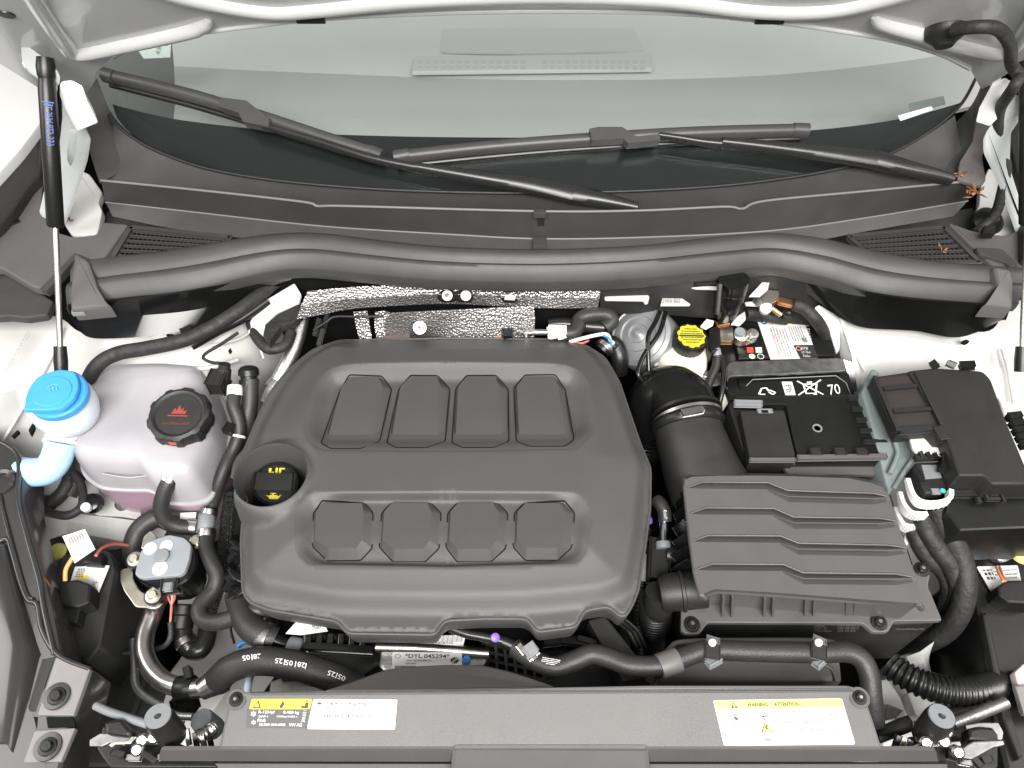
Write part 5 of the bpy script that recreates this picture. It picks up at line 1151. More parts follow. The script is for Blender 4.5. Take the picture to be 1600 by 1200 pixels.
# latches
def latch(label, mir):
    """bonnet latch with rubber stop; drawn in picture coordinates of its own corner"""
    f = (lambda x: x) if not mir else (lambda x: x)
    t = thing('bonnet_latch', label, 'latch', (240 if not mir else 1460, 1180, -.09))
    return t
t = latch('bonnet latch with rubber stop beside the refrigerant label', False)
stop = tube('rubber_stop', [(247, 1119, -.035), (252, 1127, -.045), (270, 1150, -.075)], [.0125, .0135, .0138, .0135], BLACKM, t, n=24, straight=True)
d_ = (W(247, 1119, -.035)-W(252, 1127, -.045)).normalized()
lathe('stop_face', W(247, 1119, -.035), d_, [(.0125, -.001), (.012, .0015), (.0035, .0015), (.003, .0)], GREYPL, t, n=24)
plate('latch_plate', [(272, 1124), (288, 1126), (276, 1162), (226, 1163), (226, 1157), (262, 1155)], -.07, .003, GALV, t, bev=.0006)
plate('latch_plate', [(140, 1156), (156, 1146), (196, 1146), (206, 1152), (192, 1164), (172, 1160), (160, 1166), (140, 1166)], -.06, .003, GALV, t, bev=.0006)
plate('latch_edge', [(170, 1164), (178, 1158), (200, 1157), (206, 1150), (212, 1151), (204, 1162), (180, 1163), (174, 1168)], -.055, .002, STEEL, t, bev=.0005)
plate('latch_body', [(160, 1134), (196, 1130), (212, 1150), (250, 1150), (290, 1165), (330, 1170), (340, 1200), (170, 1200), (150, 1170)], -.085, .03, BLACK, t, bev=.002, rc=4)
plate('latch_cover', [(162, 1128), (190, 1122), (206, 1142), (200, 1150), (164, 1146)], -.05, .012, BLACK, t, bev=.003, rc=4)
for x, y in ((223, 1156), (241, 1152), (215, 1171)): lathe('rivet', (x, y, -.06), (.2, -.4, 1), [(.006, -.004), (.006, .002), (.004, .004)], STEEL, t, n=14)
tube('spring', [(312, 1150, -.08), (322, 1146, -.08), (332, 1138, -.085)], .0065, STEEL, t, n=10, ribs=(.003, .001))
tube('cable', [(150, 1103, -.07), (170, 1112, -.065), (200, 1122, -.06), (232, 1132, -.06)], .0042, GREYPL, t, n=10)
for k in range(4): bar('catch_part', (292+k*12, 1140+k*5, -.075), (296+k*12, 1164+k*3, -.08), .003, .006, (GALV, BLACK, STEEL, BLACK)[k], t, bev=.0005)
for k in range(5): bar('lower_part', (176+k*24, 1176+(k % 2)*8, -.075), (196+k*24, 1180+(k % 3)*5, -.075), .004, .006, (BLACK, GALV, BLACKM, GALV, BLACK)[k], t, bev=.0005)

# =================================================================== BULKHEAD CENTRE
hs = thing('heat_shield', 'long embossed aluminium heat shield strip on the bulkhead', 'heat shield', (700, 478, -.02))
HS0 = [(481, 455), (560, 448), (700, 444), (850, 447), (938, 450)]; HS1 = [(470, 478), (560, 466), (700, 460), (850, 464), (937, 466)]; HS2 = [(464, 499), (500, 492), (560, 482), (690, 475), (790, 479), (860, 482), (934, 481)]
loft('strip', [[(x, y, .012) for x, y in HS0], [(x, y, .006) for x, y in HS1], [(x, y, -.012) for x, y in HS2]], SHIELD, hs, n=70, thick=.0015)
hq = lambda y: .012-(y-446)/34*.022
lathe('round_hole', (500, 477, hq(470)), (0, -.6, .6), [(.0095, -.001), (.0095, .002)], VOID, hs, n=24)
plate('twin_hole', rnd([(682, 462), (690, 453), (706, 453), (712, 457), (718, 453), (734, 453), (741, 462), (735, 470), (718, 470), (712, 466), (706, 470), (690, 470)], 4), lambda x, y: hq(y)+.003, .003, VOID, hs, bev=.0003)
plate('hole', ell(797, 462, 15, 9, 24), lambda x, y: hq(y)+.003, .003, VOID, hs, bev=.0003); plate('hole', ell(894, 464, 15, 8, 24), lambda x, y: hq(y)+.003, .003, VOID, hs, bev=.0003)
for x, y, r_ in ((699, 462, .0072), (728, 462, .0072)): lathe('stud', (x, y, hq(y)+.0035), (0, -.6, .7), [(r_, 0), (r_, .002), (r_*.7, .003)], PRIMER, hs, n=18)
lathe('stud_tip', (698, 461, hq(461)+.0075), (0, -.6, .7), [(.0028, -.001), (.0028, .001)], BLACK, hs, n=10)
for x in (797, 894): plate('stud', [(x-9, 466), (x-6, 461), (x-2, 461), (x, 458), (x+5, 461), (x+9, 463), (x+7, 467)], lambda x, y: hq(y)+.0045, .003, PRIMER, hs, bev=.0005)
h2_ = thing('turbo_heat_shield', 'dimpled aluminium heat shield hanging behind the cover', 'heat shield', (690, 530, -.06))
loft('shield', [[(612, 490, -.0), (680, 486, -.0), (760, 482, .0), (834, 478, .0)], [(600, 505, -.02), (660, 508, -.02), (700, 500, -.015), (770, 505, -.02), (836, 500, -.02)], [(606, 536, -.055), (660, 528, -.05), (720, 536, -.05), (780, 534, -.05), (834, 530, -.05)]], SHIELD, h2_, n=60, thick=.0015)
loft('shield', [[(552, 488, -.01), (566, 487, -.01), (574, 486, -.01)], [(556, 508, -.03), (568, 508, -.03), (577, 506, -.03)], [(562, 532, -.05), (572, 532, -.05), (582, 532, -.05)]], SHIELD, h2_, n=16, thick=.0015)
loft('shield', [[(586, 488, -.012), (604, 487, -.012), (622, 500, -.012)], [(585, 510, -.03), (604, 508, -.03), (640, 506, -.03)], [(590, 534, -.05), (612, 530, -.05), (640, 526, -.05)]], SHIELD, h2_, n=20, thick=.0015)
screw('bolt', (656, 512, -.02), (0, -.6, .7), .006, GALV, h2_, BLACK)
tube('oxygen_wire', [(490, 516, -.03), (510, 503, -.02), (524, 495, -.015), (560, 495, -.012), (600, 494, -.012)], .0016, BLACKM, h2_, n=8)
for k, (x, y) in enumerate(((492, 524), (506, 512), (498, 540))): bar('wire_clip', (x, y, -.04), (x+7, y-26, -.03), .004, .004, BLACK, h2_)
tag(plate('baffle_sheet', [(570, 533), (602, 524), (640, 517), (640, 531), (600, 536)], -.04, .002, BROWN, bev=.0004), 'dark folded baffle sheet behind the cover edge', 'baffle')
bk = thing('bulkhead_pad', 'black bulkhead pad with white clip and tag', 'panel', (1010, 470, -.01))
loft('pad_sheet', [[(938, 447, .02), (1010, 444, .02), (1090, 438, .02), (1160, 430, .02), (1280, 440, .02)], [(938, 478, -.01), (1010, 476, -.01), (1090, 478, -.01), (1160, 470, -.02), (1290, 480, -.03)], [(938, 492, -.03), (1010, 490, -.03), (1090, 496, -.03), (1160, 500, -.05), (1310, 520, -.06)]], BLACKM, bk, n=40, thick=.002)
plate('white_clip', [(944, 464), (952, 460), (1000, 459), (1010, 458), (1015, 463), (1013, 472), (1008, 473), (1005, 468), (946, 467)], .004, .004, PRIMER, bk, bev=.001, rc=2)
plate('white_tag', [(1032, 477), (1035, 465), (1066, 466), (1079, 475), (1077, 477)], .0, .002, PRIMER, bk, bev=.0006)
text('tag_print', '5WA 863', [(1036, 467, .0004), (1062, 467.5, .0004), (1063, 474, .0004), (1034, 474, .0004)], GREYINK, bk, .0006)
plate('white_clip', [(1074, 436), (1080, 434), (1084, 446), (1122, 447), (1124, 451), (1080, 450), (1074, 446)], .012, .003, PRIMER, bk, bev=.0008)
bar('black_bracket', (1084, 440, .016), (1118, 438, .016), .012, .006, BLACK, bk)
# hoses and fittings behind the cover
vh = thing('vacuum_hose', 'bent rubber hose with white coupling behind the cover', 'hose', (880, 522, -.05))
tube('hose', [(876, 521, -.03), (895, 520, -.03), (903, 510, -.028), (906, 499, -.025), (918, 493, -.02), (938, 491, -.02), (952, 494, -.022), (955, 503, -.026), (944, 512, -.03)], .0105, HOSE, vh, n=18)
tube('hose', [(944, 512, -.036), (920, 510, -.036), (880, 506, -.036), (856, 508, -.036)], .0095, HOSEG, vh, n=16)
for k in range(2): bar('white_coupling', (860+k*13, 512+k*2, -.02), (862+k*13, 528, -.03), .006, .012, WHITEPL, vh)
bar('white_coupling', (858, 518, -.022), (884, 518, -.022), .014, .008, WHITEPL, vh)
tube('metal_tube', [(822, 526, -.04), (826, 520, -.035), (858, 519, -.03)], .0045, STEEL, vh, n=12)
bar('copper_stub', (774, 528, -.045), (800, 527, -.045), .005, .006, COPPER, vh); bar('black_stub', (786, 524, -.035), (800, 523, -.035), .012, .012, BLACK, vh)
ws_ = thing('sensor_wires', 'white and blue sensor wires behind the cover corner', 'wires', (930, 530, -.05))
tube('white_wire', [(890, 534, -.035), (905, 530, -.03), (925, 525, -.028), (942, 522, -.028), (950, 524, -.03), (954, 534, -.035)], .0026, WHITEPL, ws_, n=8)
tube('blue_wire', [(942, 524, -.028), (953, 530, -.03), (955, 545, -.04)], .0014, CYAN, ws_, n=8); tube('red_wire', [(895, 536, -.035), (910, 536, -.035), (920, 532, -.03)], .0016, REDWIRE, ws_, n=8)
sh_ = thing('short_coolant_hose', 'short black ribbed hose stub at the cover corner', 'hose', (960, 560, -.08))
tube('stub', [(940, 548, -.05), (950, 538, -.045), (962, 542, -.05), (968, 560, -.06), (966, 582, -.08)], .0125, BLACK, sh_, n=18)
for x, y in ((944, 543), (951, 538)): lathe('ring', (x, y, -.046), (.6, .6, .2), [(.0135, -.003), (.014, 0), (.0135, .003)], STEEL, sh_, n=18)

# brake booster
bb = thing('brake_booster', 'grey round brake booster behind the reservoir', 'brake booster', (1000, 545, -.1))
BA = Vector((-.5, -.35, .8)).normalized(); BC = W(998, 522, -.045)
lathe('drum', BC, BA, [(.046, -.05), (.046, -.012), (.044, -.004), (.039, 0), (.037, -.001), (.026, .003), (.024, .001), (.014, .004), (.012, .0015), (.007, .003), (.003, .006)], BOOST, bb, n=48)
plate('drum_neck', [(1022, 500), (1045, 484), (1052, 520), (1040, 545), (1020, 545)], -.05, .05, BOOST, bb, bev=.005, rc=5)
text('drum_print', '5WA614', [(994, 505, -.03), (1006, 512, -.03), (1006, 518, -.03), (994, 511, -.03)], GREYINK, bb, .006) if False else None
for k, pth in enumerate(([(1031, 487, -.015), (1024, 503, -.015), (1013, 525, -.015), (1013, 560, -.03), (1015, 595, -.05), (1018, 609, -.06)], [(1040, 488, -.02), (1030, 520, -.02), (1008, 552, -.025), (998, 575, -.03), (998, 588, -.035), (1008, 598, -.045), (1016, 604, -.06)])):
    tag(tube('brake_line', pth, .0032, GLOSS, None, n=10), ('glossy black brake line running straight past the booster', 'glossy black brake line hooking under the booster')[k], 'pipe')
bl = thing('brake_reservoir', 'cream brake fluid reservoir with yellow printed cap', 'reservoir', (1065, 600, -.12))
stack('reservoir_body', out3(rnd([(1027, 530), (1048, 514), (1075, 512), (1102, 532), (1107, 560), (1104, 584), (1088, 604), (1050, 602), (1036, 596), (1031, 565)], 6), -.055), [(.008, -.07), (.004, -.045), (.001, -.04), (.001, -.02), (0, -.004), (.003, .003), (.008, .006)], CREAM, bl, 50)
plate('reservoir_tab', [(1022, 559), (1032, 557), (1033, 567), (1023, 568)], -.062, .006, CREAM, bl, bev=.001)
RC = W(1078, 531, -.035); RA = Vector((.05, -.1, 1)).normalized()
rc_ = lathe('reservoir_cap', RC, RA, [(.0205, -.012), (.0225, -.010), (.0225, .006), (.0215, .008), (.020, .0085)], BLACK, bl, n=48, lobes=(24, .0006, .022))
tp_ = lathe('yellow_top', RC, RA, [(.0185, .0075), (.0185, .0092)], YCAP, rc_, n=32, lobes=(11, .002, .01))
a_, u_, b_ = frame(RA); oq = RC+RA*.0094
greek('cap_print', [oq-u_*.015+b_*.014, oq+u_*.015+b_*.014, oq+u_*.015-b_*.014, oq-u_*.015-b_*.014], [(.2, .8, .1), (.08, .92, .24), (0, 1, .38), (0, 1, .6), (.08, .92, .74), (.2, .8, .88)], INK, tp_, .0002, h=.07, seed=4)
poly2d('cap_bar', [oq-u_*.017+b_*.0012, oq+u_*.017+b_*.0012, oq+u_*.017-b_*.0012, oq-u_*.017-b_*.0012], [[(0, 0), (1, 0), (1, 1), (0, 1)]], INK, tp_, .0003)
br2 = tag(plate('reservoir_bracket', [(1088, 584), (1126, 582), (1128, 600), (1110, 604), (1092, 604)], -.06, .003, GALV, bev=.0008, rc=2), 'galvanised bracket with bolt beside the brake reservoir', 'bracket')
screw('bolt', (1101, 588, -.059), (0, 0, 1), .0062, GALV, br2, STEEL)
# plenum drain
dr = thing('drain_spout', 'glossy black drain spout below the bulkhead seal', 'drain', (1140, 490, -.03))
tube('spout', [(1147, 436, .03), (1144, 455, .01), (1138, 478, -.01), (1132, 496, -.03)], [.020, .0195, .016, .013], GLOSS, dr, n=28)
bar('spout_seam', (1125, 445, .03), (1121, 490, .0), .004, .006, BLACK, dr)

# =================================================================== BATTERY
bt = thing('battery', 'black car battery with white safety label', 'battery', (1220, 640, -.14))
plate('case', [(1122, 520), (1136, 498), (1262, 494), (1290, 505), (1312, 545), (1330, 622), (1140, 626), (1128, 590)], -.062, .14, BLACK, bt, bev=.003, rc=4)
stack('top_step', out3(rnd([(1160, 500), (1262, 497), (1282, 510), (1302, 552), (1304, 560), (1152, 566), (1146, 540)], 3), -.062), [(0, -.001), (0, .006), (.0015, .008)], BLACK, bt)
s, q = sticker('safety_label', [(1182, 498, -.0535), (1254, 498, -.0535), (1278, 560, -.0535), (1204, 562, -.0535)], PAPER, bt)
poly2d('label_black', sub(q, .58, .68, 1.0, 1.01), [[(0, 0), (1, 0), (1, 1), (.1, 1)]], INK, s)
for k, m_ in enumerate((BLUEINK, YELLOW, YELLOW, YELLOW, BLUEINK)):
    u0 = .06+.175*k; qq = sub(q, u0, .03, u0+.13, .16)
    poly2d('hazard_icon', qq, TRI if m_ is YELLOW and k != 2 else ([[(.5, 0), (1, .5), (.5, 1), (0, .5)]] if k == 2 else [[(.5+.5*math.cos(2*math.pi*i/16), .5+.5*math.sin(2*math.pi*i/16)) for i in range(16)]]), m_, s)
    if m_ is YELLOW: poly2d('icon_mark', sub(qq, .42, .35, .58, .85), [[(0, 0), (1, 0), (1, 1), (0, 1)]], INK, s, .0009)
    else: poly2d('icon_mark', sub(qq, .3, .3, .7, .7), [[(0, 0), (1, 0), (1, 1), (0, 1)]], WINK, s, .0009)
def vgreek(q_, cols, m_, par, seed): greek('small_print', [q_[0], q_[3], q_[2], q_[1]], cols, m_, par, h=.022, seed=seed)
vgreek(q, [(.22, .6, .62+.05*i) for i in range(4)]+[(.22, .62, .82), (.22, .62, .87), (.25, .95, .22), (.22, .9, .28), (.25, .95, .34), (.3, .95, .4), (.3, .95, .46), (.25, .6, .52)], GREYINK, s, 12)
poly2d('no_symbol', sub(q, .24, .42, .36, .54), ringp(), mat('pale_red_ink', (.8, .35, .33), .5), s); poly2d('no_symbol', sub(q, .6, .72, .72, .82), ringp(), mat('pale_red_ink', (.8, .35, .33), .5), s, .0011)
poly2d('code_square', sub(q, .8, .5, .93, .62), [[(.2*i, .2*j), (.2*i+.16, .2*j), (.2*i+.16, .2*j+.16), (.2*i, .2*j+.16)] for i in range(5) for j in range(5) if (i*3+j*2) % 4], INK, s)
for st, (x0, y0, x1, y1) in (('5WA 915 105', (1262, 502, 1270, 540)), ('H-CLASS', (1266, 540, 1276, 560)), ('EFB', (1252, 543, 1262, 547)), ('12V 70Ah', (1252, 549, 1266, 553)), ('760A', (1254, 555, 1266, 559))):
    if y1-y0 > 14: text('case_print', st, [(x0, y1, -.0535), (x0-8, y0, -.0535), (x1-8, y0, -.0535), (x1, y1, -.0535)], WINK, bt, .0009)
    else: text('case_print', st, [(x0, y0, -.0535), (x1, y0, -.0535), (x1, y1, -.0535), (x0, y1, -.0535)], WINK, s, .0012)
for x, y, m_ in ((1171.5, 547, REDINK), (1185, 547, mat('pale_green_label', (.45, .68, .52), .5))): sticker('info_sticker', [(x-5, y-4, -.0535), (x+5, y-4, -.0535), (x+6, y+4, -.0535), (x-4, y+4, -.0535)], m_, bt)
lathe('indicator', (1175, 557, -.0535), (0, 0, 1), [(.0042, 0), (.0042, .0006)], mat('cream_label', (.8, .76, .5), .5), bt, n=18)
lathe('indicator', (1188.5, 557, -.0535), (0, 0, 1), [(.0046, 0), (.0046, .0005)], WINK, bt, n=18); lathe('indicator_eye', (1188.5, 557, -.053), (0, 0, 1), [(.0036, 0), (.0036, .0005)], INK, bt, n=18)
# front face of the battery with symbols
FA = [(1152, 589), (1326, 581), (1336, 618), (1160, 622)]
fz = lambda x, y: -.056-.0002*(y-585)
plate('front_panel', FA, fz, .01, GLOSS, bt, bev=.0015)
oq = [(1166, 603), (1176, 593), (1306, 587), (1322, 598), (1330, 619), (1168, 621)]
tube('panel_outline', [(x, y, fz(x, y)+.0006) for x, y in oq], .0008, GREYPL, bt, n=6, straight=True)
s, q = sticker('lead_label', [(1221, 597, fz(0, 597)), (1237, 597, fz(0, 597)), (1243, 618, fz(0, 618)), (1227, 618, fz(0, 618))], PAPER, bt, lift=.0006)
text('lead_print', 'Pb', [quadpt(q, .8, .25), quadpt(q, .8, .8), quadpt(q, .2, .8), quadpt(q, .2, .25)], INK, s)
bq = [(1245, 596, fz(0, 596)), (1282, 594, fz(0, 594)), (1286, 617, fz(0, 617)), (1247, 618, fz(0, 618))]
def line(a, b, w_=.035):
    a, b = Vector(a), Vector(b); d = (b-a).normalized(); n_ = Vector((-d.y, d.x))*w_; return [tuple(a+n_), tuple(b+n_), tuple(b-n_), tuple(a-n_)]
poly2d('bin_symbol', bq, [line((0, 0), (1, 1)), line((0, 1), (1, 0)), line((.2, .25), (.8, .25)), line((.25, .25), (.32, .9)), line((.8, .25), (.7, .9)), line((.3, .9), (.72, .9)), line((.4, .12), (.62, .12)), [(.6, .88), (.75, .88), (.75, 1.0), (.6, 1.0)]], WINK, bt, .0012)
text('capacity_print', '70', [(1292, 602, fz(0, 602)), (1310, 600, fz(0, 600)), (1314, 616, fz(0, 616)), (1296, 618, fz(0, 618))], WINK, bt, .0012)
poly2d('recycle_symbol', [(1182, 605, fz(0, 605)), (1211, 604, fz(0, 604)), (1213, 618, fz(0, 618)), (1184, 618, fz(0, 618))], [line((.05, .9), (.25, .2), .05), line((.25, .2), (.5, .15), .05), line((.5, .15), (.6, .5), .05), line((.1, .9), (.4, .9), .05), line((.65, .4), (.95, .7), .05), line((.95, .7), (.8, .95), .05), line((.8, .95), (.6, .6), .05)], WINK, bt, .0012)
hd_ = tag(plate('battery_strap', [(1135, 572), (1142, 565), (1310, 559), (1318, 562), (1323, 578), (1316, 580), (1140, 588), (1134, 602), (1138, 608), (1132, 604)], -.045, .003, GALV, bev=.0008, rc=3), 'galvanised hold down strap across the battery', 'strap')
loft('strap_leg', [[(1318, 562, -.045), (1326, 590, -.06), (1332, 612, -.08)], [(1331, 566, -.045), (1337, 592, -.06), (1340, 612, -.08)]], GALV, hd_, n=10, thick=.002)
# terminal
tm = thing('battery_terminal', 'battery pole clamp with copper strip and cable', 'terminal', (1150, 530, -.05))
plate('clamp_plate', [(1122, 508), (1138, 504), (1146, 512), (1146, 530), (1142, 534), (1126, 532)], -.036, .003, ZINC, tm, bev=.0008, rc=2)
bar('copper_strip', (1120, 506, -.034), (1138, 503, -.034), .006, .003, COPPER, tm); bar('copper_strip', (1126, 534, -.038), (1142, 534, -.038), .006, .003, COPPER, tm)
lathe('pole', (1157, 526, -.045), (0, -.1, 1), [(.012, -.006), (.0115, .006), (.009, .0085), (.0075, .009)], ZINC, tm, n=24); lathe('pole_tip', (1156, 519, -.034), (0, -.1, 1), [(.0072, -.003), (.007, .002)], mat('lead_grey', (.42, .44, .48), .4, metal=.6), tm, n=18)
plate('clamp_ear', [(1164, 522), (1180, 516), (1184, 528), (1166, 534)], -.04, .008, ZINC, tm, bev=.0015, rc=3); screw('clamp_bolt', (1176, 522, -.036), (0, -.3, 1), .005, STEEL, tm, GALV)
plate('white_flap', [(1094, 510), (1104, 498), (1116, 501), (1114, 508), (1103, 514)], -.03, .002, CREAM, tm, bev=.0005)
plate('white_flap', [(1142, 506), (1152, 494), (1164, 486), (1166, 498), (1156, 508), (1148, 506)], -.025, .003, PRIMER, tm, bev=.0005, rc=2)
bs = thing('battery_sensor', 'black battery sensor plug with corrugated wire sleeve', 'sensor', (1120, 560, -.06))
plate('sensor_body', [(1108, 514), (1118, 508), (1126, 512), (1126, 544), (1112, 552), (1108, 540)], -.035, .02, BLACK, bs, bev=.002, rc=3)
tube('sensor_neck', [(1118, 545, -.04), (1121, 556, -.045)], [.0065, .006], GREYPL, bs, n=14)
tube('wire_sleeve', [(1121, 556, -.045), (1118, 575, -.05), (1109, 595, -.055), (1106, 612, -.06), (1118, 640, -.075), (1138, 660, -.09), (1152, 668, -.1)], .0058, BLACKM, bs, n=12, ribs=(.003, .0004))
tube('thin_cable', [(1128, 556, -.045), (1131, 585, -.05), (1128, 612, -.06), (1124, 632, -.07)], .0034, HOSEG, bs, n=10)
pc = thing('earth_clamp', 'zinc earth clamp with cable on the bulkhead', 'clamp', (1200, 480, -.01))
plate('clamp_body', [(1188, 462), (1200, 452), (1218, 454), (1218, 466), (1208, 474), (1192, 474)], .0, .01, ZINC, pc, bev=.0015, rc=2)
lathe('clamp_nut', (1196, 482, -.01), (-.2, -.5, .8), [(.008, -.006), (.008, .006), (.005, .009)], WHITEPL, pc, n=16); lathe('clamp_nut', (1186, 472, -.005), (-.6, -.3, .6), [(.007, -.006), (.007, .006)], GALV, pc, n=12)
plate('white_strap', [(1171, 462), (1184, 448), (1196, 435), (1203, 440), (1200, 452), (1188, 462)], .01, .003, PRIMER, pc, bev=.0006); plate('white_strap', [(1164, 472), (1182, 470), (1186, 477), (1166, 476)], -.005, .003, PRIMER, pc, bev=.0006)
bar('copper_lug', (1216, 470, -.0), (1240, 476, -.004), .008, .006, COPPER, pc); tube('brass_screw', [(1206, 482, -.006), (1220, 492, -.012)], .0035, mat('brass', (.7, .55, .25), .35, metal=1.), pc, n=10)
tube('earth_cable', [(1238, 476, -.004), (1256, 482, -.008), (1275, 500, -.02), (1288, 522, -.05), (1294, 545, -.08)], .0085, TAPE, pc, n=14)
tube('earth_cable', [(1166, 490, -.03), (1185, 488, -.03), (1206, 496, -.035), (1228, 500, -.045)], .0075, TAPE, pc, n=12)
screw('panel_bolt', (1231, 490, -.02), (0, -.4, .9), .005, BLACK, pc, GALV)
wg = thing('tray_gusset', 'white folded sheet metal gusset beside the battery', 'bracket', (1300, 560, -.1))
plate('gusset', [(1273, 480), (1280, 476), (1304, 490), (1313, 498), (1312, 545), (1308, 552), (1298, 520)], zt(-.02, -.06, 476, 552), .003, PRIMER, wg, bev=.0008, rc=2)
loft('gusset_rail', [[(1312, 498, -.03), (1326, 540, -.05), (1332, 566, -.06), (1326, 600, -.09)], [(1318, 500, -.03), (1334, 545, -.05), (1346, 600, -.08), (1340, 620, -.1)]], PRIMER, wg, n=16, thick=.002)
# battery front cover box
bx = thing('battery_tray_cover', 'black ribbed plastic cover box in front of the battery', 'cover', (1270, 735, -.1))
plate('base', [(1138, 634), (1150, 618), (1346, 616), (1362, 648), (1374, 684), (1388, 702), (1388, 722), (1170, 728), (1156, 690)], -.055, .1, BLACKM, bx, bev=.002, rc=3)
plate('module', [(1156, 641), (1226, 641), (1242, 706), (1244, 718), (1172, 720), (1168, 700)], -.04, .02, BLACKM, bx, bev=.0018, rc=2)
plate('lid', [(1150, 622), (1346, 617), (1358, 640), (1384, 704), (1386, 718), (1248, 718), (1240, 690), (1228, 632), (1152, 632)], -.043, .016, BLACK, bx, bev=.0015, rc=2)
lathe('round_mark', (1277, 669, -.0428), (0, 0, 1), [(.0062, 0), (.006, .0008), (.0046, .0008), (.004, 0)], GREYPL, bx, n=24)
for x in (1274, 1312, 1346): bar('front_tab', (x-8, 707, -.038), (x+8, 707, -.038), .008, .006, BLACKM, bx)
bar('front_edge', (1246, 716, -.04), (1384, 714, -.04), .004, .006, AIRBOX, bx); bar('front_edge', (1172, 719, -.037), (1242, 719, -.037), .003, .004, AIRBOX, bx)
for k in range(5): bar('side_fin', (1326+k*6, 622+k*17, -.04), (1352+k*8, 622+k*17, -.042), .003, .004, BLACKM, bx)
for k in range(2): bar('top_fin', (1148, 628+k*5, -.036), (1190, 629+k*5, -.036), .003, .004, GREYPL, bx)
bar('slot', (1184, 643, -.0395), (1206, 643, -.0395), .005, .003, GREYPL, bx); bar('slot_dark', (1190, 643, -.0378), (1200, 643, -.0378), .004, .001, VOID, bx, bev=0)
plate('lower_rail', [(1224, 729), (1380, 727), (1382, 741), (1232, 742)], -.06, .006, SHROUD, bx, bev=.001)
tag(plate('white_shim', [(1136, 604), (1150, 600), (1152, 612), (1144, 622), (1136, 632), (1130, 640), (1128, 628)], -.07, .004, CREAM, bev=.0006, rc=2), 'cream plastic shim below the battery strap end', 'shim')

# =================================================================== FUSE BOX
fb = thing('fuse_box', 'black fuse box with three framed windows in its lid', 'fuse box', (1520, 800, -.1))
FL = [(1418, 579, 4), (1460, 574), (1536, 579, 8), (1549, 592, 6), (1572, 655), (1606, 735), (1660, 757), (1550, 757), (1538, 744), (1498, 744), (1484, 700), (1456, 636)]
plate('lid', FL, .0, .03, BLACKM, fb, bev=.003, rc=4)
plate('lid_crease', [(1500, 690), (1512, 690), (1545, 744), (1550, 752), (1538, 743)], .0012, .002, BLACKM, fb, bev=.0008) if False else None
plate('window_frame', [(1364, 589), (1420, 581), (1432, 584), (1456, 640), (1471, 666), (1481, 688), (1466, 687), (1454, 673), (1404, 677)], -.004, .02, BLACKM, fb, bev=.0015, rc=2)
for px in ([(1369, 592), (1418, 586), (1430, 603), (1380, 608)], [(1382, 611), (1431, 606), (1450, 638), (1393, 642)], [(1396, 646), (1453, 642), (1464, 664), (1403, 669)]): plate('window', px, -.0035, .003, mat('window_smoke', (.035, .03, .028), .3), fb, bev=.0006, rc=1.5)
for a, b in (((1380, 609), (1432, 604)), ((1395, 644), (1453, 640)), ((1430, 584), (1470, 664)), ((1366, 590), (1402, 674))): bar('frame_bar', (a[0], a[1], -.001), (b[0], b[1], -.001), .0035, .006, BLACKM, fb, bev=.0006)
bar('frame_bar', (1404, 674, -.002), (1462, 669, -.002), .005, .006, BLACKM, fb); bar('frame_bar', (1462, 669, -.002), (1474, 688, -.002), .009, .008, BLACKM, fb)
plate('case', [(1484, 745), (1498, 748), (1540, 750), (1552, 760), (1680, 760), (1680, 826), (1600, 826), (1500, 830), (1478, 800)], -.035, .08, BLACK, fb, bev=.003, rc=3)
bar('case_lip', (1490, 772, -.032), (1640, 772, -.032), .006, .006, BLACKM, fb)
for a, b in (((1536, 765), (1544, 782)), ((1561, 765), (1569, 784)), ((1544, 780), (1562, 780)), ((1546, 774), (1558, 774))): bar('lid_clip', (a[0], a[1], -.024), (b[0], b[1], -.024), .003, .004, BLACKM, fb, bev=.0005)
bar('case_tab', (1526, 782, -.028), (1532, 782, -.028), .006, .004, BLACKM, fb, bev=.0005)
for a, b in (((1456, 573), (1464, 568)), ((1484, 573), (1488, 566)), ((1500, 572), (1522, 571))): bar('hinge_tab', (a[0], a[1], .0), (b[0], b[1], .004), .008, .008, BLACK, fb)
for k in range(5): bar('side_clip', (1574+k*5, 652+k*11, -.01), (1594+k*3, 650+k*11, -.008), .006, .01, BLACK, fb)
gp = thing('relay_carrier', 'grey green plastic carrier standing between battery and fuse box', 'carrier', (1390, 770, -.1))
plate('side_wall', [(1345, 612), (1363, 574), (1374, 579), (1382, 608), (1403, 677), (1414, 673), (1422, 690), (1430, 712), (1398, 764), (1388, 770), (1380, 742), (1368, 690)], zt(-.025, -.05, 574, 770), .08, GREYGREEN, gp, bev=.004, rc=4)
tube('wall_rib', [(1368, 588, -.022), (1382, 640, -.028), (1400, 695, -.036), (1402, 712, -.038), (1390, 740, -.042)], .003, GREYGREEN, gp, n=10)
tube('wall_edge', [(1414, 676, -.034), (1422, 694, -.036), (1428, 712, -.038), (1412, 738, -.043), (1396, 764, -.048)], .0028, GREYGREEN, gp, n=10)
cn = thing('control_unit_plug', 'grey control unit plug with three white locking levers', 'plug', (1455, 790, -.08))
plate('foil_plate', [(1420, 680), (1428, 677), (1438, 679), (1448, 688), (1470, 696), (1480, 712), (1478, 716), (1462, 710), (1432, 707), (1426, 700)], -.02, .003, mat('foil_white', (.6, .58, .55), .45, bump=.4, bscale=150, var=.1), cn, bev=.0006, rc=2)
for k in range(4): bar('comb', (1436+k*11, 706+k, -.02), (1440+k*11, 716+k, -.024), .004, .006, BLACK, cn, bev=.0005)
bar('comb_bar', (1430, 716, -.024), (1474, 714, -.024), .006, .006, BLACKM, cn)
plate('plug_top', [(1430, 722), (1468, 720), (1484, 752), (1476, 770), (1446, 772), (1436, 752)], -.03, .03, BLACKM, cn, bev=.003, rc=3)
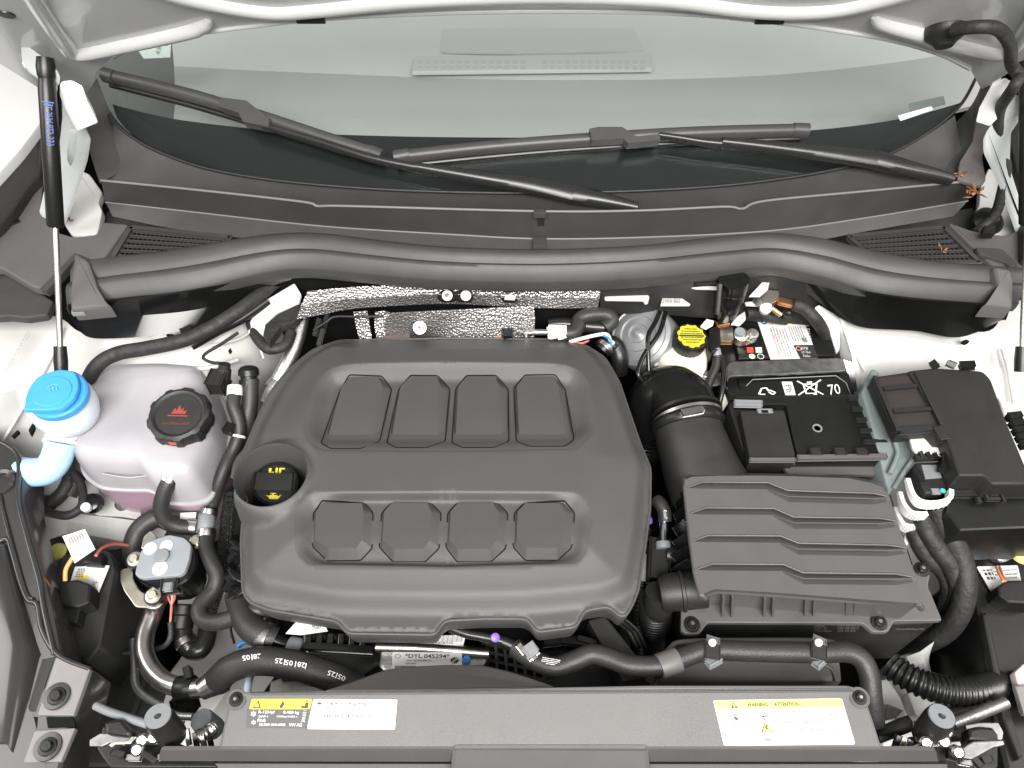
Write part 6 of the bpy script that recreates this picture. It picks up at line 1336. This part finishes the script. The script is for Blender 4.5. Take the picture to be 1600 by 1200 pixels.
plate('plug_plate', [(1440, 726), (1464, 726), (1472, 746), (1446, 748)], -.0285, .003, GREYPL, cn, bev=.0006)
for sx in (0, 1):
    for k in range(4): bar('plug_teeth', (1427+sx*44+k*3, 736+k*5, -.026), (1434+sx*44+k*3, 735+k*5, -.026), .0035, .004, BLACK, cn, bev=.0004)
bar('black_latch', (1470, 722, -.018), (1482, 726, -.018), .02, .012, BLACK, cn)
for k, (pth, z) in enumerate((([(1419, 747), (1426, 768), (1436, 780), (1452, 785), (1474, 783), (1486, 776), (1487, 764)], -.022), ([(1407, 768), (1413, 786), (1424, 799), (1436, 802), (1450, 802)], -.045), ([(1400, 792), (1406, 808), (1414, 819), (1426, 822), (1438, 822)], -.07))):
    P = crom([W(x, y, z) for x, y in pth], 6); n = len(P)
    hgt = .010; v = []; f = []
    for i, p in enumerate(P):
        t_ = (P[min(n-1, i+1)]-P[max(0, i-1)]).normalized(); s_ = t_.cross(Vector((0, 0, 1))).normalized()*.0025
        wv = .4+.6*min(1, i/(n*.35)); v += [p+s_, p-s_, p-s_-Vector((0, 0, .012*wv)), p+s_-Vector((0, 0, .012*wv))]
    for i in range(n-1):
        for j in range(4): f.append((i*4+j, i*4+(j+1) % 4, i*4+4+(j+1) % 4, i*4+4+j))
    f += [(0, 1, 2, 3), tuple(range(n*4-4, n*4))]
    lv = link('locking_lever', fixn(mesh('locking_lever', v, f)), WHITEPL, cn, 50)
    for j in range(5):
        p = P[int(n*(.5+.07*j))]; bar('grip_rib', p+Vector((0, -.0032, -.001)), p+Vector((0, -.0032, -.011)), .0012, .0012, WHITEPL, lv, up=(0, 1, 0), bev=0)
lathe('green_seal', (1473, 767, -.028), (0, 0, 1), [(.003, 0), (.003, .001)], mat('teal_plastic', (.05, .5, .4), .4), cn, n=12); bar('plug_pins', (1456, 768, -.03), (1468, 768, -.03), .006, .002, GREYPL, cn)
for k, (pth, r_) in enumerate((([(1462, 792, -.05), (1472, 815, -.06), (1488, 842, -.07), (1504, 880, -.085), (1508, 920, -.1), (1497, 962, -.13), (1470, 992, -.17), (1430, 1012, -.22)], .0125), ([(1442, 808, -.065), (1450, 832, -.07), (1466, 858, -.08), (1486, 884, -.09), (1498, 920, -.11), (1488, 958, -.15)], .0115), ([(1430, 830, -.08), (1436, 848, -.085), (1450, 870, -.095), (1474, 892, -.105), (1484, 918, -.12), (1478, 950, -.16)], .0105))):
    tag(tube('control_unit_harness', pth, r_, TAPE, None, n=16), ('thickest taped harness leaving the outer white lever plug', 'middle taped harness below the white lever plug', 'innermost taped harness running beside the air filter box')[k], 'harness')
for x, y in ((1456, 822), (1442, 842), (1418, 842)): tag(plate('white_clip', [(x-4, y-8), (x+2, y-4), (x+4, y+6), (x-2, y+10), (x-5, y+2)], -.09, .006, WHITEPL, bev=.0006), {1456: 'white clip between the two thicker taped harnesses', 1442: 'white clip between the two inner taped harnesses', 1418: 'white clip beside the air filter box lid corner'}[x], 'clip')

# =================================================================== ENGINE FRONT, BELOW THE COVER
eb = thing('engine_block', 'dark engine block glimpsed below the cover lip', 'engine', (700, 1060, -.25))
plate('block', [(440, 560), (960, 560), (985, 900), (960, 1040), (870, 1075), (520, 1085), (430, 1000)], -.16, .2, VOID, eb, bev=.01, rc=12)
mf = thing('intake_manifold', 'black ribbed intake manifold in front of the block', 'manifold', (530, 1030, -.15))
plate('manifold_body', [(470, 982), (600, 990), (592, 1040), (560, 1062), (520, 1050), (478, 1030)], -.11, .05, GLOSS, mf, bev=.004, rc=5)
for k in range(6): bar('manifold_rib', (484+k*17, 990+k*.8, -.105), (482+k*17, 1010+k, -.108), .004, .01, GLOSS, mf)
bar('manifold_rail', (478, 1010, -.104), (582, 1016, -.104), .005, .008, GLOSS, mf)
for k in range(4): bar('front_rib', (700, 1012, -.12), (702, 1012, -.12), .001, .001, GLOSS, mf) if False else None
sm_ = thing('alternator_cover', 'silver component with printed engine code labels', 'component', (670, 1040, -.14))
plate('silver_body', [(586, 1008), (640, 1004), (740, 1008), (766, 1018), (758, 1040), (700, 1052), (600, 1050), (584, 1035)], -.115, .05, ALU, sm_, bev=.004, rc=5)
tube('silver_edge', [(588, 1011, -.112), (660, 1013, -.112), (748, 1020, -.112), (764, 1021, -.112)], .0065, STEEL, sm_, n=14)
s, q = sticker('barcode_label', [(616, 996, -.108), (728, 992, -.108), (724, 1008, -.108), (614, 1008, -.108)], PAPER, sm_)
poly2d('barcode', sub(q, .62, .05, .98, .7), [[(i/22, 0), (i/22+.014+.016*(i % 4 == 0), 0), (i/22+.014+.016*(i % 4 == 0), 1), (i/22, 1)] for i in range(22)], GREYINK, s)
text('print', '5WA9501M2A8F8A02', sub(q, .2, .72, .85, .92), INK, s)
s, q = sticker('engine_code_label', [(614, 1019, -.107), (722, 1020, -.107), (722, 1046, -.107), (612, 1045, -.107)], PAPER, sm_)
text('engine_code', '*DYL 045294*', sub(q, .18, .1, .82, .36), INK, s, bold=.006)
text('print', 'V01 S2 09:48:12', sub(q, .2, .46, .55, .56), INK, s); text('print', 'DIN A24', sub(q, .2, .64, .34, .74), INK, s)
poly2d('code_square', sub(q, .84, .3, .95, .68), [[(.2*i, .2*j), (.2*i+.17, .2*j), (.2*i+.17, .2*j+.17), (.2*i, .2*j+.17)] for i in range(5) for j in range(5) if (i*3+j*7) % 4], INK, s)
poly2d('barcode', sub(q, .05, .82, .35, 1), [[(i/14, 0), (i/14+.03, 0), (i/14+.03, 1), (i/14, 1)] for i in range(14)], INK, s); poly2d('maker_mark', sub(q, .03, .12, .12, .4), ringp(12, .14), GREYINK, s)
lathe('blue_dot', (729, 1030, -.107), (0, 0, 1), [(.004, 0), (.004, .0006)], CYAN, sm_, n=14)
pg = tag(plate('paper_tag', [(446, 990), (462, 972), (508, 976), (512, 986), (470, 992)], -.09, .001, PAPER, bev=.0002), 'white paper tag tucked under the cover edge', 'tag')
text('print', 'M201', [(488, 977, -.089), (502, 979, -.089), (500, 984, -.089), (487, 982, -.089)], INK, pg, .0006)
hc = thing('lower_coolant_hose', 'black coolant hose with clamp and grey coupling under the cover', 'hose', (420, 1000, -.14))
tube('hose', [(372, 930, -.13), (380, 958, -.12), (392, 980, -.115), (410, 992, -.115), (428, 1000, -.12)], .0155, HOSE, hc, n=20)
tube('hose_tail', [(428, 1000, -.12), (448, 1008, -.125), (470, 1014, -.13)], .0085, HOSEG, hc, n=16); lathe('clamp', (416, 996, -.117), (.9, -.3, 0), [(.0165, -.006), (.017, 0), (.0165, .006)], GALV, hc, n=24)
lathe('coupling', (464, 1012, -.125), (.9, -.2, .1), [(.009, -.01), (.0115, -.008), (.0115, .004), (.009, .008)], GREYPL, hc, n=20)
tube('blue_lead', [(372, 1010, -.16), (380, 1004, -.158), (390, 1003, -.158)], .003, CYAN, hc, n=8); tube('thin_lead', [(362, 960, -.16), (361, 985, -.16), (366, 1005, -.16)], .0015, BLACK, hc, n=8)
ga = tag(plate('gasket_casting', [(422, 1064), (440, 1058), (444, 1064), (470, 1062), (476, 1068), (520, 1070), (516, 1082), (420, 1084)], -.14, .03, mat('grainy_casting', (.42, .4, .38), .6, metal=.3, bump=.6, bscale=160, var=.2), bev=.003, rc=3), 'grainy cast metal flange behind the shroud edge', 'casting')
tag(tube('clear_pipe', [(392, 1050, -.13), (388, 1068, -.12), (386, 1084, -.115)], .0042, mat('pale_tube', (.45, .5, .58), .3), None, n=10), 'pale clear pipe ducking behind the shroud', 'pipe')
fn = thing('radiator_fan', 'black fan frame grid behind the shroud', 'fan frame', (800, 1060, -.15))
plate('fan_panel', [(748, 1000), (880, 1010), (980, 1040), (1020, 1070), (860, 1080), (790, 1060), (752, 1036)], -.14, .03, BLACKM, fn, bev=.003, rc=5)
for k in range(7): bar('grid_bar', (760+k*14, 1004+k*3, -.13), (762+k*15, 1040+k*6, -.132), .0022, .014, BLACKM, fn, bev=.0005)
for k in range(4): bar('grid_bar', (754, 1008+k*12, -.131), (850, 1026+k*13, -.131), .0022, .012, BLACKM, fn, bev=.0005)
for k in range(3): bar('brace', (850+k*26, 1006-k*4, -.11), (905+k*30, 1000+k*8, -.115), .004, .01, BLACK, fn)
plate('belt_guard', [(918, 968), (945, 960), (1000, 1030), (1010, 1060), (975, 1066), (940, 1010)], -.1, .03, BLACKM, fn, bev=.003, rc=4)
for k in range(3): tube('guard_ring', [(958+k*9, 968, -.1), (980+k*8, 985+k, -.11), (994+k*7, 1012, -.12)], .003, GLOSS, fn, n=10)
sp = thing('small_vent_pipe', 'slim grey black pipe with purple clip under the cover', 'pipe', (760, 995, -.09))
tube('pipe', [(704, 981, -.08), (730, 990, -.08), (756, 995, -.08), (784, 1001, -.08), (802, 1008, -.082)], .0052, HOSEG, sp, n=14)
lathe('purple_clip', (773, 996, -.075), (.3, -.4, 1), [(.0048, -.002), (.0048, .003), (.003, .004)], PURPLE, sp, n=14); tube('sleeve', [(786, 1002, -.08), (800, 1008, -.081), (808, 1014, -.082)], .0068, BLACK, sp, n=14)
ch = thing('long_breather_hose', 'long wavy black hose crossing above the radiator', 'hose', (1060, 1040, -.08))
hp = [(806, 1012, -.083), (820, 1022, -.08), (842, 1035, -.078), (868, 1042, -.076), (896, 1033, -.074), (924, 1022, -.072), (952, 1028, -.07), (982, 1039, -.068), (1018, 1041, -.066), (1045, 1036, -.064), (1076, 1024, -.062), (1108, 1016, -.06), (1180, 1018, -.06), (1280, 1020, -.06), (1322, 1019, -.06), (1346, 1030, -.062), (1358, 1055, -.068), (1362, 1090, -.08), (1366, 1130, -.1)]
tube('hose', hp, .0105, HOSE, ch, n=18)
for k, (x, y) in enumerate(((816, 1014), (832, 1022))): bar('silver_clip', (x-6, y-6, -.064), (x+4, y+6, -.066), .004, .003, STEEL, ch); 
bar('grey_clip', (822, 1020, -.06), (836, 1010, -.06), .010, .006, GREYPL, ch); bar('silver_clip', (826, 1030, -.066), (840, 1018, -.064), .003, .003, STEEL, ch)
greek('hose_print', [W(848, 1027, -.064), W(876, 1032, -.064), W(872, 1042, -.064), W(844, 1038, -.064)], [(0, 1, .1), (0, 1, .35), (0, .9, .6), (.3, .8, .85)], WINK, ch, .002, h=.12, seed=21)
lathe('collar', (1045, 1036, -.064), (1, .35, .05), [(.0125, -.011), (.013, -.009), (.013, .009), (.0125, .011)], mat('grey_rubber', (.11, .105, .1), .5), ch, n=24)
for x in (1113, 1279):
    bar('hose_clip', (x, 1006, -.05), (x, 1028, -.05), .014, .005, BLACKM, ch); bar('clip_foot', (x, 1000, -.055), (x, 1008, -.05), .012, .008, GREYPL, ch); bar('clip_foot', (x+2, 1030, -.056), (x+2, 1036, -.062), .014, .008, GREYPL, ch); lathe('clip_pin', (x, 1004, -.046), (0, -.3, 1), [(.0042, 0), (.0035, .002)], WHITEPL, ch, n=10)
rs = thing('cooling_air_duct', 'dark rounded air duct box behind the shroud', 'duct', (1180, 1070, -.12))
plate('duct_top', [(1026, 1064), (1036, 1036), (1050, 1006, 12), (1075, 1000), (1290, 999, 8), (1312, 1010, 10), (1318, 1066)], -.085, .06, SHROUD, rs, bev=.006, rc=8)
tube('duct_edge', [(1032, 1040, -.083), (1048, 1012, -.083), (1074, 1003, -.083), (1180, 1001, -.083), (1288, 1002, -.083), (1306, 1010, -.083)], .003, SHROUD, rs, n=10)
tube('duct_fold', [(1280, 1036, -.083), (1300, 1046, -.083), (1308, 1066, -.083)], .002, SHROUD, rs, n=8)
# between cover and air box
bv = thing('breather_valve', 'black and chrome breather elbow beside the air filter box', 'valve', (1035, 840, -.1))
tube('elbow', [(1026, 782, -.07), (1032, 788, -.068), (1038, 800, -.07), (1039, 815, -.075)], .0082, HOSE, bv, n=16); tube('chrome_tube', [(1038, 813, -.076), (1036, 834, -.082), (1036, 848, -.085)], .0055, mat('chrome_tube', (.75, .8, .85), .12, metal=1.), bv, n=14)
lathe('ring', (1036, 852, -.086), (0, .8, .2), [(.0085, -.004), (.009, 0), (.0085, .004)], GREYPL, bv, n=18); tube('valve_box', [(1040, 866, -.095), (1062, 868, -.095)], [.013, .013], BLACK, bv, n=18)
bar('valve_stem', (1030, 850, -.1), (1028, 905, -.1), .02, .02, BLACKM, bv, bev=.003); text('tube_print', 'VTC', [(1036, 798, -.055), (1041, 798, -.055), (1042, 812, -.055), (1037, 812, -.055)], WINK, bv, .002)
lp = thing('corrugated_loom', 'slim corrugated wire loom with white tape beside the cover', 'wire loom', (1000, 1000, -.15))
tube('loom', [(1014, 830, -.13), (1008, 880, -.135), (1001, 930, -.14), (998, 970, -.15), (996, 1030, -.18)], .0082, BLACK, lp, n=14, ribs=(.0045, .0009)); tube('white_tape', [(1004, 868, -.132), (1002, 890, -.134), (1000, 910, -.136)], .0098, WHITEPL, lp, n=14)
tag(lathe('blue_cap_plug', (1013, 812, -.09), (.6, 0, .6), [(.006, -.004), (.006, .002), (.003, .004)], PURPLE, None, n=14), 'tiny violet plug beside the cover flank', 'plug')

# =================================================================== RIGHT FRONT CORNER
sleeve = tag(tube('headlamp_corrugated_sleeve', [(1392, 1040, -.12), (1412, 1054, -.115), (1440, 1068, -.11), (1475, 1078, -.11), (1505, 1080, -.112), (1530, 1077, -.12), (1560, 1068, -.14)], .0142, BLACK, None, n=20, ribs=(.0062, .0016)), 'black corrugated sleeve curving towards the headlamp', 'hose')
wp_ = thing('bumper_bracket', 'white folded bracket pieces behind the corrugated sleeve', 'bracket', (1430, 1080, -.2))
loft('fold', [[(1416, 1026, -.17), (1424, 1040, -.17), (1440, 1052, -.17)], [(1438, 1018, -.16), (1446, 1036, -.16), (1452, 1056, -.16)], [(1460, 1002, -.17), (1452, 1026, -.17), (1452, 1056, -.18)]], PRIMER, wp_, n=14, thick=.002)
plate('plate', [(1368, 1064), (1388, 1060), (1408, 1090), (1420, 1130), (1370, 1110)], -.2, .02, PRIMER, wp_, bev=.002, rc=3); plate('plate', [(1418, 1082), (1442, 1082), (1474, 1112), (1452, 1130), (1430, 1116)], -.19, .02, PRIMER, wp_, bev=.002, rc=3)
cs = thing('paper_cards', 'pale grey folded cards beside the shroud corner', 'card', (1390, 1135, -.17))
for px, m_ in (([(1368, 1098), (1386, 1101), (1380, 1138), (1368, 1134)], BRK), ([(1387, 1100), (1412, 1110), (1400, 1122), (1382, 1126)], BRK), ([(1400, 1122), (1414, 1120), (1418, 1130), (1398, 1136)], BRK)): plate('card', px, -.17, .002, m_, cs, bev=.0003)
tube('pen_line', [(1371, 1126, -.168), (1374, 1115, -.168), (1378, 1113, -.168), (1383, 1124, -.168)], .0012, INK, cs, n=6)
for k, (pth, r_, m_) in enumerate((([(1370, 1150, -.11), (1396, 1140, -.105), (1424, 1129, -.1)], .0075, HOSE), ([(1488, 1132, -.1), (1530, 1115, -.1), (1572, 1098, -.1)], .0058, ALU), ([(1484, 1118, -.12), (1512, 1110, -.12), (1545, 1098, -.12)], .0075, HOSE))):
    tag(tube('release_cable', pth, r_, m_, None, n=12), ('black cable running from shroud corner to the latch', 'dull metal rod beside the latch', 'black cable behind the dull metal rod')[k], 'cable')
t = thing('bonnet_latch', 'bonnet latch with rubber stop beside the fan warning label', 'latch', (1460, 1180, -.09))
tube('rubber_stop', [(1471, 1119, -.035), (1465, 1127, -.045), (1448, 1150, -.075)], [.0125, .0138, .0142, .014], BLACKM, t, n=24, straight=True)
d_ = (W(1471, 1119, -.035)-W(1465, 1127, -.045)).normalized(); lathe('stop_face', W(1471, 1119, -.035), d_, [(.0122, -.001), (.0115, .0015), (.0035, .0015), (.003, 0)], GREYPL, t, n=24)
plate('latch_plate', [(1426, 1126), (1436, 1124), (1442, 1156), (1432, 1162)], -.07, .003, STEEL, t, bev=.0006); plate('latch_edge', [(1420, 1168), (1432, 1162), (1470, 1160), (1500, 1158), (1502, 1165), (1470, 1166), (1434, 1168)], -.06, .003, GALV, t, bev=.0006)
plate('latch_arm', [(1494, 1176), (1510, 1164), (1520, 1158), (1568, 1156), (1570, 1164), (1552, 1168), (1520, 1186), (1500, 1184)], -.062, .006, GALV, t, bev=.001, rc=2)
plate('latch_plate', [(1508, 1133), (1530, 1129), (1560, 1129), (1568, 1144), (1566, 1156), (1512, 1150)], -.07, .004, GALV, t, bev=.0006, rc=2); plate('latch_cover', [(1512, 1138), (1530, 1134), (1552, 1136), (1562, 1150), (1560, 1158), (1514, 1156)], -.06, .014, BLACK, t, bev=.003, rc=4)
for x, y in ((1474, 1158), (1446, 1160), (1496, 1175), (1478, 1142)): lathe('rivet', (x, y, -.055), (-.2, -.4, 1), [(.006, -.005), (.006, .002), (.004, .004)], STEEL, t, n=14)
plate('latch_body', [(1400, 1160), (1424, 1150), (1500, 1150), (1560, 1160), (1560, 1200), (1480, 1215), (1470, 1192), (1404, 1180)], -.09, .03, BLACKM, t, bev=.002, rc=4)
for k in range(5): bar('catch_part', (1404+k*9, 1150+k*3, -.07), (1398+k*9, 1168+k*2, -.075), .004, .006, (BLACK, ZINC, GALV, BLACK, GALV)[k], t, bev=.0005)
for k in range(4): bar('lower_part', (1480+k*18, 1180+(k % 2)*9, -.078), (1500+k*16, 1186+(k % 3)*6, -.078), .005, .006, (BLACK, GALV, BLACKM, BLACK)[k], t, bev=.0005)
hr = thing('headlamp_carrier', 'black headlamp carrier with barcode label beside the taped harness', 'headlamp', (1570, 1150, -.12))
plate('carrier', [(1512, 880), (1530, 868), (1660, 850), (1660, 1250), (1580, 1250), (1564, 1180), (1545, 1090), (1535, 1000), (1525, 950)], -.13, .18, BLACK, hr, bev=.006, rc=8)
plate('carrier_edge', [(1535, 960), (1542, 955), (1575, 1090), (1600, 1180), (1592, 1188), (1566, 1120)], -.122, .012, BLACKM, hr, bev=.003, rc=3)
s, q = sticker('barcode_label', [(1525, 886, -.128), (1589, 884, -.128), (1600, 930, -.128), (1553, 934, -.128)], PAPER, hr, rc=.04, lift=.0008)
poly2d('code_square', sub(q, .06, .12, .32, .5), [[(.125*i, .125*j), (.125*i+.11, .125*j), (.125*i+.11, .125*j+.11), (.125*i, .125*j+.11)] for i in range(8) for j in range(8) if (i*5+j*3+i*j) % 3], INK, s)
text('print', 'A 2140 HELLA', sub(q, .55, .08, .95, .18), GREYINK, s) if False else greek('small_print', q, [(.35, .5, .2), (.55, .95, .16), (.6, .95, .3), (.6, .9, .42), (.35, .5, .3)], GREYINK, s, h=.05, seed=31)
poly2d('barcode', sub(q, .3, .62, .5, .92), [[(i/8, 0), (i/8+.06, 0), (i/8+.06, 1), (i/8, 1)] for i in range(8)], INK, s)
plate('plug', [(1558, 916), (1572, 906), (1620, 905), (1620, 945), (1576, 942), (1560, 930)], -.105, .03, BLACK, hr, bev=.003, rc=3)
for k, m_ in enumerate((ORANGE, REDWIRE)): tube('plug_wire', [(1557+k*5, 886, -.12), (1562+k*4, 898, -.11), (1568+k*3, 908, -.104)], .0016, m_, hr, n=8)
lathe('yellow_tab', (1598, 864, -.11), (0, 0, 1), [(.014, -.003), (.014, .002), (.012, .003)], mat('pale_yellow_plastic', (.7, .66, .25), .4), hr, n=20)
lathe('adjuster', (1565, 862, -.115), (0, -.2, 1), [(.012, -.01), (.012, 0), (.006, .002), (.005, .006)], GALV, hr, n=18)
plate('lamp_glass', [(1585, 1050), (1600, 1036), (1660, 1030), (1660, 1120), (1600, 1110)], -.11, .01, mat('pink_lamp_plastic', (.5, .42, .42), .3), hr, bev=.002, rc=3); plate('tab', [(1586, 1072), (1650, 1066), (1650, 1120), (1600, 1116)], -.105, .006, BRK, hr, bev=.001)
wd = thing('wing_stiffener', 'cream stained sheet metal stiffener below the fuse box', 'bracket', (1550, 850, -.1))
plate('stiffener', [(1502, 854), (1520, 842), (1530, 836), (1560, 836), (1580, 816), (1600, 794), (1640, 790), (1640, 822), (1600, 834), (1560, 850), (1506, 872)], -.1, .004, mat('stained_cream_paint', (.62, .58, .47), .4, var=.2, vscale=40), wd, bev=.001, rc=2)
for k, (x, y) in enumerate(((1490, 828), (1514, 824), (1546, 822))): plate('black_tab', [(x-8, y-8), (x+8, y-6), (x+9, y+6), (x-4, y+9)], -.09, .01, BLACKM, wd, bev=.001)

# ------------------------------------------------------------------ marks and holes on the white panels
def mark(px, z, lab): return tag(plate('panel_hole', px, z, .004, VOID, bev=.0003, rc=1.5), lab, 'hole')
text('wing_stamp', 'TMBJR7NX4SY', [W(9, 582, -.02), W(46, 524, -.02), W(52, 528, -.02), W(15, 586, -.02)], GREYINK, None, .003) if False else None
